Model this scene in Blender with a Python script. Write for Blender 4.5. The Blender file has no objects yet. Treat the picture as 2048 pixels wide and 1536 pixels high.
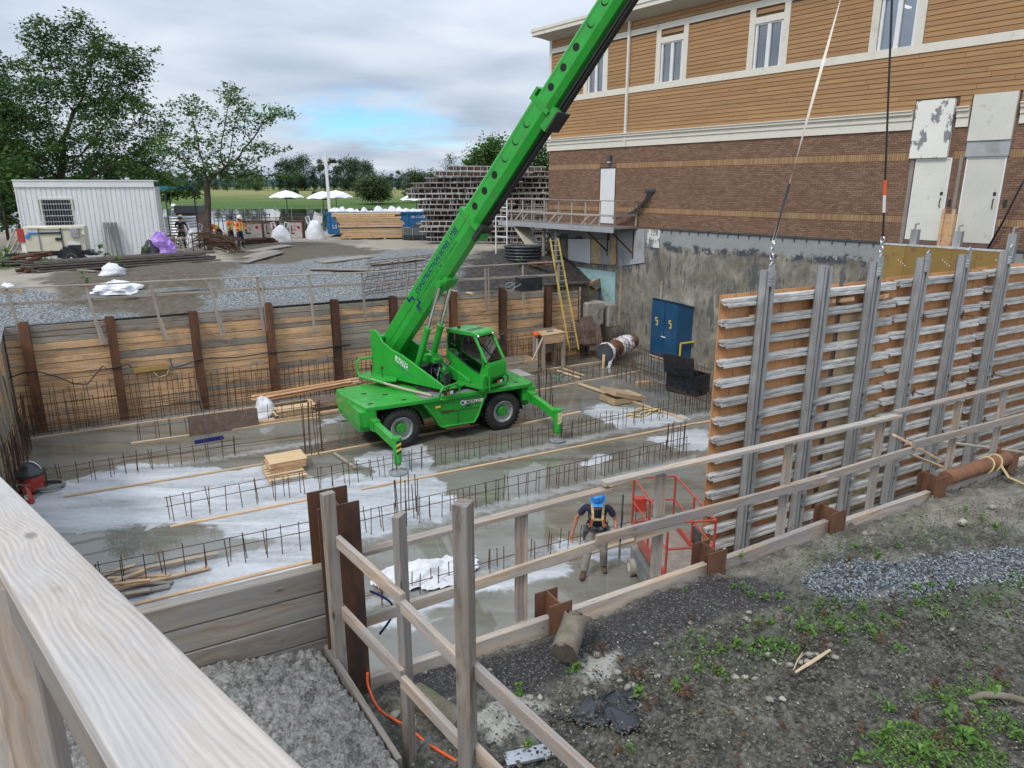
import bpy, bmesh, math, random
import numpy as np
from mathutils import Vector, Matrix, noise as mnoise
random.seed(7); rng = np.random.default_rng(7)
SC = bpy.context.scene
COL = SC.collection
R = math.radians
# ---------------------------------------------------------------- camera
CAM_Z = 7.6; PITCH = math.atan(396/1420)
cam_d = bpy.data.cameras.new('camera'); cam = bpy.data.objects.new('camera', cam_d); COL.objects.link(cam)
cam_d.sensor_width = 36; cam_d.lens = 1420/2048*36; cam_d.clip_start = .05; cam_d.clip_end = 8000
cam.location = (0, 0, CAM_Z); cam.rotation_euler = (math.pi/2-PITCH, 0, 0)
SC.camera = cam
# ---------------------------------------------------------------- light
SUN_EL, SUN_AZ = 52, 215
w = bpy.data.worlds.new('World'); SC.world = w; w.use_nodes = True
def build_world():
    nt = w.node_tree; N = nt.nodes; L = nt.links; N.clear()
    def nd(t, **k):
        n = N.new(t)
        for a, b in k.items(): setattr(n, a, b)
        return n
    def mth(op, a, b=None, c=None):
        n = nd('ShaderNodeMath', operation=op)
        for i, v in enumerate((a, b, c)):
            if v is None: continue
            if isinstance(v, (int, float)): n.inputs[i].default_value = v
            else: L.new(v, n.inputs[i])
        return n.outputs[0]
    sky = nd('ShaderNodeTexSky', sky_type='NISHITA', sun_disc=False, sun_elevation=R(SUN_EL), sun_rotation=R(SUN_AZ), dust_density=0.0, air_density=1.0, ozone_density=4.0)
    tc = nd('ShaderNodeTexCoord'); sep = nd('ShaderNodeSeparateXYZ'); L.new(tc.outputs['Generated'], sep.inputs[0])
    zc = mth('MAXIMUM', sep.outputs[2], 0.0)
    den = mth('ADD', zc, 0.11)
    cx = mth('DIVIDE', sep.outputs[0], den); cy = mth('DIVIDE', sep.outputs[1], den)
    cb = nd('ShaderNodeCombineXYZ'); L.new(cx, cb.inputs[0]); L.new(cy, cb.inputs[1])
    n1 = nd('ShaderNodeTexNoise'); n1.inputs['Scale'].default_value = .55; n1.inputs['Detail'].default_value = 6; n1.inputs['Roughness'].default_value = .5
    L.new(cb.outputs[0], n1.inputs['Vector'])
    n2 = nd('ShaderNodeTexNoise'); n2.inputs['Scale'].default_value = 1.1; n2.inputs['Detail'].default_value = 5; n2.inputs['Distortion'].default_value = .4
    L.new(cb.outputs[0], n2.inputs['Vector'])
    # break in the cloud deck: low in the sky ahead, slightly left
    az = mth('ARCTAN2', sep.outputs[0], sep.outputs[1])
    el = mth('ARCSINE', sep.outputs[2])
    a1 = mth('DIVIDE', mth('SUBTRACT', az, R(-11)), R(9)); e1 = mth('DIVIDE', mth('SUBTRACT', el, R(4.6)), R(2.5))
    g = mth('EXPONENT', mth('MULTIPLY', mth('ADD', mth('MULTIPLY', a1, a1), mth('MULTIPLY', e1, e1)), -1.0))
    n3 = nd('ShaderNodeTexNoise'); n3.inputs['Scale'].default_value = 7; n3.inputs['Detail'].default_value = 8; n3.inputs['Roughness'].default_value = .62
    mp = nd('ShaderNodeMapping'); mp.inputs['Scale'].default_value = (1, 1, 5); L.new(tc.outputs['Generated'], mp.inputs[0]); L.new(mp.outputs[0], n3.inputs['Vector'])
    gap = mth('ADD', g, mth('MULTIPLY', mth('SUBTRACT', n3.outputs[0], .5), 1.5))
    mr = nd('ShaderNodeMapRange', interpolation_type='SMOOTHSTEP'); mr.inputs['From Min'].default_value = .36; mr.inputs['From Max'].default_value = 1.0
    L.new(gap, mr.inputs['Value'])
    cr = nd('ShaderNodeValToRGB'); e = cr.color_ramp.elements
    e[0].position = .38; e[0].color = (.45, .53, .66, 1); e[1].position = .64; e[1].color = (.80, .86, .94, 1)
    k = e.new(.5); k.color = (.60, .68, .79, 1)
    mixn = mth('ADD', mth('MULTIPLY', n1.outputs[0], .6), mth('MULTIPLY', n2.outputs[0], .4))
    L.new(mixn, cr.inputs[0])
    up = mth('ADD', mth('MULTIPLY', zc, .8), .72)
    bgc = nd('ShaderNodeBackground'); L.new(cr.outputs[0], bgc.inputs[0]); L.new(up, bgc.inputs[1])
    tint = nd('ShaderNodeMix', data_type='RGBA', blend_type='MULTIPLY'); tint.inputs[0].default_value = 1; L.new(sky.outputs[0], tint.inputs[6]); tint.inputs[7].default_value = (.62,.92,1.15,1)
    bgs = nd('ShaderNodeBackground'); L.new(tint.outputs[2], bgs.inputs[0]); bgs.inputs[1].default_value = .11
    mix = nd('ShaderNodeMixShader'); L.new(mr.outputs[0], mix.inputs[0]); L.new(bgc.outputs[0], mix.inputs[1]); L.new(bgs.outputs[0], mix.inputs[2])
    out = nd('ShaderNodeOutputWorld'); L.new(mix.outputs[0], out.inputs[0])
build_world()
sun_d = bpy.data.lights.new('sun', 'SUN'); sun = bpy.data.objects.new('sun', sun_d); COL.objects.link(sun)
sun_d.energy = 1.5; sun_d.angle = R(12); sun_d.color = (1, .96, .9)
sun.rotation_euler = (R(90-SUN_EL), 0, R(180-SUN_AZ)); sun.location = (-10, -10, 40)
SC.view_settings.view_transform = 'Standard'; SC.view_settings.look = 'None'
SC.view_settings.exposure = 0.38; SC.view_settings.gamma = 1
# ---------------------------------------------------------------- frames
U2 = (.873, .488); N2 = (-.488, .873)          # pit axes: along the long walls, across the pit
def W(a, b, z=0): return Vector((a*U2[0]+b*N2[0], a*U2[1]+b*N2[1], z))
UX = Vector((U2[0], U2[1], 0)); NX = Vector((N2[0], N2[1], 0)); UP = Vector((0, 0, 1))
B0 = Vector((5.24, 34.46, 0)); BT = Vector((.602, -.799, 0)).normalized(); BO = Vector((-BT.y, BT.x, 0)); BO = -BO if BO.y > 0 else BO   # building: along the facade, outwards
def Bd(t, off, z): return B0 + BT*t + BO*off + UP*z
def ray(px, py):
    x = (px-1024)/1420; y = -(py-768)/1420
    return Vector((x, math.cos(PITCH)+y*math.sin(PITCH), -math.sin(PITCH)+y*math.cos(PITCH)))
def P(px, py, z=0.0):                            # point of the level plane z
    r = ray(px, py); return Vector((0, 0, CAM_Z)) + r*((z-CAM_Z)/r.z)
def PV(px, py, a, d):                            # point of the upright plane through a along d
    r = ray(px, py); nx, ny = -d.y, d.x
    return Vector((0, 0, CAM_Z)) + r*((nx*a.x+ny*a.y)/(nx*r.x+ny*r.y))
def uv(q): return (q.x*U2[0]+q.y*U2[1], q.x*N2[0]+q.y*N2[1], q.z)
# ---------------------------------------------------------------- mesh builder
class MB:
    def __init__(s, T=None): s.v = []; s.f = []; s.T = T; s.m = []; s.mi = 0
    def add(s, vs, fs):
        o = len(s.v)
        for q in vs:
            q = Vector(q); s.v.append(s.T @ q if s.T else q)
        for f in fs: s.f.append(tuple(i+o for i in f)); s.m.append(s.mi)
    def box(s, x0, x1, y0, y1, z0, z1):
        s.add([(x0,y0,z0),(x1,y0,z0),(x1,y1,z0),(x0,y1,z0),(x0,y0,z1),(x1,y0,z1),(x1,y1,z1),(x0,y1,z1)],
              [(0,3,2,1),(4,5,6,7),(0,1,5,4),(1,2,6,5),(2,3,7,6),(3,0,4,7)]); return s
    def fr(s, o, X, Y, Z, a, b, c):               # box from origin o with edge vectors; a,b,c = (lo,hi)
        vs = [o+X*a[i]+Y*b[j]+Z*c[k] for k in (0,1) for (i,j) in ((0,0),(1,0),(1,1),(0,1))]
        s.add(vs, [(0,3,2,1),(4,5,6,7),(0,1,5,4),(1,2,6,5),(2,3,7,6),(3,0,4,7)]); return s
    def bar(s, p0, p1, w, h, up=UP):
        p0 = Vector(p0); p1 = Vector(p1); X = (p1-p0); l = X.length; X.normalize()
        Y = up.cross(X)
        if Y.length < 1e-4: Y = Vector((1,0,0)).cross(X)
        Y.normalize(); Z = X.cross(Y)
        return s.fr(p0, X, Y, Z, (0,l), (-w/2,w/2), (-h/2,h/2))
    def cyl(s, p0, p1, r0, r1=None, n=12, cap=True):
        r1 = r0 if r1 is None else r1
        p0 = Vector(p0); p1 = Vector(p1); X = (p1-p0).normalized()
        A = X.cross(UP); A = Vector((1,0,0)) if A.length < 1e-4 else A.normalized(); B = X.cross(A)
        vs = []
        for p, r in ((p0,r0),(p1,r1)):
            for i in range(n):
                a = 2*math.pi*i/n; vs.append(p+A*(r*math.cos(a))+B*(r*math.sin(a)))
        fs = [(i,(i+1)%n,n+(i+1)%n,n+i) for i in range(n)]
        if cap: fs += [tuple(range(n))[::-1], tuple(range(n,2*n))]
        s.add(vs, fs); return s
    def tube(s, pts, r, n=8, cap=True):
        pts = [Vector(p) for p in pts]; rs = r if isinstance(r, (list,tuple)) else [r]*len(pts)
        vs = []; fs = []; A = None
        for i, p in enumerate(pts):
            d = (pts[min(i+1,len(pts)-1)]-pts[max(i-1,0)]).normalized()
            if A is None:
                A = d.cross(UP); A = Vector((1,0,0)) if A.length < 1e-3 else A.normalized()
            else:
                A = (A-d*A.dot(d)); A = A.normalized() if A.length > 1e-4 else d.orthogonal().normalized()
            B = d.cross(A)
            for k in range(n):
                a = 2*math.pi*k/n; vs.append(p+A*(rs[i]*math.cos(a))+B*(rs[i]*math.sin(a)))
        for i in range(len(pts)-1):
            for k in range(n): fs.append((i*n+k, i*n+(k+1)%n, (i+1)*n+(k+1)%n, (i+1)*n+k))
        if cap: fs += [tuple(range(n))[::-1], tuple(range((len(pts)-1)*n, len(pts)*n))]
        s.add(vs, fs); return s
    def prism(s, poly, o, X, Y, Z, z0, z1):        # 2D poly in (X,Y), extruded along Z
        n = len(poly); vs = [o+X*a+Y*b+Z*z for z in (z0,z1) for a,b in poly]
        s.add(vs, [tuple(range(n))[::-1], tuple(range(n,2*n))]+[(i,(i+1)%n,n+(i+1)%n,n+i) for i in range(n)]); return s
    def rev(s, prof, o, axis=UP, n=24, cap=True):            # prof list of (r, h)
        axis = Vector(axis).normalized(); A = axis.orthogonal().normalized(); B = axis.cross(A)
        vs = []; fs = []; o = Vector(o)
        for r, h in prof:
            for k in range(n):
                a = 2*math.pi*k/n; vs.append(o+axis*h+A*(r*math.cos(a))+B*(r*math.sin(a)))
        m = len(prof)
        for i in range(m-1):
            for k in range(n): fs.append((i*n+k, i*n+(k+1)%n, (i+1)*n+(k+1)%n, (i+1)*n+k))
        if cap and prof[0][0] > 1e-4: fs.append(tuple(range(n))[::-1])
        if cap and prof[-1][0] > 1e-4: fs.append(tuple(range((m-1)*n, m*n)))
        s.add(vs, fs); return s
    def ball(s, c, r, n=8, m=6, jit=0):
        c = Vector(c); vs = []; fs = []; rr = (r,r,r) if isinstance(r,(int,float)) else r
        for i in range(m+1):
            t = math.pi*i/m
            for k in range(n):
                a = 2*math.pi*k/n; j = 1+random.uniform(-jit,jit)
                vs.append(c+Vector((rr[0]*math.sin(t)*math.cos(a)*j, rr[1]*math.sin(t)*math.sin(a)*j, rr[2]*math.cos(t)*j)))
        for i in range(m):
            for k in range(n): fs.append((i*n+k, (i+1)*n+k, (i+1)*n+(k+1)%n, i*n+(k+1)%n))
        s.add(vs, fs); return s
def mesh_of(name, m, mats, smooth=False, fixn=True):
    me = bpy.data.meshes.new(name); me.from_pydata([tuple(q) for q in m.v], [], m.f)
    for x in (mats if isinstance(mats,(list,tuple)) else [mats]): me.materials.append(x)
    if any(m.m): me.polygons.foreach_set('material_index', m.m)
    if fixn:
        b = bmesh.new(); b.from_mesh(me); bmesh.ops.recalc_face_normals(b, faces=b.faces); b.to_mesh(me); b.free()
    if smooth: me.shade_smooth() if smooth is True else me.shade_auto_smooth(angle=R(smooth)) if hasattr(me,'shade_auto_smooth') else me.shade_smooth()
    me.update(); return me
def sharp(me, deg):
    b = bmesh.new(); b.from_mesh(me)
    for f in b.faces: f.smooth = True
    for e in b.edges:
        if len(e.link_faces) == 2 and e.calc_face_angle(0) > R(deg): e.smooth = False
    b.to_mesh(me); b.free()
LOC = {}
def wloc(o): return LOC.get(o.name, Vector((0,0,0)))
def props(o, label=None, cat=None, group=None, kind=None):
    if label: o['label'] = label
    if cat: o['category'] = cat
    if group: o['group'] = group
    if kind: o['kind'] = kind
    return o
def thing(name, label, cat, loc, group=None, rotz=0):
    o = bpy.data.objects.new(name, None); COL.objects.link(o); o.location = loc; o.rotation_euler = (0,0,rotz)
    o.empty_display_size = .2; LOC[o.name] = Vector(loc)
    return props(o, label, cat, group)
def mk(name, m, mat, parent=None, smooth=False, label=None, cat=None, group=None, kind=None, deg=None, origin=None):
    o0 = wloc(parent) if parent else (Vector(origin) if origin is not None else (sum((q for q in m.v), Vector())/max(1,len(m.v)) if cat else Vector((0,0,0))))
    m.v = [q-o0 for q in m.v]
    me = mesh_of(name, m, mat, smooth)
    if deg: sharp(me, deg)
    o = bpy.data.objects.new(name, me); COL.objects.link(o)
    if parent: o.parent = parent; LOC[o.name] = wloc(parent)
    else: o.location = o0; LOC[o.name] = o0
    return props(o, label, cat, group, kind)
def place(name, me, M, parent=None, **k):          # shared mesh at a world matrix
    o = bpy.data.objects.new(name, me); COL.objects.link(o)
    if parent:
        o.parent = parent; M = Matrix.Translation(-wloc(parent)) @ M
    o.matrix_basis = M; LOC[o.name] = M.translation.copy() if not parent else wloc(parent)
    return props(o, **k)
PC = {}
def plank_mesh(l, w, h, mat, ch):
    key = (round(l,2), round(w,3), round(h,3), mat.name)
    if key in PC: return PC[key]
    l, w, h = key[0]/2, key[1]/2, key[2]/2
    c = min(ch, w*.4, h*.4); m = MB()
    prof = [(-w+c,-h),(w-c,-h),(w,-h+c),(w,h-c),(w-c,h),(-w+c,h),(-w,h-c),(-w,-h+c)]
    m.prism(prof, Vector((0,0,0)), Vector((0,1,0)), Vector((0,0,1)), Vector((1,0,0)), -l, l)
    PC[key] = mesh_of('plank', m, mat); return PC[key]
def plank(name, p0, p1, w, h, mat, parent=None, up=UP, ch=.004, **k):
    """board with its grain along local X; w across, h along 'up'"""
    p0 = Vector(p0); p1 = Vector(p1); X = p1-p0; l = X.length; X.normalize(); Y = up.cross(X)
    if Y.length < 1e-3: Y = Vector((0,1,0)).cross(X)
    Y.normalize(); Z = X.cross(Y); M = Matrix((X,Y,Z)).transposed().to_4x4(); M.translation = (p0+p1)/2
    return place(name, plank_mesh(l,w,h,mat,ch), M, parent, **k)
def j(a): return random.uniform(-a, a)
# ---------------------------------------------------------------- materials
def newmat(name):
    m = bpy.data.materials.new(name); m.use_nodes = True; nt = m.node_tree
    for n in list(nt.nodes): nt.nodes.remove(n)
    return m, nt
class NT:
    def __init__(s, nt): s.nt = nt; s.N = nt.nodes; s.L = nt.links
    def nd(s, t, ins=None, **k):
        n = s.N.new(t)
        for a, b in k.items(): setattr(n, a, b)
        for a, b in (ins or {}).items(): s.set(n.inputs[a], b)
        return n
    def set(s, sock, v):
        if hasattr(v, 'is_output') or isinstance(v, bpy.types.NodeSocket): s.L.new(v, sock)
        else: sock.default_value = v
    def m(s, op, a, b=0.0, c=0.0): return s.nd('ShaderNodeMath', {0:a,1:b,2:c}, operation=op).outputs[0]
    def noise(s, vec, scale, detail=4, rough=.55, dist=0):
        return s.nd('ShaderNodeTexNoise', {'Vector':vec,'Scale':scale,'Detail':detail,'Roughness':rough,'Distortion':dist}).outputs[0]
    def ramp(s, v, pts):
        n = s.nd('ShaderNodeValToRGB', {0:v}); e = n.color_ramp.elements
        while len(e) < len(pts): e.new(.5)
        for x, (p, c) in zip(e, pts): x.position = p; x.color = (*c, 1) if len(c) == 3 else c
        return n.outputs[0]
    def mr(s, v, a, b, c=0.0, d=1.0, smooth=True):
        return s.nd('ShaderNodeMapRange', {'Value':v,'From Min':a,'From Max':b,'To Min':c,'To Max':d}, interpolation_type='SMOOTHSTEP' if smooth else 'LINEAR').outputs[0]
    def mix(s, f, a, b, mode='MIX'):
        n = s.nd('ShaderNodeMix', data_type='RGBA', blend_type=mode)
        s.set(n.inputs[0], f); s.set(n.inputs[6], a if not isinstance(a,tuple) else (*a,1)[:4]); s.set(n.inputs[7], b if not isinstance(b,tuple) else (*b,1)[:4])
        return n.outputs[2]
    def out(s, col, rough=.7, metal=0.0, bump=None, bs=.3, bd=.01, spec=.5, coat=0, extra=None):
        p = s.nd('ShaderNodeBsdfPrincipled')
        s.set(p.inputs['Base Color'], (*col,1) if isinstance(col,tuple) and len(col)==3 else col); s.set(p.inputs['Roughness'], rough); s.set(p.inputs['Metallic'], metal)
        s.set(p.inputs['Specular IOR Level'], spec); s.set(p.inputs['Coat Weight'], coat)
        for a,b in (extra or {}).items(): s.set(p.inputs[a], b)
        if bump is not None:
            b = s.nd('ShaderNodeBump', {'Height':bump,'Strength':bs,'Distance':bd}); s.L.new(b.outputs[0], p.inputs['Normal'])
        o = s.nd('ShaderNodeOutputMaterial'); s.L.new(p.outputs[0], o.inputs[0]); return p
def coords(t, stretch=(1,1,1), rnd=True):
    tc = t.nd('ShaderNodeTexCoord'); v = tc.outputs['Object']
    if rnd:
        oi = t.nd('ShaderNodeObjectInfo'); c = t.nd('ShaderNodeCombineXYZ', {0:t.m('MULTIPLY',oi.outputs['Random'],37.0),1:t.m('MULTIPLY',oi.outputs['Random'],91.0),2:t.m('MULTIPLY',oi.outputs['Random'],13.0)})
        v = t.nd('ShaderNodeVectorMath', {0:v,1:c.outputs[0]}, operation='ADD').outputs[0]; r = oi.outputs['Random']
    else: r = None
    return t.nd('ShaderNodeMapping', {'Vector':v,'Scale':stretch}).outputs[0], v, r
def stuffmat(name, c1, c2, scale=3, rough=.7, metal=0.0, bscale=25, bs=.25, bd=.01, dirt=None, dscale=1.5, dlo=.5, dhi=.7, rand=.15, spec=.5, coat=0, stretch=(1,1,1), rr=.1):
    m, nt = newmat(name); t = NT(nt); v, v0, r = coords(t, stretch)
    f = t.noise(v, scale, 6, .6); col = t.ramp(f, [(.3,c1),(.7,c2)])
    if dirt:
        d = t.mr(t.noise(v, dscale, 7, .68), dlo, dhi); col = t.mix(d, col, dirt)
    k = t.m('ADD', t.m('MULTIPLY', r, 2*rand), 1-rand)
    kk = t.nd('ShaderNodeCombineXYZ', {0:k,1:k,2:k}); col = t.mix(1.0, col, kk.outputs[0], 'MULTIPLY')
    rg = t.m('ADD', t.m('MULTIPLY', t.noise(v, scale*2, 3), rr*2), rough-rr)
    t.out(col, rg, metal, t.noise(v, bscale, 5, .65), bs, bd, spec, coat)
    return m
def woodmat(name, light, dark, grey=None, gamt=.5, knots=True, rand=.2, fine=1.0, bs=.35, stain=None, bd=.004, ring=13, warp=.10, wvw=.12, sharp_=1.0):
    m, nt = newmat(name); t = NT(nt); v, v0, r = coords(t, (1,1,1))
    def mp(sx, sy): return t.nd('ShaderNodeMapping', {'Vector':v0,'Scale':(sx,sy,sy)}).outputs[0]
    w1 = t.m('SUBTRACT', t.noise(mp(.9,3.2), 1.0, 2), .5); w2 = t.m('SUBTRACT', t.noise(mp(3,14), 1.0, 3), .5)
    off = t.m('ADD', t.m('MULTIPLY', w1, warp), t.m('MULTIPLY', w2, .008))
    if knots:
        vo = t.nd('ShaderNodeTexVoronoi', {'Vector':mp(2.2,6.5),'Scale':1.0,'Randomness':1.0}); kd = vo.outputs['Distance']
        off = t.m('ADD', off, t.m('MULTIPLY', t.mr(kd, .0, .5, 1.0, 0.0), .35*warp))
    vw = t.nd('ShaderNodeVectorMath', {0:v0,1:t.nd('ShaderNodeCombineXYZ',{1:off,2:off}).outputs[0]}, operation='ADD').outputs[0]
    wv = t.nd('ShaderNodeTexWave', {'Vector':t.nd('ShaderNodeMapping', {'Vector':vw,'Scale':(.0,1,.45)}).outputs[0],'Scale':ring*fine,'Distortion':2.2,'Detail':2.0,'Detail Scale':.5}, wave_type='BANDS', bands_direction='DIAGONAL').outputs['Fac']
    fb = t.noise(t.nd('ShaderNodeMapping', {'Vector':vw,'Scale':(2.2*fine,90*fine,90*fine)}).outputs[0], 1.0, 4, .65)
    big = t.noise(mp(.8,5), 1.0, 5, .6)
    gg = t.m('ADD', t.m('ADD', t.m('MULTIPLY', fb, .58-wvw), t.m('MULTIPLY', wv, wvw)), t.m('MULTIPLY', big, .42))
    ck = t.mr(t.noise(t.nd('ShaderNodeMapping', {'Vector':v0,'Scale':(1.6,42,42)}).outputs[0], 1.0, 2, .5), .70, .76)
    col = t.ramp(gg, [(.32,dark),(.60,light)])
    if grey:
        d = t.mr(t.noise(mp(.8,3.5), 1.6, 6, .65), .62-gamt*.45, .78-gamt*.35)
        gc = t.ramp(gg, [(.3,tuple(x*.68 for x in grey)),(.6,grey)]); col = t.mix(d, col, gc)
    col = t.mix(t.m('MULTIPLY', ck, .55), col, tuple(x*.45 for x in dark))
    if stain:
        d = t.mr(t.noise(mp(.7,3.5), 1.4, 7, .7), .54, .68); col = t.mix(t.m('MULTIPLY',d,.8), col, stain)
    if knots:
        kf = t.mr(kd, .045, .11, 1.0, 0.0); col = t.mix(t.m('MULTIPLY',kf,.7), col, tuple(x*.4 for x in dark))
    k = t.m('ADD', t.m('MULTIPLY', r, 2*rand), 1-rand)
    col = t.mix(1.0, col, t.nd('ShaderNodeCombineXYZ', {0:k,1:k,2:t.m('POWER',k,.85)}).outputs[0], 'MULTIPLY')
    t.out(col, .75, 0, gg, bs, bd, .3)
    return m
def paint(name, c, rough=.35, dirt=(.12,.1,.07), amt=.25, coat=.3, metal=0, rust=None, vary=.12):
    m, nt = newmat(name); t = NT(nt); v, v0, r = coords(t, rnd=False)
    f = t.noise(v, 2.0, 6, .6)
    col = t.ramp(f, [(.3,tuple(x*(1-vary) for x in c)),(.7,tuple(min(1,x*(1+vary)) for x in c))])
    n = t.nd('ShaderNodeNewGeometry'); upf = t.nd('ShaderNodeSeparateXYZ', {0:n.outputs['Normal']}).outputs[2]
    d = t.m('MULTIPLY', t.mr(t.noise(v, 5, 8, .72), .42, .78), t.m('ADD', t.m('MULTIPLY', t.mr(upf, 0, 1), amt), amt*.8))
    col = t.mix(d, col, dirt)
    if rust: col = t.mix(t.mr(t.noise(v, 7, 8, .75), .64, .7), col, rust)
    t.out(col, t.m('ADD', t.m('MULTIPLY', d, .5), rough), metal, t.noise(v, 30, 3), .06, .004, .5, coat)
    return m
M = {}
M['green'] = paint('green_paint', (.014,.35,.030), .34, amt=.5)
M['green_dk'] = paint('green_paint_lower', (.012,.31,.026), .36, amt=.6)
M['black'] = stuffmat('black_metal', (.012,.012,.014), (.03,.03,.032), rough=.5, rand=0)
M['rubber'] = stuffmat('tyre_rubber', (.012,.012,.012), (.03,.029,.027), 4, rough=.85, dirt=(.10,.09,.075), dscale=3, dlo=.55, dhi=.8, rand=0)
M['chrome'] = stuffmat('chrome', (.6,.6,.6), (.75,.75,.75), rough=.18, metal=1.0, bs=.02, rand=0, rr=.05)
M['galv'] = stuffmat('galvanised', (.36,.38,.40), (.58,.60,.62), 6, rough=.42, metal=.75, dirt=(.22,.21,.19), dscale=4, dlo=.5, dhi=.75)
M['rim'] = stuffmat('rim_grey', (.36,.37,.38), (.5,.5,.5), rough=.4, metal=.3, dirt=(.15,.13,.1), rand=0)
M['rust'] = stuffmat('rusty_steel', (.07,.030,.017), (.15,.062,.028), 3, rough=.85, dirt=(.045,.028,.022), dscale=2.2, dlo=.45, dhi=.65, bs=.5, bscale=40, stretch=(1,1,.35))
M['rust_bright'] = stuffmat('bright_rust', (.105,.048,.027), (.20,.09,.045), 4, rough=.85, dirt=(.07,.032,.02), dscale=5, bs=.5, stretch=(1,1,.4))
M['rebar'] = stuffmat('rebar_steel', (.05,.028,.018), (.13,.065,.035), 5, rough=.8, rand=.25)
M['lag'] = woodmat('lagging_timber', (.68,.44,.25), (.46,.27,.14), (.38,.32,.26), .3, stain=(.26,.14,.07), rand=.16)
M['lagold'] = woodmat('weathered_lagging', (.44,.34,.25), (.25,.18,.12), (.33,.30,.26), .6, stain=(.17,.11,.07), rand=.15)
M['lumber'] = woodmat('fresh_lumber', (.60,.43,.27), (.45,.30,.175), (.45,.37,.29), .3, rand=.14)
M['post'] = woodmat('weathered_rail', (.47,.36,.27), (.25,.18,.125), (.36,.325,.295), .6, rand=.16, bs=.45)
M['greywood'] = woodmat('grey_timber', (.27,.225,.18), (.13,.105,.08), (.26,.24,.22), .6, rand=.15, bs=.5)
M['oldpost'] = woodmat('dark_weathered_post', (.30,.235,.18), (.13,.10,.075), (.29,.265,.24), .6, rand=.12, bs=.5, stain=(.10,.065,.045))
M['hero'] = woodmat('sun_bleached_board', (.53,.475,.425), (.34,.295,.26), (.49,.465,.45), .55, knots=True, rand=0, fine=2.2, ring=34, bs=.8, bd=.0012, warp=.026, wvw=.09)
M['ply'] = woodmat('form_plywood', (.56,.29,.135), (.41,.185,.075), None, knots=False, rand=.15, fine=.8, stain=(.26,.10,.035))
M['plyl'] = woodmat('pale_plywood', (.60,.44,.26), (.44,.31,.17), None, knots=True, rand=.12, fine=.8, stain=(.36,.2,.09))
M['plybrown'] = stuffmat('dark_film_plywood', (.12,.075,.06), (.2,.14,.115), 7, rough=.55, dirt=(.27,.23,.2), dscale=5, dlo=.55, dhi=.8)
M['phen'] = stuffmat('ochre_form_face', (.26,.165,.045), (.34,.215,.065), 2, rough=.4, dirt=(.16,.10,.04), dscale=2)
M['alu'] = stuffmat('aluminium_waler', (.46,.46,.45), (.72,.72,.70), 5, rough=.55, metal=.12, dirt=(.30,.28,.255), dscale=3, dlo=.42, dhi=.68, stretch=(.6,6,6), rand=.18)
M['alus'] = stuffmat('aluminium_strongback', (.30,.31,.32), (.48,.49,.50), 4, rough=.38, metal=.35, dirt=(.25,.235,.215), dscale=2.5, dlo=.45, dhi=.75, stretch=(6,6,.5), rand=.08)
M['conc'] = stuffmat('concrete', (.24,.23,.21), (.38,.37,.34), 1.6, rough=.85, dirt=(.14,.13,.115), dscale=1.2, dlo=.5, dhi=.72, bs=.5, rand=.05)
M['conc_blk'] = stuffmat('concrete_block', (.26,.235,.2), (.38,.35,.3), 3, rough=.9, dirt=(.14,.12,.1), dscale=2.5, bs=.6)
M['cream'] = stuffmat('cream_trim', (.66,.62,.53), (.74,.70,.61), 1.5, rough=.6, dirt=(.5,.46,.39), dscale=1.5, dlo=.5, dhi=.8, bs=.05, rand=.03)
M['soffit'] = stuffmat('soffit', (.42,.38,.32), (.48,.44,.37), 1.5, rough=.7, bs=.05, rand=.02)
M['white'] = stuffmat('white_paint', (.68,.69,.70), (.78,.78,.77), 2, rough=.45, dirt=(.5,.48,.43), dscale=2, dlo=.55, dhi=.8, bs=.05, rand=.03)
M['offwhite'] = stuffmat('offwhite_door', (.62,.61,.55), (.72,.70,.63), 1.5, rough=.5, dirt=(.5,.47,.42), dscale=3, dlo=.55, dhi=.75, bs=.05)
M['flaked'] = stuffmat('flaked_white_board', (.70,.69,.64), (.76,.75,.70), 1.5, rough=.6, dirt=(.22,.225,.235), dscale=3.2, dlo=.53, dhi=.57, bs=.2, stretch=(1,1,.7))
M['greyboard'] = stuffmat('grey_board', (.30,.31,.33), (.38,.39,.41), 2, rough=.7, bs=.1, dirt=(.24,.235,.22))
M['siding'] = woodmat('tan_siding', (.385,.225,.11), (.31,.175,.08), None, knots=False, rand=.07, fine=.7, bs=.15)
M['blue'] = paint('blue_paint', (.008,.075,.17), .4, amt=.35)
M['blue_bin'] = paint('blue_dumpster', (.01,.13,.33), .45, amt=.4)
M['navy'] = paint('black_blue_paint', (.008,.010,.018), .3, amt=.4, dirt=(.1,.11,.12))
M['yellow'] = paint('yellow_paint', (.62,.45,.04), .45, amt=.3)
M['ladder'] = paint('ladder_fibreglass', (.62,.46,.10), .5, amt=.4, coat=0)
M['red'] = paint('red_paint', (.42,.035,.022), .4, amt=.45, dirt=(.2,.13,.1))
M['orangered'] = paint('scissor_red', (.38,.045,.025), .45, amt=.5, dirt=(.25,.17,.13))
M['beige'] = paint('beige_paint', (.62,.58,.46), .45, amt=.25, dirt=(.35,.3,.22))
M['cyan'] = stuffmat('light_blue_foam', (.33,.58,.62), (.44,.66,.68), 3, rough=.7, dirt=(.34,.33,.28), dscale=2.4, dlo=.5, dhi=.7)
M['tarpw'] = stuffmat('white_woven', (.60,.61,.64), (.74,.75,.77), 4, rough=.7, dirt=(.42,.4,.37), dscale=3, dlo=.6, dhi=.8)
M['purple'] = stuffmat('purple_tarp', (.30,.16,.52), (.40,.23,.62), 4, rough=.45, rand=0)
M['blackpl'] = stuffmat('black_plastic', (.015,.016,.02), (.04,.042,.05), 5, rough=.35, rand=0)
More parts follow.
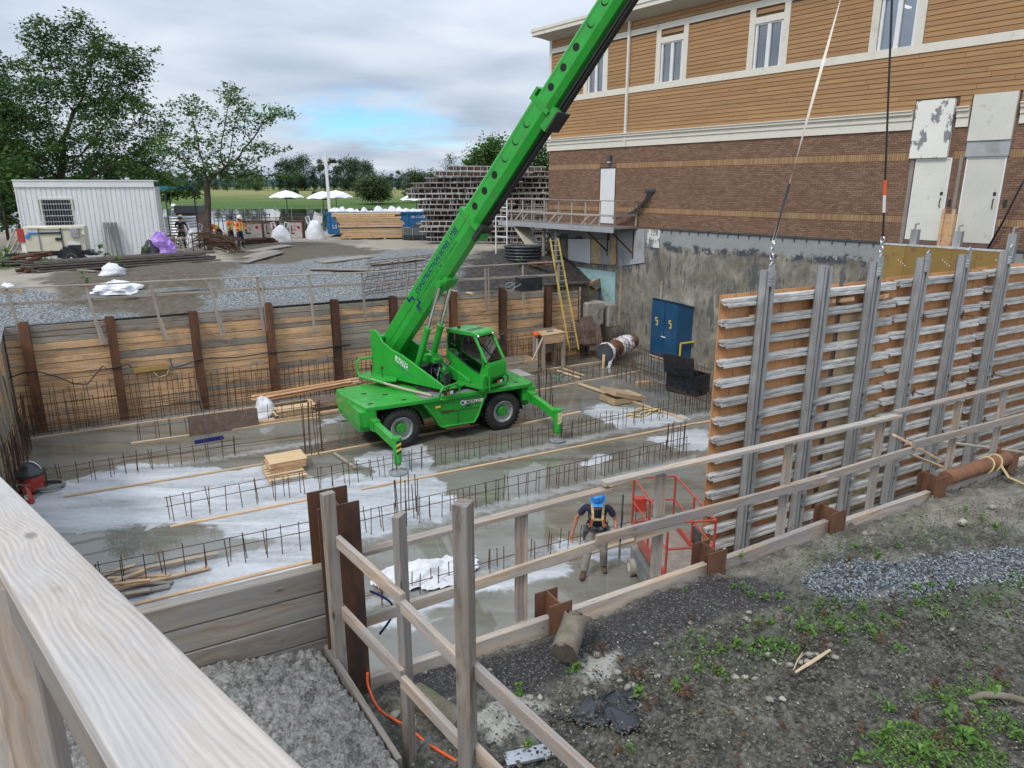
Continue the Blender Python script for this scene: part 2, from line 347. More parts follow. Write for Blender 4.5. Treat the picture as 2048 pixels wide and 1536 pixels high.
M['charcoal'] = stuffmat('charcoal_paint', (.045,.055,.065), (.075,.085,.095), 3, rough=.5, rand=.05)
M['dgrey'] = stuffmat('grey_machine', (.13,.145,.14), (.2,.215,.205), 4, rough=.6, dirt=(.28,.26,.22), dscale=3)
M['strap'] = stuffmat('webbing', (.45,.36,.16), (.6,.5,.26), 20, rough=.8)
M['orange'] = stuffmat('orange_plastic', (.75,.10,.02), (.85,.14,.03), 8, rough=.5, rand=0)
M['hiviz'] = stuffmat('orange_hiviz', (.95,.14,.015), (1,.2,.03), 8, rough=.7, rand=0)
M['lime'] = stuffmat('lime_stripe', (.65,.75,.1), (.75,.85,.2), 8, rough=.6, rand=0)
M['skin'] = stuffmat('skin', (.30,.13,.075), (.40,.19,.12), 12, rough=.55, rand=0, bs=.05)
M['tee'] = stuffmat('navy_tshirt', (.010,.014,.035), (.02,.026,.055), 8, rough=.85, rand=0)
M['khaki'] = stuffmat('grey_trousers', (.20,.185,.165), (.33,.31,.28), 9, rough=.9, rand=0, dirt=(.16,.14,.12), dscale=8)
M['boot'] = stuffmat('work_boot', (.06,.042,.026), (.115,.08,.05), 9, rough=.8, rand=0)
M['hat_blue'] = stuffmat('blue_hard_hat', (.015,.18,.52), (.02,.22,.6), 3, rough=.3, rand=0, bs=.02, coat=.4)
M['hat_white'] = stuffmat('white_hard_hat', (.75,.73,.66), (.82,.8,.74), 3, rough=.3, rand=0, bs=.02)
M['soil'] = stuffmat('dark_soil', (.045,.038,.03), (.10,.085,.065), 3, rough=.95, bs=.9, bd=.03, bscale=14)
M['stone'] = stuffmat('stone', (.22,.20,.16), (.42,.40,.34), 9, rough=.9, rand=.3, bs=.5)
M['gravelst'] = stuffmat('gravel_chip', (.10,.12,.14), (.32,.36,.40), 9, rough=.7, rand=.3, bs=.4)
M['leaf'] = None
def leafmat(name, a, b, c=None, tr=.25, scale=.35):
    m, nt = newmat(name); t = NT(nt)
    tc = t.nd('ShaderNodeTexCoord'); g = t.nd('ShaderNodeNewGeometry')
    f = t.m('ADD', t.m('MULTIPLY', t.noise(tc.outputs['Object'], scale, 4), .6), t.m('MULTIPLY', g.outputs['Random Per Island'], .4))
    pts = [(.3,a),(.62,b)] + ([(.78,c)] if c else []); col = t.ramp(f, pts)
    p = t.out(col, .55, spec=.3)
    tl = t.nd('ShaderNodeBsdfTranslucent'); t.L.new(col, tl.inputs[0]); mx = t.nd('ShaderNodeMixShader', {0:tr}); t.L.new(p.outputs[0], mx.inputs[1]); t.L.new(tl.outputs[0], mx.inputs[2])
    o = [n for n in t.N if n.type == 'OUTPUT_MATERIAL'][0]; t.L.new(mx.outputs[0], o.inputs[0]); return m
M['leaf_dark'] = leafmat('dark_leaves', (.030,.075,.018), (.072,.15,.034), (.15,.25,.055), tr=.4)
M['leaf_mid'] = leafmat('mid_leaves', (.042,.10,.020), (.095,.19,.038), (.18,.30,.06), tr=.4)
M['leaf_far'] = leafmat('far_leaves', (.028,.060,.028), (.062,.11,.045), scale=.12)
M['leaf_shrub'] = leafmat('willow_leaves', (.045,.075,.028), (.085,.13,.045), (.13,.18,.06), scale=.5)
M['weed'] = leafmat('weed_leaves', (.055,.125,.02), (.11,.22,.035), (.18,.30,.06), scale=3)
M['redleaf'] = leafmat('russet_leaves', (.07,.035,.018), (.13,.06,.03), (.13,.12,.04), scale=4)
M['bark'] = stuffmat('bark', (.05,.04,.032), (.11,.09,.072), 5, rough=.95, bs=.9, bd=.03, stretch=(1,1,.3))
M['logbark'] = stuffmat('log_bark', (.14,.115,.085), (.26,.225,.17), 8, rough=.95, bs=1.0, bd=.02, stretch=(1,1,.4), dirt=(.12,.15,.05), dscale=3, dlo=.5, dhi=.75)
M['cutwood'] = stuffmat('cut_wood', (.42,.31,.19), (.56,.44,.30), 12, rough=.8)
def emis(name, c, s):
    m, nt = newmat(name); t = NT(nt); e = t.nd('ShaderNodeEmission', {0:(*c,1),1:s}); o = t.nd('ShaderNodeOutputMaterial'); t.L.new(e.outputs[0], o.inputs[0]); return m
M['tubelight'] = emis('lit_ceiling_lamp', (1,.82,.6), 1.4)
def glass(name, tint=(.8,.85,.9), r=.03, op=.35, base=.1):
    m, nt = newmat(name); t = NT(nt)
    tr = t.nd('ShaderNodeBsdfTransparent', {0:(*tint,1)}); gl = t.nd('ShaderNodeBsdfGlossy', {0:(.9,.93,.96,1),1:r}); lw = t.nd('ShaderNodeLayerWeight', {0:op})
    mx = t.nd('ShaderNodeMixShader'); t.L.new(t.m('MAXIMUM', lw.outputs['Fresnel'], base), mx.inputs[0]); t.L.new(tr.outputs[0], mx.inputs[1]); t.L.new(gl.outputs[0], mx.inputs[2])
    o = t.nd('ShaderNodeOutputMaterial'); t.L.new(mx.outputs[0], o.inputs[0]); return m
M['glass'] = glass('window_glass', op=.5, base=.30)
M['cabglass'] = glass('cab_glass', (.75,.80,.82), op=.42, base=.22)
def flat(name, c, rough=.6, metal=0):
    m, nt = newmat(name); t = NT(nt); t.out(c, rough, metal); return m
for nm, c in (('ink_navy',(.008,.015,.11)),('ink_green',(.006,.10,.03)),('ink_white',(.7,.7,.68)),('ink_yellow',(.75,.55,.07)),('ink_dark',(.02,.03,.03)),('ink_red',(.35,.02,.03)),('hole_black',(.002,.002,.002)),('ink_teal',(.03,.16,.18)),('lamp_orange',(.7,.12,.01)),('lamp_white',(.75,.75,.72)),('ink_blue',(.03,.2,.5)),('broom_blue',(.01,.02,.14)),('curtain',(.45,.47,.5)),('interior',(.10,.11,.12)),('hose_grey',(.2,.21,.2))):
    M[nm] = flat(nm, c)
def text(name, s, size, M4, mat, parent, sx=1, sy=1, shear=0, bold=0):
    cu = bpy.data.curves.new(name, 'FONT'); cu.body = s; cu.size = size; cu.extrude = 0; cu.offset = bold; cu.shear = shear
    to = bpy.data.objects.new('tmp', cu); COL.objects.link(to); dg = bpy.context.evaluated_depsgraph_get()
    me = bpy.data.meshes.new_from_object(to.evaluated_get(dg)); bpy.data.objects.remove(to); me.name = name
    me.transform(Matrix.Diagonal((sx,sy,1,1))); me.materials.clear(); me.materials.append(mat)
    return place(name, me, M4, parent)
def frame(o, X, Y):
    X = Vector(X).normalized(); Y = Vector(Y).normalized(); Z = X.cross(Y); m = Matrix((X,Y,Z)).transposed().to_4x4(); m.translation = o; return m
def sdf(px, py, poly):
    """signed distance, positive inside"""
    d = np.full(px.shape, 1e9); ins = np.zeros(px.shape, bool); n = len(poly)
    for i in range(n):
        ax, ay = poly[i][:2]; bx, by = poly[(i+1)%n][:2]; ex, ey = bx-ax, by-ay
        t = np.clip(((px-ax)*ex+(py-ay)*ey)/(ex*ex+ey*ey+1e-9), 0, 1)
        d = np.minimum(d, np.hypot(px-ax-t*ex, py-ay-t*ey))
        c = ((ay > py) != (by > py)) & (px < (bx-ax)*(py-ay)/(by-ay+1e-12)+ax); ins ^= c
    return np.where(ins, d, -d)
def gridmesh(name, X, Y, Z, mat, attrs=None, smooth=True, keep=None):
    h, w_ = X.shape; co = np.stack([X,Y,Z],-1).reshape(-1,3)
    i = np.arange(h*w_).reshape(h,w_); q = np.stack([i[:-1,:-1],i[:-1,1:],i[1:,1:],i[1:,:-1]],-1).reshape(-1,4)
    if keep is not None:
        k = keep.reshape(-1); q = q[k[q].all(1)]
    me = bpy.data.meshes.new(name); me.vertices.add(len(co)); me.vertices.foreach_set('co', co.ravel())
    me.loops.add(q.size); me.loops.foreach_set('vertex_index', q.ravel().astype(np.int32)); me.polygons.add(len(q))
    me.polygons.foreach_set('loop_start', (np.arange(len(q))*4).astype(np.int32)); me.update(calc_edges=True)
    for a, val in (attrs or {}).items():
        at = me.attributes.new(a, 'FLOAT', 'POINT'); at.data.foreach_set('value', val.reshape(-1).astype(np.float32))
    me.materials.append(mat)
    if smooth: me.shade_smooth()
    return me
def vnoise(X, Y, s, seed=0):
    """numpy value noise"""
    x = X*s+seed*17.3+1000; y = Y*s+seed*9.1+1000; xi = np.floor(x).astype(np.int64); yi = np.floor(y).astype(np.int64); fx = x-xi; fy = y-yi
    fx = fx*fx*(3-2*fx); fy = fy*fy*(3-2*fy)
    def h(a,b):
        k = (a*374761393+b*668265263+seed*1442695041) & 0xffffffff; k = ((k^(k>>13))*1274126177) & 0xffffffff; return ((k^(k>>16)) & 0xffff)/65535.0
    return (h(xi,yi)*(1-fx)+h(xi+1,yi)*fx)*(1-fy)+(h(xi,yi+1)*(1-fx)+h(xi+1,yi+1)*fx)*fy
def fbm(X, Y, s, o=4, seed=0, g=.5):
    r = 0; a = 1; t = 0
    for k in range(o): r = r+a*(vnoise(X,Y,s*2**k,seed+k)-.5); t += a; a *= g
    return r/t*2
# ================================================================ SETTING
WATER_Z = 2.2
def _corner():
    d = W(26.5*0,26.5)-B0; s = -(d.dot(BO)+.12)/UX.dot(BO); return W(0,26.5)+UX*s
PA, PB, PB2, PCn, PD = W(-3.15,26.5), W(18.7,26.5), Bd(-1.35,-.1,0), Bd(24.5,-.12,0), W(-1.75,4.93)
def smooth(x): x = np.clip(x,0,1); return x*x*(3-2*x)
def hgt(X, Y):
    n = X*N2[0]+Y*N2[1]; u = X*U2[0]+Y*U2[1]
    far = 3.40+.85*smooth((n-26.5)/5.0)
    near = 3.42
    h = np.where(n > 26.4, far, np.where(n < 5.2, near, 3.4))
    left = 3.42+.8*smooth((-3.2-u)/6.0)
    h = np.where((n >= 5.2)&(n <= 26.4), left, h)
    h = h + fbm(X,Y,.35,4,3)*.16*smooth((n-27.5)/2) + fbm(X,Y,1.7,3,5)*.05*smooth((n-26.8)/2)
    h = h - 1.15*np.exp(-((X-PB2.x)**2+(Y-PB2.y)**2)/5.5)
    h = h + (1.15-h)*smooth((Y-57)/6)
    return h
def ring_ground():
    poly = [PA,PB,PB2,PCn,PD]; pts = []
    for i in range(5):
        a, b = poly[i], poly[(i+1)%5]; k = int((b-a).length/.16)
        for q in range(k): pts.append(a+(b-a)*(q/k))
    c = Vector((3,17,0)); offs = [0,.12,.3,.5,.75,1,1.3,1.6,2,2.5,3,3.6,4.2,5,6,7,8,9.5,11,13,15,17.5,20,24,26,28,30,32,34,36,38,40,42,44,47,50,56,62,68,76,90,120,170,260,500,1200,3500]
    B = np.array([(p.x,p.y) for p in pts]); D = B-np.array([c.x,c.y]); D /= np.linalg.norm(D,axis=1)[:,None]
    B = np.vstack([B,B[:1]]); D = np.vstack([D,D[:1]])
    O = np.array(offs)[:,None]; X = B[None,:,0]+D[None,:,0]*O; Y = B[None,:,1]+D[None,:,1]*O
    Z = hgt(X,Y)
    def mask(px, z=4.2):
        return sdf(X, Y, [P(a,b,z) for a,b in px])
    dirt = mask([(90,565),(200,545),(330,542),(470,536),(500,545),(400,598),(300,603),(110,600),(70,585)], 3.9)
    dark = mask([(470,487),(640,486),(790,500),(760,512),(640,520),(560,530),(440,522)])
    grav = np.maximum(mask([(-200,690),(-100,600),(80,600),(330,600),(480,540),(560,535),(870,520),(1000,560),(1100,600),(1150,720)], 3.6), -50)
    black = mask([(940,522),(1060,505),(1140,480),(1300,470),(1300,680),(1000,600),(880,560)], 3.8)
    grass = mask([(-400,560),(0,545),(330,528),(330,515),(-300,500)], 4.2)
    m, nt = newmat('yard_ground'); t = NT(nt)
    tc = t.nd('ShaderNodeTexCoord').outputs['Object']
    def at(n): return t.nd('ShaderNodeAttribute', attribute_name=n).outputs['Fac']
    nz = t.m('SUBTRACT', t.noise(tc, 1.1, 6, .65), .5)
    def mk_(n, w=.5, k=1.6): return t.mr(t.m('ADD', at(n), t.m('MULTIPLY', nz, k*1.6)), -w*.3, w)
    base = t.ramp(t.noise(tc, .6, 6, .65), [(.3,(.26,.225,.18)),(.7,(.40,.36,.30))])
    vo = t.nd('ShaderNodeTexVoronoi', {'Vector':tc,'Scale':26.0}); vc = t.nd('ShaderNodeSeparateXYZ', {0:vo.outputs['Color']}).outputs[0]
    gr = t.ramp(vc, [(.1,(.075,.08,.082)),(.55,(.185,.20,.205)),(.92,(.35,.365,.37))])
    dk = t.ramp(t.noise(tc, 4, 7, .7), [(.3,(.07,.06,.045)),(.7,(.17,.145,.11))])
    bl = t.ramp(t.noise(tc, 5, 7, .7), [(.35,(.018,.017,.016)),(.75,(.11,.10,.09))])
    gs = t.ramp(t.noise(tc, 3, 6, .7), [(.3,(.03,.05,.012)),(.7,(.09,.13,.03))])
    col = t.mix(mk_('grav',.8), base, gr); col = t.mix(mk_('dark',.8,2), col, dk); col = t.mix(mk_('dirt',.6), col, dk)
    col = t.mix(mk_('black',1,2), col, bl); col = t.mix(mk_('grass',1), col, gs)
    t.out(col, .92, 0, t.m('ADD', t.m('MULTIPLY', vo.outputs['Distance'], .5), t.noise(tc, 9, 7, .7)), .8, .05, .25)
    me = gridmesh('yard_ground', X, Y, Z, m, dict(dirt=dirt,dark=dark,grav=grav,black=black,grass=grass))
    o = bpy.data.objects.new('yard_ground', me); COL.objects.link(o); o['kind'] = 'structure'
ring_ground()
# --- river and the far bank
def river():
    m, nt = newmat('river_water'); t = NT(nt); tc = t.nd('ShaderNodeTexCoord').outputs['Object']
    b = t.noise(t.nd('ShaderNodeMapping', {'Vector':tc,'Scale':(.25,1.2,1)}).outputs[0], 1.0, 4, .6)
    t.out((.035,.05,.035), .02, 0, b, .05, .05, .5, extra={'IOR':1.33})
    X, Y = np.meshgrid(np.linspace(-1500,900,40), np.linspace(50,200,16)); me = gridmesh('river_water', X, Y, X*0+WATER_Z, m)
    o = bpy.data.objects.new('river_water', me); COL.objects.link(o); o['kind'] = 'structure'
    xs = np.linspace(-900,700,260); ys = np.concatenate([np.linspace(166,230,60), np.linspace(233,520,50), np.linspace(560,4000,12)])
    X, Y = np.meshgrid(xs, ys); X = X*(1+np.maximum(0,Y-500)/900)
    Yw = Y + 5*fbm(X,Y*0,.03,3,8)
    Z = 1.2 + 1.25*smooth((Yw-168)/16) + 2.6*smooth((Yw-185)/120) + .35*fbm(X,Y,.06,4,2)*smooth((Yw-176)/12) + .9*smooth((Yw-320)/200)
    m, nt = newmat('meadow'); t = NT(nt); tc = t.nd('ShaderNodeTexCoord').outputs['Object']; sp = t.nd('ShaderNodeSeparateXYZ', {0:tc})
    mpv = t.nd('ShaderNodeMapping', {'Vector':tc,'Scale':(.04,.18,1)}).outputs[0]
    dist = t.mr(t.m('ADD', sp.outputs[1], t.m('MULTIPLY', t.m('SUBTRACT', t.noise(mpv,1,5,.6), .5), 110)), 205, 300)
    g1 = t.ramp(t.noise(mpv, 3, 7, .7), [(.3,(.035,.08,.016)),(.7,(.095,.16,.032))])
    g2 = t.ramp(t.noise(mpv, 2, 7, .7), [(.3,(.15,.175,.05)),(.7,(.27,.25,.10))])
    t.out(t.mix(dist, g1, g2), .9, 0, t.noise(tc, .8, 6, .7), .7, .5, .2)
    me = gridmesh('far_bank', X, Y, Z, m); o = bpy.data.objects.new('far_bank', me); COL.objects.link(o); o['kind'] = 'structure'
river()
# --- pit slab
def slab():
    us = np.arange(-3.4,26,.14); ns = np.arange(4.6,33,.14); A, Bn = np.meshgrid(us, ns)
    X = A*U2[0]+Bn*N2[0]; Y = A*U2[1]+Bn*N2[1]
    polys = [
     [(-60,1040),(40,1008),(75,983),(170,946),(220,936),(285,924),(370,932),(470,938),(535,924),(610,930),(640,962),(700,985),(640,1100),(640,1135),(500,1200),(330,1290),(100,1300),(240,1160),(330,1135),(420,1113),(505,1098),(530,1085),(480,1070),(420,1058),(335,1052),(290,1062),(260,1055),(210,1060),(140,1070),(60,1075)],
     [(715,912),(845,886),(876,922),(878,960),(905,978),(900,988),(918,998),(915,1028),(850,1050),(730,1088),(640,1100),(640,960),(735,945),(700,925)],
     [(1160,822),(1193,807),(1245,812),(1307,819),(1380,830),(1385,840),(1330,852),(1286,861),(1234,861),(1213,844)],
     [(1296,880),(1312,868),(1388,852),(1425,862),(1425,905),(1355,902)],
     [(1104,1064),(1130,1068),(1180,1084),(1290,1092),(1275,1110),(1250,1120),(1170,1122),(1130,1140),(1110,1155),(1060,1175),(990,1187),(900,1212),(800,1262),(735,1262),(735,1236),(800,1200),(900,1165),(1000,1140),(1090,1112)],
     [(640,838),(700,832),(690,842),(640,852)],[(1190,905),(1155,930),(1180,935),(1230,915)]]
    wh = np.full(X.shape, -9.0)
    for pl in polys: wh = np.maximum(wh, sdf(X, Y, [P(a,b,0) for a,b in pl]))
    rows = np.full(X.shape, -9.0)       # splashed concrete along the dowel rows and at the foot of the far wall
    for nn, a, b in ((20.95,-3,5),(17.15,.3,19),(14.2,-1,14),(11.6,3,12),(25.75,-3.3,8)):
        rows = np.maximum(rows, .28-np.hypot(np.maximum(0,np.maximum(a-A,A-b)), Bn-nn))
    m, nt = newmat('pit_slab'); t = NT(nt); tc = t.nd('ShaderNodeTexCoord').outputs['Object']
    at = lambda n: t.nd('ShaderNodeAttribute', attribute_name=n).outputs['Fac']
    nz = t.m('SUBTRACT', t.noise(tc, .9, 8, .62, .6), .5)
    wm = t.mr(t.m('ADD', at('wh'), t.m('MULTIPLY', nz, 1.5)), -.02, .16)
    rm = t.mr(t.m('ADD', at('rows'), t.m('MULTIPLY', t.m('SUBTRACT', t.noise(tc, 5, 6, .7), .5), .9)), .02, .2)
    wm = t.m('MAXIMUM', wm, t.m('MULTIPLY', rm, .42))
    mp = t.nd('ShaderNodeMapping', {'Vector':tc,'Rotation':(0,0,-R(29.2)),'Scale':(.35,1.6,1)}).outputs[0]
    s1 = t.noise(mp, 1.1, 9, .62, .8); s2 = t.noise(tc, 7, 8, .7)
    white = t.ramp(t.m('ADD', t.m('MULTIPLY', s1, .7), t.m('MULTIPLY', s2, .3)), [(.36,(.24,.25,.26)),(.48,(.40,.415,.435)),(.64,(.56,.58,.61))])
    puddle = t.ramp(t.m('ADD', t.m('MULTIPLY', s1, .75), t.m('MULTIPLY', s2, .25)), [(.3,(.085,.078,.06)),(.5,(.155,.143,.112)),(.7,(.245,.23,.19))])
    pp = t.mr(t.noise(mp, .5, 5, .6), .42, .6); puddle = t.mix(t.m('MULTIPLY',pp,.75), puddle, (.20,.20,.185))
    col = t.mix(wm, puddle, white)
    rough = t.m('ADD', t.m('MULTIPLY', wm, .45), t.m('ADD', .02, t.m('MULTIPLY', t.mr(s2, .52, .7), .07)))
    hb = t.m('ADD', t.m('MULTIPLY', t.m('MULTIPLY', t.noise(tc, 30, 5, .7), wm), 1.0), t.m('MULTIPLY', t.noise(mp, 2.5, 2), .05))
    t.out(col, rough, 0, hb, .25, .02, .5)
    keep = ((X-B0.x)*BO.x+(Y-B0.y)*BO.y) > -.3
    me = gridmesh('pit_slab', X, Y, fbm(X,Y,.3,2,4)*.004, m, dict(wh=wh,rows=rows), keep=keep)
    o = bpy.data.objects.new('pit_slab', me); COL.objects.link(o); o['kind'] = 'structure'
slab()
# --- near mud
def mud():
    us = np.concatenate([np.arange(-1.6,13,.026), np.arange(13,24,.15)]); ns = np.concatenate([np.arange(-5,.6,.15), np.arange(.6,4.86,.026)])
    A, Bn = np.meshgrid(us, ns); X = A*U2[0]+Bn*N2[0]; Y = A*U2[1]+Bn*N2[1]
    def mask(px, z=3.68): return sdf(X, Y, [P(a,b,z) for a,b in px])
    dark = mask([(735,1400),(780,1340),(1000,1290),(1150,1245),(1400,1145),(1490,1145),(1600,1180),(1575,1210),(1450,1228),(1400,1258),(1280,1308),(1230,1345),(1170,1350),(1110,1360),(1060,1385),(960,1392),(850,1410),(760,1385)])
    grav = np.maximum(mask([(1600,1170),(1630,1145),(1700,1125),(1800,1130),(1900,1108),(2060,1092),(2100,1160),(1900,1175),(1800,1195),(1700,1205),(1630,1195)]), -9+0*X)
    silt = mask([(1430,1135),(1640,1080),(1850,995),(2060,950),(2060,1050),(1900,1055),(1750,1070),(1650,1110),(1600,1150),(1500,1160)])
    moss = mask([(1330,1290),(1500,1240),(1680,1200),(1780,1220),(2060,1130),(2060,1210),(1800,1260),(1640,1290),(1400,1345)])
    pale = np.maximum(mask([(960,1440),(1000,1390),(1090,1400),(1060,1470),(980,1500)]), mask([(1150,1310),(1230,1300),(1250,1350),(1180,1375),(1130,1350)]))
    rough = 1-.85*smooth((dark+.1)/.2)-.5*smooth((silt+.1)/.3)
    rough = np.clip(rough, .12, 1)
    f1 = fbm(X,Y,2.2,5,11,.55); f2 = np.abs(fbm(X,Y,6,4,21,.6)); f3 = fbm(X,Y,17,3,31,.6)
    Z = 3.66 + .06*f1*rough + .085*(f2-.2)*rough + .05*f3*rough + .03*fbm(X,Y,9,3,41,.6)*rough + fbm(X,Y,.7,2,9)*.05 + np.where(Bn < 1, .03*(1-Bn), 0)
    Z += .05*smooth((grav+.05)/.3)*(1-.3*f2) + .035*smooth((moss)/.3)*(.4+f2*2)
    Z = np.where(Bn > 4.55, Z-.03*(Bn-4.55)/.3-.02, Z)
    Z = Z - .06*smooth((1.2-A)/.6)
    m, nt = newmat('near_mud'); t = NT(nt); tc = t.nd('ShaderNodeTexCoord').outputs['Object']
    at = lambda n: t.nd('ShaderNodeAttribute', attribute_name=n).outputs['Fac']
    nz = t.m('SUBTRACT', t.noise(tc, 3.2, 8, .68), .5)
    mk_ = lambda n, k=.5, w=.12: t.mr(t.m('ADD', at(n), t.m('MULTIPLY', nz, k)), -w*.4, w)
    fine = t.noise(tc, 26, 7, .72); mid = t.noise(tc, 4, 7, .65)
    mudc = t.ramp(t.m('ADD', t.m('MULTIPLY', mid, .5), t.m('MULTIPLY', fine, .5)), [(.40,(.028,.026,.021)),(.5,(.098,.093,.076)),(.59,(.20,.192,.16))])
    sp = t.nd('ShaderNodeTexVoronoi', {'Vector':tc,'Scale':75.0}); spk = t.nd('ShaderNodeSeparateXYZ', {0:sp.outputs['Color']}).outputs[0]
    darkc = t.ramp(spk, [(.2,(.020,.018,.018)),(.85,(.052,.047,.047)),(.975,(.16,.15,.14))])
    vo = t.nd('ShaderNodeTexVoronoi', {'Vector':tc,'Scale':42.0}); vc = t.nd('ShaderNodeSeparateXYZ', {0:vo.outputs['Color']}).outputs[0]
    grc = t.ramp(vc, [(.1,(.04,.046,.055)),(.5,(.11,.125,.14)),(.92,(.32,.345,.37))])
    siltc = t.ramp(mid, [(.35,(.15,.135,.105)),(.65,(.25,.23,.185))])
    col = t.mix(mk_('silt',.6,.3), mudc, siltc); col = t.mix(mk_('dark',.35,.1), col, darkc); col = t.mix(mk_('grav',.35,.1), col, grc)
    col = t.mix(t.m('MULTIPLY', mk_('moss',.8,.3), t.mr(mid,.42,.6)), col, (.055,.095,.028)); col = t.mix(mk_('pale',.6,.1), col, (.38,.37,.33))
    gm = mk_('grav',.35,.1); wet = t.mr(t.noise(tc, 2.2, 5), .45, .62)
    hb = t.m('ADD', t.m('MULTIPLY', fine, .6), t.m('MULTIPLY', t.m('MULTIPLY', vo.outputs['Distance'], gm), 1.5))
    t.out(col, t.m('SUBTRACT', .9, t.m('MULTIPLY', wet, .38)), 0, hb, .95, .03, .45)
    me = gridmesh('near_mud', X, Y, Z, m, dict(dark=dark,grav=grav,silt=silt,moss=moss,pale=pale))
    o = bpy.data.objects.new('near_mud', me); COL.objects.link(o); o['kind'] = 'structure'
    return A, Bn, Z
mud()
MUDZ = 3.67
# ================================================================ SOLDIER PILES AND LAGGING
def hpile(name, u, n, z0, z1, s=.25, mat='rust', label='', group=None, par=None):
    t = .014; m = MB()
    for nn in (n-s/2, n+s/2): m.fr(W(u,nn,0), UX, NX, UP, (-s/2,s/2), (-t/2,t/2), (z0,z1+j(.004)))
    m.fr(W(u,n,0), UX, NX, UP, (-t/2,t/2), (-s/2+t/2,s/2-t/2), (z0,z1-.003))
    return mk(name, m, M[mat], None, label=label, cat='steel pile', group=group, origin=W(u,n,z0))
FW = 26.5
fu = [uv(PV(x, y, W(0,FW-.15), UX))[0] for x, y in [(45,643),(218,632),(385,622),(535,604),(668,601),(785,592),(905,584),(1005,576),(1096,574)]]
fz = [3.53,3.5,3.46,3.56,3.5,3.47,3.44,3.45,3.36]
flab = ['leftmost rusty H pile of the far timber wall','rusty pile of the far wall, second from its left end','rusty pile of the far wall beside the yellow junction strip','rusty pile of the far wall, above the plank stack','tall orange-stained pile of the far wall left of the green crane','rusty far wall pile behind the boom foot','rusty far wall pile behind the crane cab','short rusty far wall pile right of the cab roof','rusty far wall pile beside the yellow ladder']
for k, (a, z) in enumerate(zip(fu, fz)):
    hpile('soldier_pile', a, FW-.16, -.05, z, .27, 'rust' if k % 3 else 'rust_bright', flab[k], 'soldier piles of the far wall')
fu = [-3.2]+fu+[18.3]
LW = thing('lagging_wall', 'far timber retaining wall of orange and grey boards between rusty piles', 'retaining wall', W(-3,FW,0))
for b in range(len(fu)-1):
    a0, a1 = fu[b]+(.06 if b else 0), fu[b+1]-.06; z = 0; top = 3.42-.03*(b%3)
    if b == len(fu)-2: top = 3.05
    while z < top-.05:
        h = random.choice([.17,.19,.2,.24]); h = min(h, top-z)
        if h < .08: break
        old = (z > top-.5) or (b in (5,) and 1.4 < z < 2.5) or (b == 2 and z > 2.0 and random.random() < .7) or random.random() < .08
        nn = FW+j(.018)+.02
        plank('board', W(a0+j(.01),nn,z+h/2), W(a1+j(.01),nn+j(.01),z+h/2+j(.012)), .06, h-.012, M['lagold'] if old else M['lag'], LW, ch=.008)
        z += h
# earth behind the boards (closes the joints)
e = MB(); e.fr(W(0,FW+.06,0), UX, NX, UP, (-3.3,18.9), (0,.25), (-.1,3.397)); mk('soil_face', e, M['soil'], LW)
z = 0
while z < 3.2: plank('board', W(18.35,26.52,z+.1), Bd(-1.4,.03,z+.1), .06, .19, M['lag' if random.random() < .6 else 'lagold'], LW, ch=.008); z += .2
# left wall of the pit
LWl = thing('side_wall', 'splashed boards and rusty steel of the pit side by the red vacuum', 'retaining wall', W(-3.3,20,0))
for i in range(30):
    nn0 = 5.1+i*.72
    plank('board', W(-3.28+j(.03),nn0,0), W(-3.28+j(.05),nn0+j(.05),3.3+j(.1)), .68, .06, M['lagold'] if i%2 else M['lag'], LWl, up=UX)
e = MB()
for i in range(9): e.cyl(W(-3.02+j(.08),18.3+i*.75,0), W(-3.08+j(.1),18.3+i*.75,2.2+j(.6)), .03, n=6)
mk('form_bar', e, M['conc_blk'], LWl)
# near wall: lagging edge boards
NWl = thing('near_wall', 'near pit wall of weathered timbers level with the muddy ground', 'retaining wall', W(5,4.9,0))
nu = [1.25,3.2,5.17,7.12,9.18,10.95,13.0,15.0,17,19,21,23]
for b in range(len(nu)-1):
    z = 3.70+[.015,.02,.03,-.02,-.01,0][b%6]; k = 0; tilt = [.0,.01,.05,.0,.02,0][b%6]
    while z > 0.1:
        h = .235 if k else .24
        plank('board', W(nu[b]+.05,4.93,z-h/2-tilt/2), W(nu[b+1]-.05,4.93,z-h/2+tilt/2), .075, h-.008, M['post'] if k < 2 else M['lagold'], NWl, ch=.006)
        z -= h; k += 1; tilt = 0
        if k > 15: break
npl = ['short rusty H pile beside the cut log','short rusty H pile in front of the red scissor lift','short rusty H pile standing before the tall form','short rusty H pile at the left end of the steel strut','short rusty H pile at the right end of the steel strut']
for k, u in enumerate(nu[1:6]): hpile('edge_pile', u, 4.93, -.1, 3.9, .25, 'rust_bright', npl[k], 'short piles along the near pit edge')
hpile('corner_pile', 1.22, 4.95, -.1, 5.35, .31, 'rust', 'tall dark rusty H pile at the near corner of the pit')
# timber wall left of the corner pile
LL = thing('raised_lagging_wall', 'stack of wide grey timbers left of the tall corner pile', 'retaining wall', W(0,4.95,3.5))
for k in range(8):
    z = 4.80-.205*k
    plank('board', W(-2.6,5.0,z-.1+.0), W(1.12,5.0,z-.1-.02), .09 if k%2 else .1, .197, M['greywood'], LL, ch=.008)
e = MB(); e.fr(W(0,5.06,0), UX, NX, UP, (-2.6,1.1), (0,.02), (0,3.3)); mk('backing_board', e, M['lagold'], LL)
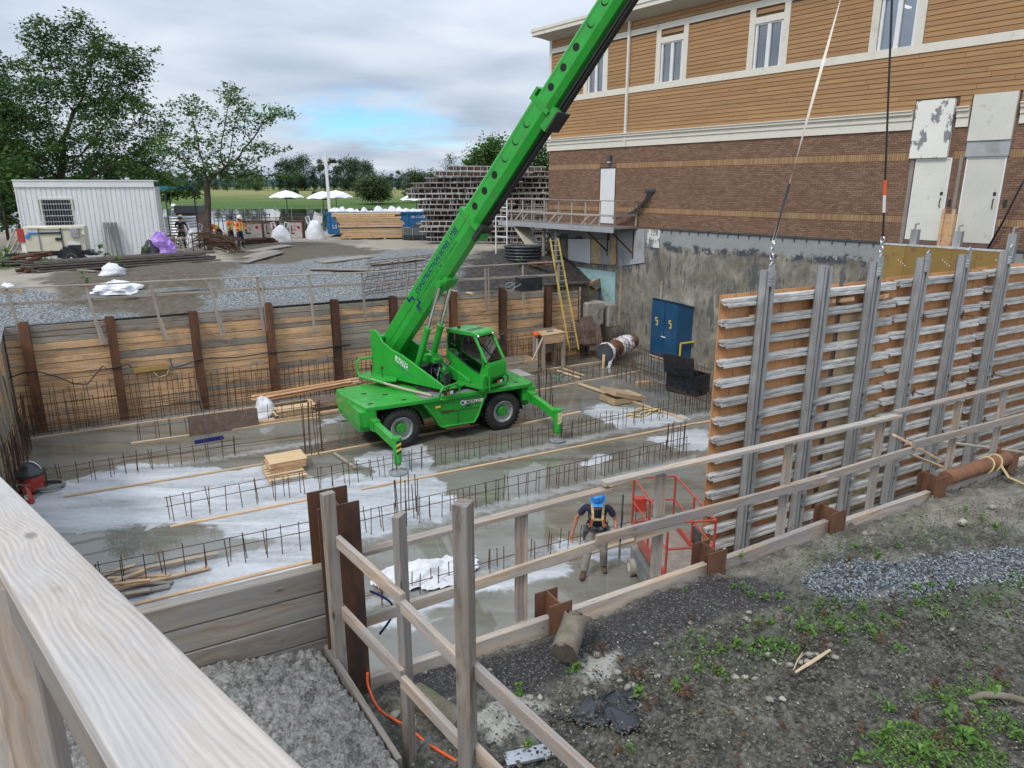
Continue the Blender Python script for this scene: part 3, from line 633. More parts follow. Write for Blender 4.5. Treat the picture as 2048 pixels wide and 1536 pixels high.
# ================================================================ BUILDING
BL = thing('commercial_building', 'two-storey building with tan siding above brown brick, cream trim', 'building', Bd(0,0,0))
def bbox(m, t0, t1, o0, o1, z0, z1): m.fr(B0, BT, BO, UP, (t0,t1), (o0,o1), (z0,z1)); return m
T0, T1 = -5.5, 22.0
def concmat():
    m, nt = newmat('stained_foundation'); t = NT(nt); tc = t.nd('ShaderNodeTexCoord').outputs['Object']; sp = t.nd('ShaderNodeSeparateXYZ', {0:tc})
    a = t.noise(tc, .9, 9, .68, .5); b = t.noise(t.nd('ShaderNodeMapping', {'Vector':tc,'Scale':(1.4,1.4,.35)}).outputs[0], 1.6, 9, .72)
    c1 = t.ramp(t.m('ADD', t.m('MULTIPLY', a, .6), t.m('MULTIPLY', b, .4)), [(.38,(.11,.098,.078)),(.5,(.23,.215,.175)),(.62,(.40,.37,.31))])
    dk = t.mr(b, .52, .60); col = t.mix(t.m('MULTIPLY', dk, .8), c1, (.065,.07,.08))
    topm = t.mr(t.m('ADD', sp.outputs[2], t.m('MULTIPLY', a, .5)), 5.28, 5.34); col = t.mix(topm, col, t.ramp(a, [(.3,(.25,.26,.26)),(.7,(.33,.34,.34))]))
    line = t.m('SUBTRACT', 1.0, t.m('ABSOLUTE', t.m('MULTIPLY', t.m('SUBTRACT', t.m('ADD', sp.outputs[2], t.m('MULTIPLY', a, .9)), 5.45), 4.5)))
    lf = t.m('MULTIPLY', t.mr(line, .0, .6), t.mr(t.noise(tc, 2.3, 6, .7), .46, .56)); col = t.mix(lf, col, (.07,.075,.09))
    w_ = t.m('MULTIPLY', t.mr(line, .3, .9), t.mr(t.noise(tc, 3.1, 7, .75), .56, .62)); col = t.mix(w_, col, (.55,.54,.5))
    rs = t.mr(t.noise(t.nd('ShaderNodeMapping', {'Vector':tc,'Scale':(1.8,1.8,.5)}).outputs[0], .8, 7, .7), .63, .7); col = t.mix(t.m('MULTIPLY', rs, .7), col, (.2,.115,.05))
    t.out(col, .9, 0, t.m('ADD', t.m('MULTIPLY', a, 1.5), b), .7, .05, .3); return m
M['found'] = concmat()
m = MB(); bbox(m, -1.5, T1, -.3, 0, -.1, 5.70); mk('foundation', m, M['found'], BL)
m = MB(); bbox(m, T0, -1.52, -.3, -.02, 2.5, 5.70); mk('foundation', m, M['found'], BL)
m = MB(); bbox(m, T0, T1, -.32, -.018, 5.705, 9.5)
mk('mortar_wall', m, stuffmat('mortar', (.13,.075,.055), (.17,.105,.08), 3), BL)
door_holes = [(-1.66,-.55,5.8,8.46),(13.0,14.12,5.8,8.46),(14.5,15.62,5.8,8.46),(12.8,13.98,8.4,10.3),(14.45,15.66,8.4,10.3)]
def bricks():
    m1 = MB(); m2 = MB(); rows = []; z = 5.775
    def q(m, t0, t1, z0, z1):
        for (a,b,c,d) in door_holes:
            if z1 > c and z0 < d:
                if t0 >= a and t1 <= b: return
                if t0 < a < t1: t1 = a
                elif t0 < b < t1: t0 = b
        if t1-t0 < .03: return
        o = random.uniform(-.003,.003); vs = [Bd(t,oo,zz) for oo in (-.02,o) for (t,zz) in ((t0,z0),(t1,z0),(t1,z1),(t0,z1))]
        m.add(vs, [(4,5,6,7),(0,1,5,4),(1,2,6,5),(2,3,7,6),(3,0,4,7)])
    def course(z, h):
        off = 0 if int(round(z/.067)) % 2 else .105; t = T0-off
        while t < 18.5:
            a = max(t, T0); b = t+.2
            if b > a+.03: q(m1, a, b, z, z+h)
            t += .21
    def soldier(z0, z1):
        t = T0
        while t < 18.5: q(m2, t, t+.062, z0, z1); t += .0715
    for (za, zb, kind) in ((5.775,6.40,'c'),(6.42,6.64,'s'),(6.66,8.38,'c'),(8.40,8.64,'s'),(8.66,9.34,'c')):
        if kind == 's': soldier(za, zb)
        else:
            z = za
            while z < zb-.02: course(z, min(.057, zb-z)); z += .067
    def bm(name, c1, c2, c3):
        mt, nt = newmat(name); t = NT(nt); g = t.nd('ShaderNodeNewGeometry'); tc = t.nd('ShaderNodeTexCoord').outputs['Object']
        col = t.ramp(g.outputs['Random Per Island'], [(.05,c1),(.5,c2),(.95,c3)]); d = t.noise(tc, .5, 5, .6)
        col = t.mix(1.0, col, t.ramp(d, [(.3,(.88,.88,.9)),(.7,(1.08,1.06,1.05))]), 'MULTIPLY')
        t.out(col, .85, 0, t.noise(tc, 60, 3), .3, .004, .3); return mt
    mk('brickwork', m1, bm('brown_brick', (.19,.112,.074), (.225,.133,.088), (.275,.168,.115)), BL, kind='stuff')
    mk('soldier_course', m2, bm('tan_brick', (.30,.185,.095), (.34,.21,.11), (.39,.25,.14)), BL, kind='stuff')
bricks()
# ledge angle under the brick
m = MB(); bbox(m, 2.35, T1, -.01, .05, 5.715, 5.765)
for i in range(40): bbox(m, 2.5+i*.5, 2.53+i*.5, .002, .045, 5.58, 5.715)
mk('shelf_angle', m, M['charcoal'], BL)
# cornice, broken where the white boards stand
for k, (a, b) in enumerate(((T0-.12,12.75),(14.05,14.40),(15.75,T1))):
    m = MB()
    bbox(m, a, b, 0, .05, 9.345, 9.62); bbox(m, a, b, 0, .085, 9.625, 9.80); bbox(m, a, b, 0, .15, 9.803, 9.90); bbox(m, a, b, 0, .19, 9.9, 9.935)
    mk('cornice', m, M['cream'], BL)
# upper wall core with window holes left open
WIN = [(-2.69,-1.61),(1.86,3.04),(6.50,7.66),(11.24,12.42),(16.0,17.2)]
m = MB(); bbox(m, T0, T1, -.3, -.03, 9.5, 11.74); bbox(m, T0, T1, -.3, -.03, 13.46, 15.0)
e = T0
for a, b in WIN: bbox(m, e, a, -.3, -.03, 11.74, 13.46); e = b
bbox(m, e, T1, -.3, -.03, 11.74, 13.46)
mk('sheathing', m, flat('sheathing', (.10,.06,.03)), BL)
m = MB(); bbox(m, T0, T1, -1.6, -1.5, 9.5, 15); bbox(m, T0, T1, -1.5, -.3, 14.3, 14.4); bbox(m, T0, T1, -1.5, -.3, 11.0, 11.1); mk('inner_room', m, M['interior'], BL)
m = MB(); bbox(m, T0, T0+.3, -16, -.3, 2.5, 15); bbox(m, T0, T1, -16, -15.7, 0, 15); bbox(m, T1-.3, T1, -15.7, -.3, 0, 15); mk('other_walls', m, M['siding'], BL)
def sidrow(a, b, z, h=.152):
    t = a
    while t < b-.02:
        l = min(random.choice([3.66,3.66,2.7]) if t > a else random.uniform(1.4,3.66), b-t)
        if b-t-l < .3: l = b-t
        X = BT; Y = (UP*h+BO*-.012).normalized()
        plank('siding_board', Bd(t+.003,-.012,z+h/2), Bd(t+l-.003,-.012,z+h/2), .026, h-.010, M['siding'], BL, up=(UP+BO*-.09).normalized(), ch=.003); t += l
TR = [(T0,T0+.14),(-.06,.06)]
for i in range(11):
    z = 9.94+i*.155
    if z > 11.55: break
    for a, b in ((T0+.16,-.08),(.08,12.75 if z < 10.17 else T1-4)):
        sidrow(a, b, z)
    if z < 10.17: sidrow(14.05,14.4,z); sidrow(15.7,T1-4,z)
edges = []
for a, b in WIN: edges.append((a-.26,a)); edges.append((b,b+.26))
z = 11.90
while z < 13.88:
    s = T0+.16
    for (a, b) in WIN:
        for lo, hi in ((s, a-.28),):
            cuts = [lo, hi]
            if lo < 0 < hi: sidrow(lo, -.08, z); sidrow(.08, hi, z)
            else: sidrow(lo, hi, z)
        if z > 13.66: sidrow(a+.02, b-.02, z)
        s = b+.28
    z += .155
for i in range(3):
    z = 14.23+i*.155; sidrow(T0+.16, -.08, z); sidrow(.08, T1-4, z)
m = MB(); bbox(m, T0, T1, -.03, .03, 11.63, 11.89); mk('belt_trim', m, M['cream'], BL)
m = MB(); bbox(m, T0, T1, -.03, .028, 13.98, 14.21); mk('upper_trim', m, M['cream'], BL)
for a, b in WIN:
    for (x0, x1) in ((a-.27,a-.02),(b+.02,b+.27)):
        m = MB(); bbox(m, x0, x1, -.03, .026, 11.892, 13.977); mk('window_casing', m, M['cream'], BL)
    m = MB(); bbox(m, a-.018, b+.018, -.03, .024, 13.44, 13.66); mk('window_header', m, M['cream'], BL)
m = MB(); bbox(m, T0-.03, T0+.14, -.3, .034, 9.94, 14.6); mk('corner_board', m, M['cream'], BL)
for wi, (a, b) in enumerate(WIN):
    f = MB(); z0, z1 = 11.75, 13.44; mid = (a+b)/2
    for x0, x1, y0, y1 in ((a,b,z0,z0+.09),(a,b,z1-.06,z1),(a,a+.09,z0+.09,z1-.06),(b-.09,b,z0+.09,z1-.06),(mid-.075,mid+.075,z0+.09,z1-.06)): bbox(f, x0, x1, -.14, -.02, y0, y1)
    wo = mk('window', f, M['white'], BL)
    for x0, x1 in ((a+.09,mid-.075),(mid+.075,b-.09)):
        g = MB(); bbox(g, x0, x1, -.09, -.085, z0+.09, z1-.06); mk('pane', g, M['glass'], wo)
    g = MB()
    for k in range(8):
        tt = a+.1+k*.03 if k < 5 else b-.1-(k-5)*.03; g.tube([Bd(tt,-.25+j(.02),z0+.05), Bd(tt+j(.03),-.25,z1)], .014, 4)
    bbox(g, a-.1, b+.1, -.75, -.74, z0-.2, z1+.1) if wi != 3 else None
    mk('curtain', g, M['curtain'], wo)
m = MB(); bbox(m, 11.5, 11.62, -1.2, -.5, 13.25, 13.3); bbox(m, 12.05, 12.17, -1.25, -.6, 13.25, 13.3); mk('ceiling_lamp', m, M['tubelight'], BL)
m = MB(); bbox(m, -.06, .06, 0, .11, 9.34, 14.6); mk('downspout', m, M['cream'], BL)
m = MB()   # sloped soffit and fascia
for a, b in ((T0-.65,T1),):
    vs = [Bd(a+.6,-.02,14.58), Bd(b,-.02,14.58), Bd(b,.62,14.84), Bd(a,.62,14.84), Bd(a+.6,-.02,14.62), Bd(b,-.02,14.62), Bd(b,.62,14.88), Bd(a,.62,14.88)]
    m.add(vs, [(0,1,2,3),(7,6,5,4),(0,3,7,4),(1,5,6,2),(3,2,6,7),(0,4,5,1)])
    vs = [Bd(a+.6,-.02,14.58), Bd(a,.62,14.84), Bd(a,-12,14.84), Bd(a+.6,-12,14.58)]; m.add(vs, [(0,1,2,3)])
mk('soffit', m, M['soffit'], BL)
m = MB(); bbox(m, T0-.66, T1, .62, .68, 14.82, 15.0); bbox(m, T0-.7, T1, .62, .72, 15.0, 15.13); bbox(m, T0-.72, T0-.66, -12, .62, 14.82, 15.0); bbox(m, T0-.76, T0-.66, -12, .62, 15.0, 15.13)
bbox(m, T0-.7, T1, -15.9, .6, 15.02, 15.08); mk('fascia', m, M['cream'], BL)
m = MB(); c = Bd(1.0,-1.3,15.05); m.rev([(.62,0),(.62,.25),(.58,.4),(.45,.58),(.25,.68),(0,.72)], c, n=24); mk('roof_vent', m, M['galv'], BL, smooth=True)
# doors
def door(t0, t1, z0, z1, mat, handle=True, cut=False):
    d = MB(); bbox(d, t0, t1, -.03, -.005, z0, z1); o = mk('door', d, M[mat], BL)
    f = MB(); bbox(f, t0-.045, t0, -.03, .012, z0, z1+.05); bbox(f, t1, t1+.045, -.03, .012, z0, z1+.05); bbox(f, t0, t1, -.03, .012, z1, z1+.05); mk('door_frame', f, M['white'] if handle else M['rust'], o)
    if handle:
        h = MB(); h.tube([Bd(t1-.12,-.005,z0+1.05), Bd(t1-.12,.05,z0+1.08), Bd(t1-.12,.05,z0+1.3), Bd(t1-.12,-.005,z0+1.33)], .016, 6); bbox(h, t1-.16, t1-.08, -.005, .01, z0+1.42, z0+1.52); mk('door_handle', h, M['black'], o)
door(-1.60,-.60,5.86,8.41,'white',False)
door(13.06,14.06,5.9,8.40,'offwhite'); door(14.56,15.56,5.9,8.40,'offwhite')
m = MB(); bbox(m, 12.82,13.96,-.02,.10,8.46,10.2); mk('flaked_board', m, M['flaked'], BL, label='white pilaster board flaked to grey')
m = MB(); bbox(m, 14.47,15.64,-.02,.10,8.92,10.24); mk('pilaster_board', m, M['offwhite'], BL)
m = MB(); bbox(m, 14.47,15.64,-.02,.06,8.46,8.915); mk('grey_flashing', m, M['greyboard'], BL)
m = MB(); bbox(m, 12.86,12.98,-.01,.03,5.6,8.45); bbox(m, 14.32,14.42,-.01,.03,5.6,8.45); mk('door_trim', m, M['greywood'], BL)
m = MB(); bbox(m, -1.05,-.85,.0,.16,8.72,9.0); l = mk('wall_lamp', m, M['charcoal'], BL); m = MB(); bbox(m, -1.03,-.87,.02,.15,8.66,8.715); mk('lens', m, M['ink_white'], l)
m = MB(); bbox(m, 1.35,1.95,0,.06,7.35,7.48); mk('cable_box', m, M['charcoal'], BL)
m = MB()
for k in range(4):
    pts = [Bd(1.6+.08*k,.05,7.38)]
    for s in range(1,11):
        f = s/10; pts.append(Bd(1.6+.08*k-2.0*f,.05+.25*f+.03*k, 7.38-1.25*(f**.55)-.12*math.sin(f*3.14)))
    m.tube(pts, .028, 6)
mk('cable_bundle', m, M['blackpl'], BL)
for a, b, mt in ((14.18,14.26,'brown'),(15.72,15.80,'b')):
    m = MB(); bbox(m, a, b, -.005, .03, 7.0, 7.2); mk('door_bell', m, M['ink_dark'], BL)
m = MB(); bbox(m, 14.12,14.5,.0,.12,5.7,6.75); bbox(m,14.12,14.2,.12,.2,5.4,6.9); bbox(m,14.42,14.5,.12,.2,5.4,6.9); mk('timber_brace', m, M['lag'], BL)
# foundation details
m = MB(); bbox(m, 1.62,2.35,.0,.02,4.9,5.69); mk('white_patch', m, M['flaked'], BL)
def flatpoly(name, pts, th, mat, par, o0=.0):
    m = MB(); n = len(pts); m.add([Bd(t,o0,z) for t,z in pts]+[Bd(t,o0+th,z) for t,z in pts], [tuple(range(n)),tuple(range(n,2*n))[::-1]]+[(i,(i+1)%n,n+(i+1)%n,n+i) for i in range(n)])
    return mk(name, m, mat, par)
def bt(x, y): q = PV(x, y, B0, BT); return ((q-B0).dot(BT), q.z)
flatpoly('foam_board', [bt(*q) for q in ((1136,530),(1180,538),(1232,545),(1231,617),(1196,606),(1196,574),(1168,573),(1150,555))], .04, M['cyan'], BL, .02)
for k in range(5):
    x0 = 1155+k*17 if k < 3 else 1199+(k-3)*16; y0 = 556+k*2 if k < 3 else 596
    c = [(x0-8,y0),(x0,y0-8),(x0+9,y0+1),(x0,y0+9)]
    m = MB(); pts = [Bd(bt(*q)[0],.062,bt(*q)[1]) for q in c]; m.tube(pts+[pts[0]], .012, 4); mk('printed_diamond', m, M['ink_teal'], BL)
for c4, mt in ((((1138,478),(1182,478),(1182,527),(1138,520)),'white'),(((1184,478),(1202,480),(1204,528),(1184,526)),'plyl'),(((1203,478),(1222,480),(1222,530),(1204,528)),'greyboard'),(((1223,474),(1234,474),(1233,528),(1222,530)),'lag'),(((1236,462),(1290,460),(1290,525),(1238,533)),'greyboard')):
    flatpoly('wall_panel', [bt(*q) for q in c4], .05, M[mt], BL, .01)
m = MB(); a = bt(1250,600)[0]
m.tube([Bd(bt(1326,562)[0],.06,bt(1326,562)[1]), Bd(bt(1323,605)[0],.06,2.2)], .06, 8); mk('drain_pipe', m, M['conc_blk'], BL)
for x in (1243,): 
    q = bt(x,560); m = MB(); bbox(m, q[0]-.1,q[0]+.08,.0,.05,1.0,5.3); mk('rusty_strip', m, M['lagold'], BL)
# blocks at the foot of the building corner
for (x0,y0,x1,y1,lab) in ((1168,604,1212,652,'big square concrete block hung in the corner behind the ladder'),(1213,608,1236,655,'smaller concrete block against the foundation wall')):
    c = PV((x0+x1)/2, y1, W(0,26.3), UX); wd = (x1-x0)*c.length/1420; hh = (y1-y0)*c.length/1420
    m = MB(); m.fr(c, UX, NX, UP, (-wd/2,wd/2), (0,.8), (0,hh)); me = mk('concrete_block', m, M['conc_blk'], None, label=lab, cat='concrete block')
    me.modifiers.new('b','BEVEL').width = .06
# ================================================================ PLATFORM
PF = thing('loading_platform', 'weathered timber platform with railing by the white side door', 'platform', Bd(0,1,5.8))
m = MB(); bbox(m, -7.8,1.0,.03,1.55,5.70,5.78); mk('deck', m, M['greywood'], PF)
m = MB(); bbox(m, -7.8,1.0,1.56,1.60,5.55,5.80); bbox(m,-7.84,-7.8,.03,1.6,5.5,5.8); mk('rim_joist', m, M['greyboard'], PF)
def prail(p0, p1, n, top=1.15, brace=()):
    for k in range(n+1):
        q = p0+(p1-p0)*(k/n); plank('post', q+UP*.0, q+UP*top, .09, .04, M['post'], PF, up=BO)
    plank('rail', p0+UP*top, p1+UP*top, .14, .04, M['post'], PF); plank('rail', p0+UP*.5+BO*.04, p1+UP*.5+BO*.04, .04, .09, M['post'], PF)
prail(Bd(-7.7,1.5,5.8), Bd(.95,1.5,5.8), 9); prail(Bd(.95,1.5,5.8), Bd(.95,.1,5.8), 1)
prail(Bd(-5.6,.2,5.8), Bd(-7.7,.2,5.8), 2); prail(Bd(-7.7,.2,5.8), Bd(-7.7,1.45,5.8), 1)
for a in (-5.8,-3.0,-.6): plank('brace', Bd(a,1.52,5.85), Bd(a+.6,1.52,6.35), .035, .09, M['post'], PF); plank('brace', Bd(a+.05,1.54,6.35), Bd(a-.6,1.54,5.85), .035, .09, M['post'], PF)
for a in (-.9,.8): m = MB(); m.bar(Bd(a,1.4,5.5), Bd(a,.02,4.5), .06, .06); m.bar(Bd(a,.03,4.3), Bd(a,.03,5.6), .08, .08, BO); mk('knee_brace', m, M['rust'], PF)
m = MB()
for a in (-4.4,-3.4): m.cyl(Bd(a,1.2,3.6), Bd(a,1.2,5.5), .09, n=10)
mk('column', m, M['greywood'], PF); m = MB(); m.bar(Bd(-4.4,1.0,3.7), Bd(-6.6,1.0,5.5), .9, .12); mk('stair_stringer', m, M['beige'], PF)
m = MB(); q0, q1 = P(992,508,4.2), P(1014,510,4.2); hh = 2.9
for q in (q0,q1): m.cyl(q, q+UP*hh, .035, n=6)
for z in (.9,1.9,2.35,2.88): m.cyl(q0+UP*z, q1+UP*z, .03, n=6)
mk('scaffold_frame', m, M['white'], None, label='white steel access frame standing at the left end of the platform', cat='access frame')
# ================================================================ WALL FORM PANELS
FN = 9.8
def waler_prof():
    return [(-.08,.055),(.0,.055),(.0,.03),(-.025,.03),(-.025,.012),(-.0,.012),(.0,-.012),(-.03,-.012),(-.03,-.035),(0,-.035),(0,-.055),(-.08,-.055),(-.08,-.035),(-.115,-.035),(-.115,.035),(-.08,.035)]
wmesh = {}
def waler(a, b, z, par, dy=0):
    l = round(b-a, 1); key = l
    if key not in wmesh:
        m = MB(); pr = [(-.02-.15,.060),(-.005,.060),(-.005,-.060),(-.03,-.060),(-.045,-.03),(-.12,-.03),(-.135,-.060),(-.17,-.060),(-.17,-.035),(-.17,-.012),(-.150,-.006),(-.150,.010),(-.17,.016)]
        m.prism(pr, Vector((0,0,0)), Vector((0,1,0)), Vector((0,0,1)), Vector((1,0,0)), -l/2, l/2)
        m.prism([(-.135,-.03),(-.135,.0),(-.03,.0)][::-1], Vector((0,0,0)), Vector((0,1,0)), Vector((0,0,1)), Vector((1,0,0)), -l/2-.09, -l/2)
        m.box(-l/2-.10, -l/2, -.155, -.03, .028, .06); m.box(-l/2-.05, -l/2, -.15, -.03, -.03, .028)
        wmesh[key] = mesh_of('waler', m, M['alu'])
    Mx = frame(W((a+b)/2, FN+dy, z), UX, NX) @ Matrix.Diagonal((1,1,1.28,1)); return place('waler', wmesh[key], Mx, par)
sb_u = [uv(PV(x, y, W(0,FN-.35), UX))[0] for x, y in [(1543,527),(1658,520),(1760,515),(1855,507),(1936,505),(2020,500)]]
def strong(u, z0, z1, par, ear=True, k=0):
    m = MB()
    for s in (-1, 1):
        m.prism([(s*.035,0),(s*.115,0),(s*.115,.022),(s*.055,.022),(s*.055,.178),(s*.115,.178),(s*.115,.2),(s*.035,.2)], W(u,FN-.38,z0), UX, NX, UP, 0, z1-z0)
    m.fr(W(u,FN-.38,0), UX, NX, UP, (-.115,-.10), (.0,.2), (z0,z1)); m.fr(W(u,FN-.38,0), UX, NX, UP, (-.035,.035), (.15,.17), (z0,z1))
    o = mk('strongback', m, M['alus'], par)
    for zc in (z0+(z1-z0)*.5, z0+.9):
        m = MB()
        for d in (-.13,.13): m.fr(W(u+.06,FN-.38,zc+d), UX, NX, UP, (-.07,.07), (-.02,.03), (-.03,.03))
        m.fr(W(u+.06,FN-.38,zc), UX, NX, UP, (-.04,.04), (-.012,.0), (-.13,.13)); m.cyl(W(u+.06,FN-.40,zc), W(u+.06,FN-.37,zc), .02, n=8)
        mk('clamp', m, M['galv'], o)
    if ear:
        m = MB(); m.fr(W(u-.02,FN-.3,z1-.3), UX, NX, UP, (-.09,.03), (-.1,-.085), (0,.42)); 
        pts = [W(u+.03,FN-.39,z1-.1), W(u+.03,FN-.39,z1+.13), W(u-.03,FN-.39,z1+.17), W(u-.09,FN-.39,z1+.10)]; m.tube(pts, .022, 6)
        for b in range(6): m.cyl(W(u-.06+(b%2)*.06,FN-.42,z1-.25+(b//2)*.06), W(u-.06+(b%2)*.06,FN-.38,z1-.25+(b//2)*.06), .012, n=6)
        mk('lifting_ear', m, M['galv'], o)
    return o
plabel = ['tall plywood wall form with aluminium walers, the left panel hung from the slings','second tall plywood wall form, beside the right sling','third tall plywood wall form at the right edge of the photo']
rng_p = [(10.02,15.0),(15.03,18.55),(18.58,22.6)]
FPn = []
for k, (a, b) in enumerate(rng_p):
    pf = thing('wall_form', plabel[k], 'wall form', W(a, FN, 0), 'gang wall forms'); FPn.append(pf); z0 = .03; zt = 5.60+.03*k
    cuts = [a, a+1.22, a+2.44, a+3.66, b] if k == 0 else [a, a+1.22, a+2.44, b]
    if k == 0: cuts = [a, a+1.0, a+2.22, a+3.44, a+3.60, b]
    for c0, c1 in zip(cuts[:-1], cuts[1:]):
        if k == 0 and abs(c1-c0-.16) < .02: continue
        for (y0, y1) in ((z0, 2.44),(2.443,4.88),(4.883,zt)):
            if y1-y0 < .1: continue
            plank('plywood_sheet', W((c0+c1)/2, FN+.012, y0), W((c0+c1)/2, FN+.012, y1), c1-c0-.006, .02, M['ply'] if (k == 0 and c0 < a+2.3) or random.random() < .7 else M['plyl'], pf, up=NX, ch=.001)
    m = MB(); m.fr(W(0,FN+.03,0), UX, NX, UP, (a+.03,b-.03), (0,.02), (z0+.02,zt-.03)); mk('form_face', m, M['plybrown'], pf)
    for i in range(14):
        z = .30+i*.3965+.03*k
        e = .22+j(.05) if k < 2 else 0; waler(a+.07+j(.03)+(.25 if k else 0), b+e, z, pf)
    for i, u in enumerate(sb_u):
        if a < u < b: strong(u, .05, 6.05, pf, ear=(i in (0,2,3,4,5)), k=i)
    for _ in range(3 if k == 0 else 0):
        u = random.uniform(a+.8,b-.6); plank('nailer', W(u,FN-.1,5.26), W(u+.45,FN-.1,5.27), .09, .09, M['lag'], pf)
    if k == 0:
        plank('nailer', W(10.75,FN-.1,5.13), W(11.0,FN-.1,5.13), .09, .09, M['plyl'], pf); plank('nailer', W(14.25,FN-.1,5.20), W(15.0,FN-.1,5.25), .1, .09, M['lag'], pf)
    if k:
        for u in [x for x in sb_u if a < x < b]:
            for z in (4.65, 3.0, 1.6):
                m = MB(); c = W(u+.16+j(.05), FN-.4, z+j(.1)); m.tube([c+NX*.35, c-NX*.25+UX*.02], .013, 6)
                for q in range(4): an = q*1.57+j(.3); m.bar(c, c+UX*.10*math.cos(an)+UP*.10*math.sin(an), .03, .02)
                mk('tie_rod', m, M['rust'], pf)
# opposite form face standing against the foundation
q0, q1 = P(1768,488,5.88), P(2075,507,5.88); d = (q1-q0); d.z = 0; L = d.length; d.normalize(); nn = Vector((-d.y,d.x,0)); nn = nn if nn.dot(q0) > 0 else -nn
Lo = (uv(q0)[1]-10.6)/-(d.dot(NX))
OF = thing('opposite_form', 'ochre-faced form panel standing behind the tall forms, below the two white doors', 'wall form', Vector((q0.x,q0.y,0)), 'gang wall forms')
b0 = Vector((q0.x,q0.y,0))
for k in range(5):
    m = MB(); m.fr(b0, d, nn, UP, (k*Lo/5+.003,(k+1)*Lo/5-.003), (0,.02), (.05,5.86)); mk('plywood_sheet', m, M['phen'], OF)
m = MB(); m.fr(b0, d, nn, UP, (-.02,Lo), (-.01,.14), (5.862,5.91)); mk('top_waler', m, M['alu'], OF)
for i in range(13): m = MB(); m.fr(b0, d, nn, UP, (0,Lo), (.022,.16), (.3+i*.42,.4+i*.42)); mk('waler', m, M['alu'], OF)
for px in (1818,1905,2015):
    q = PV(px, 500, q0, d); s = (q-q0).dot(d)
    m = MB(); m.fr(b0, d, nn, UP, (s-.1,s+.1), (.17,.36), (.1,6.35)); m.tube([b0+d*s+nn*.2+UP*6.3, b0+d*s+nn*.2+UP*6.5, b0+d*(s+.1)+nn*.2+UP*6.52], .03, 6); mk('strongback', m, M['alus'], OF)
for px in (1797,1885,1993):
    q = PV(px, 520, q0, d)
    for k in range(4): m = MB(); c = q+d*(k*.07)-UP*(k*.05); m.cyl(c-nn*.004, c+nn*.0, .018, n=8); mk('tie_hole', m, M['ink_white'], OF)
# ================================================================ CRANE
CR = W(8.62, 20.3, 0)
CRN = thing('mobile_crane', 'bright green rotating telehandler crane on outriggers in the flooded pit', 'crane', CR)
def part(name, m, mat, deg=35, par=CRN, smooth=False, **k):
    return mk(name, m, M[mat] if isinstance(mat,str) else mat, par, deg=deg, **k)
def C3(x, y, z): return CR+UX*x+NX*y+UP*z
m = MB()   # chassis deck
dk = [(-3.0,.55),(-2.78,-1.22),(-2.0,-1.27),(2.6,-1.27),(2.88,-1.1),(2.95,1.1),(2.7,1.27),(-2.6,1.27),(-3.0,1.05)]
m.prism(dk, C3(0,0,0), UX, NX, UP, 1.33, 1.43); part('deck', m, 'green')
m = MB()
for x0, x1, s in ((-2.97,-2.45,1),(2.45,2.93,-1)):
    m.fr(CR, UX, NX, UP, (x0,x1), (-1.18,1.18), (.88,1.328))
for s in (-1,1):
    m.prism([(-2.97,1.32),(-2.52,1.32),(-2.45,.90),(-2.85,.86)], C3(0,s*1.2,0), UX, UP, NX, -.045, .045)
    m.prism([(2.93,1.32),(2.62,1.32),(2.5,.90),(2.72,.88)], C3(0,s*1.2,0), UX, UP, NX, -.045, .045)
part('bumper_box', m, 'green')
m = MB()
for s in (-1,1): m.prism([(-1.05,1.325),(1.08,1.325),(.84,.62),(.70,.42),(-.42,.42),(-.55,.62)], C3(0,s*1.06,0), UX, UP, NX, -.14, .14)
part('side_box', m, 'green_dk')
for s in (-1,1):
    m = MB(); pts = [C3(-.98,s*1.225,1.28),C3(-.72,s*1.225,.98),C3(-.50,s*1.225,.55),C3(-.38,s*1.225,.46),C3(.68,s*1.225,.46),C3(.80,s*1.225,.62),C3(1.0,s*1.225,1.1),C3(1.12,s*1.225,1.30)]
    m.tube(pts, .035, 8); part('body_edge', m, 'green')
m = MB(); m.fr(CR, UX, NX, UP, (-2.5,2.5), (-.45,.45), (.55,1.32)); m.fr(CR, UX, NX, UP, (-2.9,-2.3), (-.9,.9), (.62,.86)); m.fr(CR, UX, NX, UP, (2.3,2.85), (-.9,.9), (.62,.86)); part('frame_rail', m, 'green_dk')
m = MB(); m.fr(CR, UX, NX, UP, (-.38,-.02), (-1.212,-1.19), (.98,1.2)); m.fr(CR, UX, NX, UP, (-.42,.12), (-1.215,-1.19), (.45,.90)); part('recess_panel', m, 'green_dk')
m = MB(); m.fr(CR, UX, NX, UP, (-.45,.02), (-1.25,-1.19), (.935,.965)); m.fr(CR, UX, NX, UP, (-.3,.5), (-1.30,-1.2), (.38,.42)); part('step', m, 'rust')
m = MB(); m.fr(CR, UX, NX, UP, (-.42,.86), (-1.218,-1.195), (.915,.925)); m.fr(CR, UX, NX, UP, (.13,.14), (-1.218,-1.195), (.46,.915)); part('panel_seam', m, 'ink_green', None)
m = MB(); m.fr(CR, UX, NX, UP, (.42,.58), (-1.222,-1.2), (1.0,1.03)); part('latch', m, 'black', None)
m = MB(); m.fr(CR, UX, NX, UP, (-1.0,1.35), (-1.15,-.55), (1.432,1.44)); part('wear_plate', m, 'dgrey', None)
for (x, y) in ((-2.6,-.9),(-2.45,.2),(-1.9,-.2),(2.3,-.9),(2.4,.4),(-1.6,-1.0)):
    m = MB(); m.fr(CR, UX, NX, UP, (x,x+.16), (y,y+.09), (1.431,1.437)); part('deck_slot', m, 'hole_black', None)
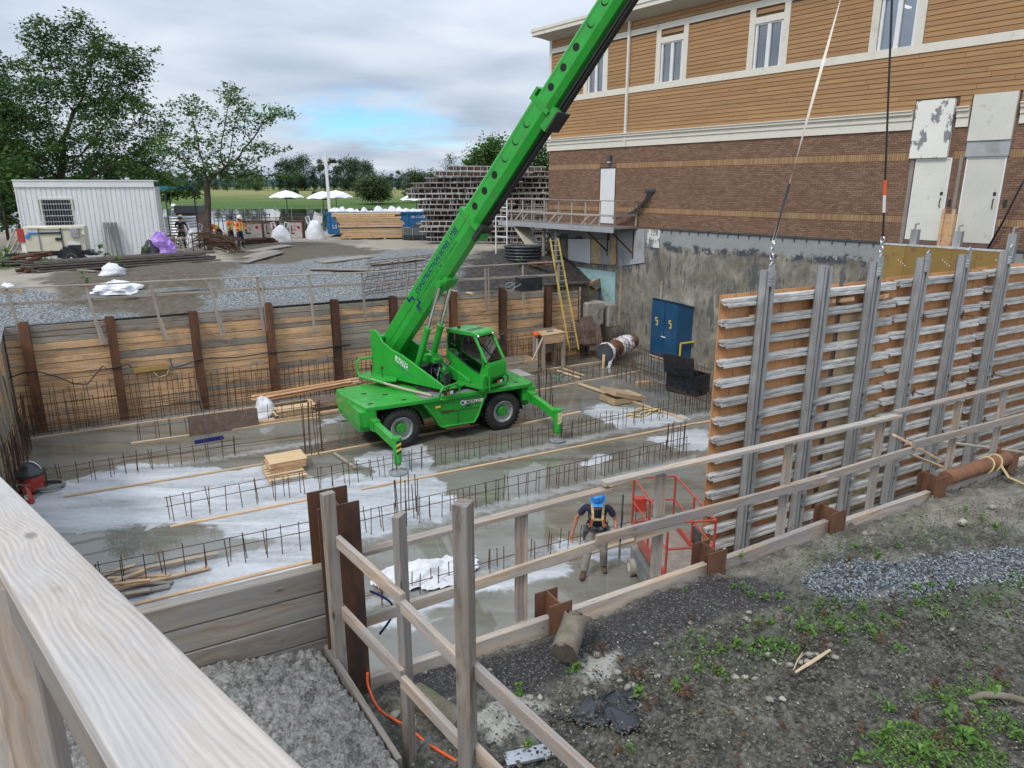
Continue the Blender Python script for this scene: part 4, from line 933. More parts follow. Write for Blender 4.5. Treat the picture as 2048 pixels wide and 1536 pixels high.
m = MB(); c = C3(.30,-1.224,1.14); m.cyl(c, c-NX*.002, .085, n=20); m.fr(C3(.30,-1.224,1.14), UX, -NX, UP, (0,.70), (0,.0015), (-.055,.055)); dec = part('logo_plate', m, 'ink_white', None)
m = MB(); c = C3(.30,-1.227,1.14); m.cyl(c, c-NX*.002, .05, n=16); part('logo_disc', m, 'ink_teal', None, dec)
text('maker_text', 'MERLO', .14, frame(C3(.42,-1.2275,1.09), UX, UP), M['ink_dark'], dec, 1.1, 1, bold=.003)
m = MB(); m.fr(CR, UX, NX, UP, (-.62,-.46), (-1.245,-1.24), (1.1,1.17)); part('warning_decal', m, 'ink_yellow', None)
# wheels
for x in (-1.70, 1.74):
    for s in (-1, 1):
        c = C3(x, s*1.0, .62); ax = NX*s
        wh = MB(); wh.rev([(.28,-.2),(.44,-.21),(.56,-.20),(.60,-.16),(.615,-.08),(.618,0),(.615,.08),(.60,.16),(.56,.20),(.50,.225),(.40,.215),(.345,.19),(.345,-.1)], c, ax, 40, False)
        wo = part('wheel', wh, 'rubber', 40)
        tr = MB()
        for k in range(30):
            for q in (-1,1):
                a = 2*math.pi*(k+(.5 if q > 0 else 0))/30; A = ax.orthogonal().normalized(); B = ax.cross(A); dd = A*math.cos(a)+B*math.sin(a); tt = ax.cross(dd)
                tr.fr(c+ax*(q*.10), dd, tt, ax, (.585,.632), (-.035,.03), (-.085,.085))
        part('tread', tr, 'rubber', None, wo, kind='stuff')
        rm = MB(); rm.rev([(.35,.205),(.335,.18),(.31,.12),(.29,.07),(.20,.06),(.0,.06)], c, ax, 32, False); part('rim', rm, 'rim', 40, wo)
        rm = MB(); rm.rev([(.345,.19),(.36,.215),(.335,.222),(.33,.19)], c, ax, 32, False); part('rim_flange', rm, 'galv', 40, wo)
        hb = MB(); hb.rev([(.19,.06),(.17,.13),(.165,.17),(.15,.185),(.0,.19)], c, ax, 20); hbo = part('hub', hb, 'green', 40, wo)
        nb = MB()
        for k in range(8):
            a = k*math.pi/4; A = ax.orthogonal().normalized(); B = ax.cross(A); q = c+A*(.10*math.cos(a))+B*(.10*math.sin(a)); nb.cyl(q+ax*.185, q+ax*.2, .016, n=6)
        part('wheel_nut', nb, 'rust', None, hbo, kind='stuff')
m = MB()
for x in (-1.70,1.74): m.cyl(C3(x,-.9,.62), C3(x,.9,.62), .13, n=12)
part('axle', m, 'black')
for x in (-1.70,1.74):
    for s in (-1,1):
        m = MB(); pr = []
        for k in range(9):
            a = math.pi*(k/8); pr.append((x+.74*math.cos(a), .56+.76*math.sin(a)))
        for i in range(8):
            (a0,b0_),(a1,b1_) = pr[i], pr[i+1]; m.add([C3(a0,s*.55,b0_),C3(a0,s*1.18,b0_),C3(a1,s*1.18,b1_),C3(a1,s*.55,b1_)], [(0,1,2,3)])
        part('fender_liner', m, 'blackpl', None)
# outriggers
for (sx, sy) in ((-1,-1),(1,-1),(-1,1),(1,1)):
    a = C3(sx*2.62, sy*.75, 1.0); ftx = (-2.5 if sx < 0 else 2.68); fty = -2.95 if sy < 0 else (2.4 if sx < 0 else 2.9)
    f = C3(ftx, fty, 0)
    if sy < 0 and sx > 0: a = C3(2.68,-.75,1.12)
    m = MB(); m.bar(a, f+UP*.82, .17, .24); arm = part('outrigger_arm', m, 'green')
    m = MB(); m.bar(a, a+(f+UP*.82-a)*.35, .23, .31); part('outrigger_sleeve', m, 'green_dk', 35, arm)
    m = MB(); m.cyl(f+UP*.33, f+UP*1.02, .115, n=12); m.cyl(f+UP*.98, f+UP*1.05, .135, n=12); m.cyl(f+UP*.25, f+UP*.33, .09, n=12); part('jack', m, 'green', 35, arm)
    m = MB(); m.cyl(f+UP*.08, f+UP*.27, .05, n=10); part('jack_rod', m, 'chrome', 35, arm)
    m = MB(); m.rev([(.26,.02),(.26,.06),(.22,.07),(.07,.11),(.0,.11)], f, UP, 20); part('foot_pad', m, 'galv', 35, arm)
    dirn = (f-a); dirn.z = 0; dirn.normalize(); side = Vector((-dirn.y,dirn.x,0))
    m = MB(); m2 = MB()
    for q in range(5):
        o = f+UP*(.58+q*.075)
        (m if q%2 else m2).prism([(-.07,0),(.07,.05),(.07,.115),(-.07,.065)], o, side, UP, dirn, .117, .121)
    part('stripe_yellow', m, 'ink_yellow', None, arm); part('stripe_white', m2, 'ink_white' if sx > 0 else 'ink_dark', None, arm)
# turret
TA = R(128.5); TX = Vector((math.sin(TA), math.cos(TA), 0)); TY = Vector((-TX.y, TX.x, 0))
def T3(x, y, z): return CR+TX*x+TY*y+UP*z
m = MB(); m.rev([(.75,1.44),(.75,1.52),(.62,1.53),(.62,1.6)], CR, UP, 32); part('slew_ring', m, 'black')
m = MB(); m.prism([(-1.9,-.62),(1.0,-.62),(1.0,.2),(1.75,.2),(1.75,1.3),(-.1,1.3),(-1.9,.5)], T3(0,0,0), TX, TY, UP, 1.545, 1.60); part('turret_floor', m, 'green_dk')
sp_ = [(-2.32,1.62),(-2.34,3.02),(-2.2,3.08),(-2.02,3.02),(-1.78,2.72),(-1.35,2.52),(-.9,2.42),(1.02,1.66),(1.02,1.60),(-1.5,1.56),(-2.1,1.6)]
for y in (-.66,.44):
    m = MB(); m.prism(sp_, T3(0,y,0), TX, UP, TY, -.03, .03); sd = part('turret_side', m, 'green')
    m = MB(); m.tube([T3(a,y,b) for a,b in sp_[1:8]], .032, 6); part('edge_lip', m, 'green', 35, sd)
    if y < 0:
        m = MB(); o_ = T3(-1.18,y-.03,2.20); sx_ = (TX-UP*.40).normalized(); m.add([o_-TY*.003+sx_*a_+UP*b_ for a_,b_ in ((0,0),(.62,0),(.62,.19),(0,.19))], [(0,1,2,3)]); part('type_plate', m, 'ink_white', None, sd)
        text('type_text', 'ROTO', .21, frame(T3(-1.15,y-.037,2.205), (TX-UP*.40), UP+TX*.35), M['green_dk'], sd, 1.0, .95, bold=.004)
        m = MB(); m.fr(T3(-1.12,y-.034,2.12), (TX-UP*.38).normalized(), TY, UP, (0,.78), (-.003,0), (-.055,-.03)); part('decal_bar', m, 'ink_teal', None, sd)
m = MB(); m.fr(T3(0,0,0), TX, TY, UP, (-2.33,-2.28), (-.63,.41), (1.62,2.6)); m.cyl(T3(-2.05,-.66,2.82), T3(-2.05,.44,2.82), .09, n=14); part('turret_rear', m, 'green')
# rear walkway with hoop
m = MB(); m.prism([(-2.5,-.70),(-1.15,-.70),(-.9,-.95),(-1.3,-1.28),(-2.25,-1.28),(-2.5,-1.1)], T3(0,0,0), TX, TY, UP, 1.60, 1.65); part('walkway', m, 'green')
m = MB(); m.tube([T3(-2.3,-.7,2.16),T3(-2.4,-1.15,2.16),T3(-2.38,-1.28,2.1),T3(-2.34,-1.3,1.75),T3(-2.2,-1.32,1.64),T3(-1.6,-1.32,1.62),T3(-1.1,-1.3,1.60)], .04, 8); part('guard_hoop', m, 'green')
m = MB(); m.tube([T3(-1.7,-1.30,1.63),T3(-1.1,-1.28,1.60),T3(-.2,-1.15,1.52),T3(.75,-1.02,1.47)], .042, 8); part('hose_run', m, stuffmat('corrugated_hose', (.45,.38,.28), (.55,.47,.36), 60, bscale=60, bs=.8), None)
m = MB()
for x, y in ((-2.0,-1.0),(-1.55,-.95)): m.cyl(T3(x,y,1.65), T3(x,y,1.95), .014, n=6); m.ball(T3(x,y,1.97), .045, 8, 5)
part('nozzle', m, 'black')
# engine bay bits between side plates
m = MB(); m.prism([(-.55,2.30),(-.45,2.42),(-.15,2.42),(.0,2.28),(.0,2.2),(-.55,2.2)], T3(0,.08,0), TX, UP, TY, -.2, .2); m.cyl(T3(.2,.1,1.6), T3(.2,.1,2.0), .14, n=14); m.rev([(.14,2.0),(.10,2.12),(.08,2.2)], T3(.2,.1,0), UP, 14); part('valve_cover', m, 'green')
m = MB()
for k in range(14):
    a = T3(random.uniform(-.7,.5), random.uniform(-.35,.3), 1.6); b = T3(random.uniform(-.5,.4), random.uniform(-.2,.3), random.uniform(1.9,2.3)); mid = (a+b)/2+UP*.25+TX*j(.15)
    m.tube([a,(a+mid)/2+TY*j(.05),mid,b], .022, 6)
m.fr(T3(0,0,0), TX, TY, UP, (-.9,-.35), (-.3,.3), (1.6,2.05)); part('hydraulic_hoses', m, 'blackpl', None)
# cab
def cabpt(x, z, y): return T3(x, y, z)
cs = [(.02,3.14),(.10,3.2),(1.05,3.2),(1.20,3.12),(1.63,2.36),(1.72,2.2),(1.72,1.85),(1.55,1.62),(1.30,1.55),(.70,1.55),(-.02,2.25)]
y0c, y1c = .46, 1.36
m = MB()
body = [(-.02,2.25),(.70,1.55),(1.30,1.55),(1.55,1.62),(1.72,1.85),(1.72,2.2),(1.63,2.34),(1.30,1.98),(.75,2.0),(.1,2.46),(.0,2.6)]
m.prism([(-.02,2.25),(.70,1.55),(1.30,1.55),(1.55,1.62),(1.72,1.85),(1.73,2.18),(1.66,2.32),(1.36,1.93),(.95,2.06),(.04,2.55)], T3(0,0,0), TX, UP, TY, y0c, y1c)
cab = part('cab', m, 'green', 30)
m = MB()
for y in (y0c+.03, y1c-.03):
    m.tube([cabpt(.02,2.4,y),cabpt(.03,2.9,y),cabpt(.06,3.1,y),cabpt(.16,3.17,y),cabpt(1.05,3.17,y),cabpt(1.18,3.1,y),cabpt(1.64,2.34,y)], .045, 8)
    m.tube([cabpt(1.18,3.1,y),cabpt(1.42,2.7,y),cabpt(1.52,2.3,y),cabpt(1.4,1.93,y)], .035, 8)
m.tube([cabpt(.05,3.12,y0c),cabpt(.05,3.12,y1c)], .05, 8); m.tube([cabpt(1.16,3.12,y0c),cabpt(1.16,3.12,y1c)], .05, 8)
part('cab_frame', m, 'green', 40, cab)
m = MB(); m.prism([(.0,3.19),(.06,3.235),(1.10,3.235),(1.24,3.17),(1.26,3.10),(1.16,3.12),(.02,3.14)], T3(0,0,0), TX, UP, TY, y0c-.02, y1c+.02); roof = part('cab_roof', m, 'green', 30, cab)
for k in range(6):
    for r_ in range(2):
        m = MB(); m.fr(T3(0,0,0), TX, TY, UP, (.72+r_*.14,.81+r_*.14), (y0c+.12+k*.12,y0c+.19+k*.12), (3.2352,3.239)); part('roof_slot', m, 'hole_black', None, roof)
m = MB(); m.prism([(1.17,3.08),(1.62,2.36),(1.61,2.35),(1.16,3.07)], T3(0,0,0), TX, UP, TY, y0c+.05, y1c-.05); part('windscreen', m, 'cabglass', None, cab)
for y in (y0c+.012, y1c-.012):
    m = MB(); m.prism([(.07,2.55),(.07,3.0),(.18,3.11),(1.03,3.11),(1.16,3.03),(1.40,2.6),(1.50,2.25),(1.38,1.98),(.95,2.12)], T3(0,0,0), TX, UP, TY, y-.004, y+.004); part('side_window', m, 'cabglass', None, cab)
m = MB(); m.tube([cabpt(*q,y0c+.0) for q in ((.07,2.55),(.07,3.0),(.18,3.11),(1.03,3.11),(1.16,3.03),(1.40,2.6),(1.50,2.25),(1.38,1.98),(.95,2.12),(.07,2.55))], .014, 5); m.tube([T3(1.19,y0c+.06,3.06),T3(1.19,y1c-.06,3.06),T3(1.63,y1c-.06,2.37),T3(1.63,y0c+.06,2.37),T3(1.19,y0c+.06,3.06)], .014, 5)
m.bar(cabpt(.62,3.1,y0c+.005), cabpt(.62,2.25,y0c+.005), .03, .02); part('window_seal', m, 'blackpl', None, cab)
m = MB(); m.fr(T3(0,0,0), TX, TY, UP, (.35,.85), (.68,1.14), (2.0,2.12)); m.fr(T3(0,0,0), TX, TY, UP, (.28,.4), (.68,1.14), (2.1,2.8)); m.fr(T3(0,0,0), TX, TY, UP, (.30,.38), (.8,1.02), (2.8,3.0)); part('seat', m, 'blackpl', 30, cab)
m = MB(); m.tube([T3(1.18+.03*math.cos(a),.91+.17*math.sin(a),2.42+.17*math.cos(a)) for a in [k*math.pi/8 for k in range(17)]], .016, 6); m.cyl(T3(1.4,.91,1.9), T3(1.2,.91,2.42), .04, n=8); part('steering_wheel', m, 'black', 30, cab)
m = MB(); m.fr(T3(0,0,0), TX, TY, UP, (-.0,.03), (y0c+.06,y1c-.06), (2.3,2.62)); part('cab_back_trim', m, 'charcoal', None, cab)
m = MB(); m.tube([T3(1.64,y0c+.45,2.35),T3(1.45,y0c+.28,2.66),T3(1.35,y0c+.20,2.84)], .012, 5); m.tube([T3(1.66,y0c+.52,2.35),T3(1.47,y0c+.35,2.66),T3(1.37,y0c+.2,2.9)], .012, 5); m.tube([T3(1.25,y0c+.1,3.03),T3(1.36,y0c+.2,2.84)], .02, 5); part('wiper', m, 'black', None, cab)
for y in (y0c+.06, y1c-.14):
    m = MB(); m.ball(T3(1.27,y+.03,3.10), .055, 10, 7); part('work_lamp', m, 'chrome', 60, cab)
m = MB(); m.cyl(T3(.28,.75,3.235), T3(.28,.75,3.29), .05, n=10); part('beacon_base', m, 'black', None, cab)
m = MB(); m.rev([(.05,3.29),(.052,3.36),(.035,3.42),(0,3.43)], T3(.28,.75,0), UP, 12); part('beacon', m, 'lamp_orange', 50, cab)
m = MB(); m.tube([T3(1.2,y1c,3.1),T3(1.35,y1c+.2,3.12),T3(1.38,y1c+.25,3.05)], .014, 5); m.fr(T3(1.36,y1c+.25,2.86), TX, TY, UP, (-.03,.03), (-.08,.08), (-.17,.17)); part('mirror', m, 'blackpl', None, cab)
m = MB(); m.tube([T3(1.05,-.66,1.62),T3(1.2,-.72,1.75)], .02, 6); m.fr(T3(1.12,-.74,1.98), TX, TY, UP, (-.04,.04), (-.10,.10), (-.22,.20)); part('mirror', m, 'blackpl', None)
m = MB(); m.fr(T3(1.715,y0c+.0,2.1), TX, TY, UP, (0,.004), (.0,.06), (-.15,.12)); part('warning_decal', m, 'ink_yellow', None, cab)
# light guards either side of the turret front
for (cx_, cy_) in ((1.28,-.78),(1.62,1.15)):
    g = MB(); o = T3(cx_, cy_, 1.5); g.tube([o-TY*.38+UP*.0-TX*.1, o-TY*.40+UP*.22, o-TY*.3+UP*.32, o+TY*.25+UP*.33, o+TY*.42+UP*.2, o+TY*.42+UP*.05, o+TY*.3-UP*.05, o-TY*.3-UP*.07, o-TY*.38], .035, 8); gd = part('lamp_guard', g, 'green')
    g = MB(); g.fr(o, TX, TY, UP, (-.05,.07), (-.22,.16), (.06,.2)); part('lamp_housing', g, 'black', None, gd)
    g = MB(); g.fr(o, TX, TY, UP, (.071,.076), (-.20,-.12), (.08,.18)); part('indicator', g, 'lamp_orange', None, gd)
    g = MB(); g.fr(o, TX, TY, UP, (.071,.077), (-.08,.06), (.08,.18)); part('headlamp', g, 'lamp_white', None, gd)
m = MB(); m.fr(T3(1.62,.36,0), TX, TY, UP, (-.1,.08), (-.1,.1), (1.46,1.85)); m.tube([T3(1.75,.5,1.45),T3(1.75,.5,1.95)], .03, 6); m.cyl(T3(1.62,.36,1.85), T3(1.62,.36,1.95), .09, n=10); part('tank', m, 'green')
# boom
BE = R(49.0); BD = TX*math.cos(BE)+UP*math.sin(BE); BU = -TX*math.sin(BE)+UP*math.cos(BE); BP = T3(-1.75, -.10, 2.68)
def Bm(l, y, h): return BP+BD*l+TY*y+BU*h
def bsec(name, l0, l1, w_, h, mat='green', par=CRN, cy=0):
    w2 = w_/2; pr = [(-w2,h*.5-.05),(-w2+.05,h*.5),(w2-.05,h*.5),(w2,h*.5-.05),(w2,-h*.22),(w2*.55,-h*.5),(-w2*.55,-h*.5),(-w2,-h*.22)]
    m = MB(); m.prism(pr, Bm(0,cy,0), TY, BU, BD, l0, l1); return part(name, m, mat, 25, par)
s1 = bsec('boom', -.35, 5.35, .54, .80); s2 = bsec('boom_section', 5.2, 9.15, .46, .66, par=CRN); s3 = bsec('boom_section', 9.0, 15.2, .40, .56); s4 = bsec('boom_section', 15.0, 19.9, .34, .46)
m = MB(); m.fr(BP, BD, TY, BU, (0,5.3), (-.283,-.268), (.035,.055)); part('seam_strip', m, 'green_dk', None, s1)
m = MB(); m.fr(BP, BD, TY, BU, (5.28,5.42), (-.30,.30), (-.44,.42)); m.fr(BP, BD, TY, BU, (5.05,5.28), (-.16,.16), (-.62,-.40)); part('collar', m, 'green_dk', 30, s1)
m = MB(); m.fr(BP, BD, TY, BU, (5.0,5.5), (-.26,.26), (-.55,-.42)); part('slide_bracket', m, 'black', None, s2)
m = MB(); m.fr(BP, BD, TY, BU, (9.05,9.16), (-.255,.25), (-.30,.355)); m.fr(BP, BD, TY, BU, (8.7,9.3), (-.2,.25), (-.50,-.3))
m.fr(BP, BD, TY, BU, (9.0,9.35), (-.2,.1), (.34,.42)); part('slide_bracket', m, 'green_dk', None, s2); m = MB(); m.fr(BP, BD, TY, BU, (8.75,9.3), (-.24,.3), (-.56,-.505)); part('roller_box', m, 'black', None, s2)
m = MB()
for q in range(3): m.tube([Bm(5.1,.0+.07*q,-.42),Bm(9.4,.0+.07*q,-.47),Bm(15,.0+.07*q,-.42),Bm(19.8,.05+.05*q,-.36)], .028, 6)
m.fr(BP, BD, TY, BU, (5.3,19.5), (-.03,.2), (-.40,-.36)); part('hose_tray', m, 'black', None, s2)
def hole(l, h, r, y, par, ring=False):
    m = MB(); c = Bm(l,y,h); m.cyl(c, c-TY*.0025, r, n=24); part('boom_hole_shade', m, 'hole_black', None, par)  # flat black disc on the face, painted shade of a hole
    if ring: m = MB(); c = Bm(l+.035,y-.003,h+.008); m.cyl(c, c-TY*.0025, r*.93, n=24); part('crescent_disc', m, 'green', None, par)  # green disc laid over it leaves a black crescent as painted depth shade
for i, l in enumerate((5.75,6.3,6.85,7.4,7.95,8.5)): hole(l, .06, .105, -.2303, s2, i > 2)
for i, l in enumerate((9.6,10.15,10.7,11.3,11.85,12.4,13.0,13.6,14.2)): hole(l, .05, .095, -.2003, s3, i > 2)
m = MB(); m.fr(BP, BD, TY, BU, (5.5,9.0), (-.236,-.229), (.2,.215)); part('seam_strip', m, 'green_dk', None, s2); m = MB(); m.fr(BP, BD, TY, BU, (9.3,15), (-.206,-.199), (.17,.185)); part('seam_strip', m, 'green_dk', None, s3)
text('firm_text', 'CONSTRUCTION SOREL LTEE', .21, frame(Bm(2.15,-.2745,.09), BD, BU), M['ink_navy'], s1, .95, 1, shear=.25, bold=.006)
text('trade_text', 'ENTREPRENEUR GENERAL', .15, frame(Bm(2.15,-.2745,-.13), BD, BU), M['ink_green'], s1, 1.38, 1, bold=.0)
m = MB()
for (x, h, f) in ((1.70,.17,1),(1.83,-.10,-1)):
    o = Bm(x,-.273,h)
    for (a,b,c,d_) in ((0,.07,0,.20),(0,.26,0,.07),(.19,.26,-.10,.0)) : m.fr(o, BD, TY, BU*f, (a,b), (-.0035,0), (c,d_))
part('firm_logo', m, 'ink_navy', None, s1)
m = MB(); m.fr(Bm(19.8,0,0), BD, TY, BU, (0,.35), (-.2,.2), (-.45,.2)); m.cyl(Bm(20.1,-.12,-.4), Bm(20.1,.12,-.4), .2, n=20); hd = part('boom_head', m, 'green', 30)
# lift cylinders
for y in (-.42,.22):
    a, b = T3(-.55,y,1.85), Bm(3.15,y*.8,-.42); mid = a+(b-a)*.50
    m = MB(); m.cyl(a, mid, .105, n=14); m.cyl(mid, mid+(b-a)*.03, .125, n=14); cy_ = part('lift_cylinder', m, 'green')
    m = MB(); m.cyl(mid, b, .06, n=12); part('cylinder_rod', m, 'chrome', 40, cy_)
    m = MB(); m.cyl(b-TY*.1, b+TY*.1, .12, n=12); part('pivot', m, 'green_dk', 40, cy_)
m = MB(); m.fr(BP, BD, TY, BU, (2.9,3.4), (-.25,.25), (-.52,-.36)); part('pivot_bracket', m, 'green_dk')
# hoist rope, hook block and slings
HK = W(12.91, FN-.38, 14.3); tip = Bm(20.1,0,-.6)
HB = thing('hook_block', 'crane hook block holding both slings above the wall form', 'hook block', HK)
m = MB()
for s in (-1,1): m.cyl(tip+TY*.08*s, HK+UP*.4+UX*.08*s, .009, n=6)
mk('hoist_rope', m, M['black'], HB)
m = MB(); m.cyl(HK+UP*.4-UX*.06, HK+UP*.4+UX*.06, .18, n=16); m.tube([HK+UP*.3,HK+UP*.12,HK+UX*.09+UP*.02,HK-UP*.08,HK-UX*.09-UP*.0], .03, 8); mk('hook', m, M['yellow'], HB)
for k, u in enumerate((sb_u[0], sb_u[2])):
    lo = W(u-.06, FN-.39, 6.30); top = HK-UP*.05
    S = thing('lifting_sling', ['pale webbing sling running up from the leftmost strongback','dark lifting sling with orange tag hanging above the third strongback'][k], 'sling', lo)
    lo2 = lo+UP*.28; m = MB()
    if k == 0:
        n = 40; Xd = (top-lo2).normalized(); s0 = Xd.cross(NX).normalized(); vs = []; fs = []
        for i in range(n+1):
            f = i/n; p = lo2+(top-lo2)*f; a = 1.2+f*7.5; sd_ = s0*math.cos(a)+NX*math.sin(a); vs += [p-sd_*.024, p+sd_*.024]
        for i in range(n): fs.append((2*i,2*i+1,2*i+3,2*i+2))
        m.add(vs, fs); m.add([v+NX*.004 for v in vs], fs); mk('webbing', m, stuffmat('pale_sling', (.62,.55,.45), (.75,.70,.62), 9), S)
        m = MB(); m.tube([lo2+Xd*.05, lo2+Xd*1.1], [.02,.028], 6); mk('sleeve', m, M['blackpl'], S)
    else:
        m.cyl(lo2, top, .022, n=6); mk('webbing', m, M['black'], S); m = MB(); Xd = (top-lo2).normalized(); m.cyl(lo2+Xd*.85, lo2+Xd*1.15, .032, n=6); mk('tag', m, M['orange'], S); m = MB(); m.cyl(lo2+Xd*.5, lo2+Xd*.85, .032, n=6); mk('tag', m, M['ink_white'], S)
    m = MB()
    for q in range(3):
        c = lo+UP*(.02+q*.10); A, B_ = (UX, UP) if q%2 else (NX, UP)
        m.tube([c+A*.04*math.cos(t)+B_*.06*math.sin(t) for t in [i*math.pi/5 for i in range(11)]], .014, 5)
    mk('shackle', m, M['galv'], S)
# ================================================================ REBAR
bm_ = MB(); bm_.cyl((0,0,0),(0,0,1),.0105,n=5); BARV = mesh_of('rebar', bm_, M['rebar'])
def vbar(p, h, par, tilt=.04, fat=1.0):
    Mx = Matrix.Translation(p) @ Matrix.Rotation(j(tilt),4,'X') @ Matrix.Rotation(j(tilt),4,'Y') @ Matrix.Diagonal((fat,fat,h,1)); return place('rebar', BARV, Mx, par)
def hbar(p0, p1, par, fat=.9):
    d = p1-p0; L = d.length; q = d.to_track_quat('Z','Y').to_matrix().to_4x4(); Mx = Matrix.Translation(p0) @ q @ Matrix.Diagonal((fat,fat,L,1)); return place('rebar', BARV, Mx, par)
def row(label, p0, p1, sp, h, hz=(.8,.62), gap=.0, double=.13, hj=.06, along=None, group='rows of starter bars in the slab', skip=()):
    r = thing('rebar_row', label, 'rebar', p0, group); d = (p1-p0); L = d.length; d.normalize(); s = Vector((-d.y,d.x,0))
    t = 0
    while t < L:
        if not any(a < t < b for a, b in skip):
            q = p0+d*(t+j(sp*.1)); hh = h+j(hj); vbar(q-s*.05, hh, r, .05)
            if random.random() < .8: vbar(q+s*double+d*j(.1), hh*random.uniform(.8,1), r, .07)
        t += sp
    for k, f in enumerate(hz):
        segs = []; a = -.15
        while a < L: b = min(a+5.5, L+.15); segs.append((a,b)); a = b
        for a, b in segs: hbar(p0+d*a+UP*(h*f+j(.02))-s*(.04 if k%2 else -double+.02), p0+d*b+UP*(h*f+j(.03))-s*(.04 if k%2 else -double+.02), r)
    return r
row('short rebar row in front of the dark plywood sheet, by the blue broom', W(.1,23.65), W(5.6,23.45), .42, .62, (.62,))
row('rebar row starting beside the red vacuum and ending left of the small pallet', W(-2.6,20.95), W(2.5,20.95), .36, .62, (.72,.55))
row('rebar row under the near side of the crane between its outriggers', W(5.0,17.3), W(18.4,17.5), .36, .62, (.7,.55), skip=())
row('rebar row left of the tall corner pile beside a long pale strip', W(.5,17.2), W(4.9,17.25), .38, .66, (.85,.62))
row('rebar row behind the pile of scrap boards', W(-1.0,14.5), W(3.2,14.35), .38, .66, (.85,.65))
row('rebar row in the middle of the slab, right of the tall corner pile', W(3.4,14.3), W(13.9,14.5), .30, .62, (.85,.65))
row('rebar row nearest the camera, in front of the walking worker', W(3.2,11.5), W(10.2,11.55), .38, .5, (.35,))
row('rebar row behind the green crane near the loose boards', W(10.3,22.9), W(18.9,23.0), .30, .6, (.7,.5))
row('rebar row running towards the dark tool box', W(17.35,16.9), W(17.55,22.6), .30, .6, (.8,.6))
row('rebar row on the right between the pale wedge form and the tall forms', W(9.9,20.0), W(12.9,19.7), .34, .75, ())
FR = thing('rebar_mat', 'long curtain of vertical rebar standing along the foot of the far timber wall', 'rebar', W(-3.2,25.9,0))
t = -3.2
while t < 18.9:
    vbar(W(t+j(.04),25.98+j(.03),0), 1.35+j(.18)+(.15 if t < 3 else 0), FR, .03); 
    if random.random() < .8: vbar(W(t+.09+j(.05),25.72+j(.04),0), 1.1+j(.2), FR, .04)
    t += .185
for z in (.25,.55,.95,1.25):
    for k in range(5): hbar(W(-3.2+k*4.4,25.95,z+j(.02)), W(1.3+k*4.4,25.97,z+j(.03)), FR)
for z in (.12,.3,.7): 
    for k in range(4): hbar(W(-3.2+k*5.4,25.68,z), W(2.3+k*5.4,25.68,z+j(.03)), FR)
GR = thing('rebar_mat', 'curtain of rebar standing in front of the blue cabinet and the stained foundation', 'rebar', W(19.1,17,0))
t = 15.4
while t < 25.8:
    vbar(W(19.06+j(.03),t+j(.03),0), 1.08+j(.12), GR, .03)
    if random.random() < .7: vbar(W(18.8+j(.04),t+.08,0), .75+j(.15), GR, .05)
    t += .17
for z in (.12,.3,.8,1.0):
    for k in range(2): hbar(W(19.03,15.4+k*5.2,z), W(19.03,20.6+k*5.2,z+j(.02)), GR, 1.1)
for z in (.1,.2): hbar(W(18.75,15.4,z), W(18.75,25.8,z), GR)
SR = thing('rebar_mat', 'tangle of splashed rebar at the far left corner of the pit', 'rebar', W(-3.0,24,0))
for k in range(36): vbar(W(-2.9+j(.1),20.2+k*.16,0), 1.3+j(.4), SR, .08, 1.3)
for z in (.4,.9,1.3): hbar(W(-2.95,20,z), W(-2.95,25.9,z), SR, 1.2)
for px, py, lab, h in ((815,1030,'cluster of tall bars standing behind the leaning corner fence',.95),(1350,900,'cluster of tall bars left of the tall plywood form',.85),(628,905,'cluster of tall bars behind the small pallet, left of the outrigger',1.5),(1090,822,'cluster of tall bars just right of the crane beside the green hose',1.4),(760,845,'cluster of bars under the crane chassis',.7)):
    c = thing('rebar_cluster', lab, 'rebar', P(px,py,0), 'clusters of column bars')
    for k in range(8): vbar(P(px,py,0)+Vector((.26*math.cos(k*.785),.26*math.sin(k*.785),0)), h+j(.1), c, .04, 1.2)
# rebar mesh lying beside the crane
c = thing('rebar_net', 'flat net of rebar lying on the slab between the pallet and the crane wheels', 'rebar', W(4.6,20.2,0))
for k in range(11): hbar(W(4.7+k*.5,20.0,.03+j(.02)), W(5.0+k*.5,20.7+j(.15),.25+j(.1)), c)
for k in range(5): hbar(W(4.2,19.9+k*.18,.05+j(.02)), W(10.3,19.95+k*.18,.06+j(.03)), c)
for k in range(4): hbar(W(4.4,20.2+j(.3),.5), W(-.5,20.9+j(.2),.45), c, .6)
# ================================================================ STRIPS SCREWED TO THE SLAB
def strip(label, a, b, w_=.09, h=.04, mat='lumber', z=.02, name='slab_strip', cat='timber strip', grp='timber strips on the slab'):
    p, q = (a if isinstance(a, Vector) else P(*a,0)), (b if isinstance(b, Vector) else P(*b,0)); d = q-p; n = max(1,int(d.length/4.3)); r = thing(name, label, cat, p, grp)
    for k in range(n):
        o = Vector((0,0,z+.001*k)) ; s = Vector((-d.y,d.x,0)).normalized()*j(.012)
        plank('board', p+d*(k/n)+o+s, p+d*((k+1)/n)+o+s-d.normalized()*.01, w_, h, M[mat], r)
strip('short timber strip under the dark plywood sheet', W(-.2,23.5), W(5.5,23.27))
strip('long pale strip leading from the red vacuum to the stack of boards on a pallet', W(-1.84,20.0), W(3.0,19.80))
strip('pale strip disappearing under the crane from the left', W(4.0,19.86), W(9.9,19.95), .12)
strip('pale strip emerging right of the crane towards the near right outrigger', W(10.3,19.23), W(13.6,19.4))
strip('pale strip left of the tall corner pile', W(.38,16.85), W(3.9,16.80))
strip('long pale strip just in front of the crane outriggers', W(4.88,16.76), W(16.2,16.52))
strip('pale strip above the grey timber wall', W(-.5,13.72), W(3.05,13.70))
strip('pale strip crossing behind the leaning corner fence', W(3.95,13.55), W(14.0,13.86))
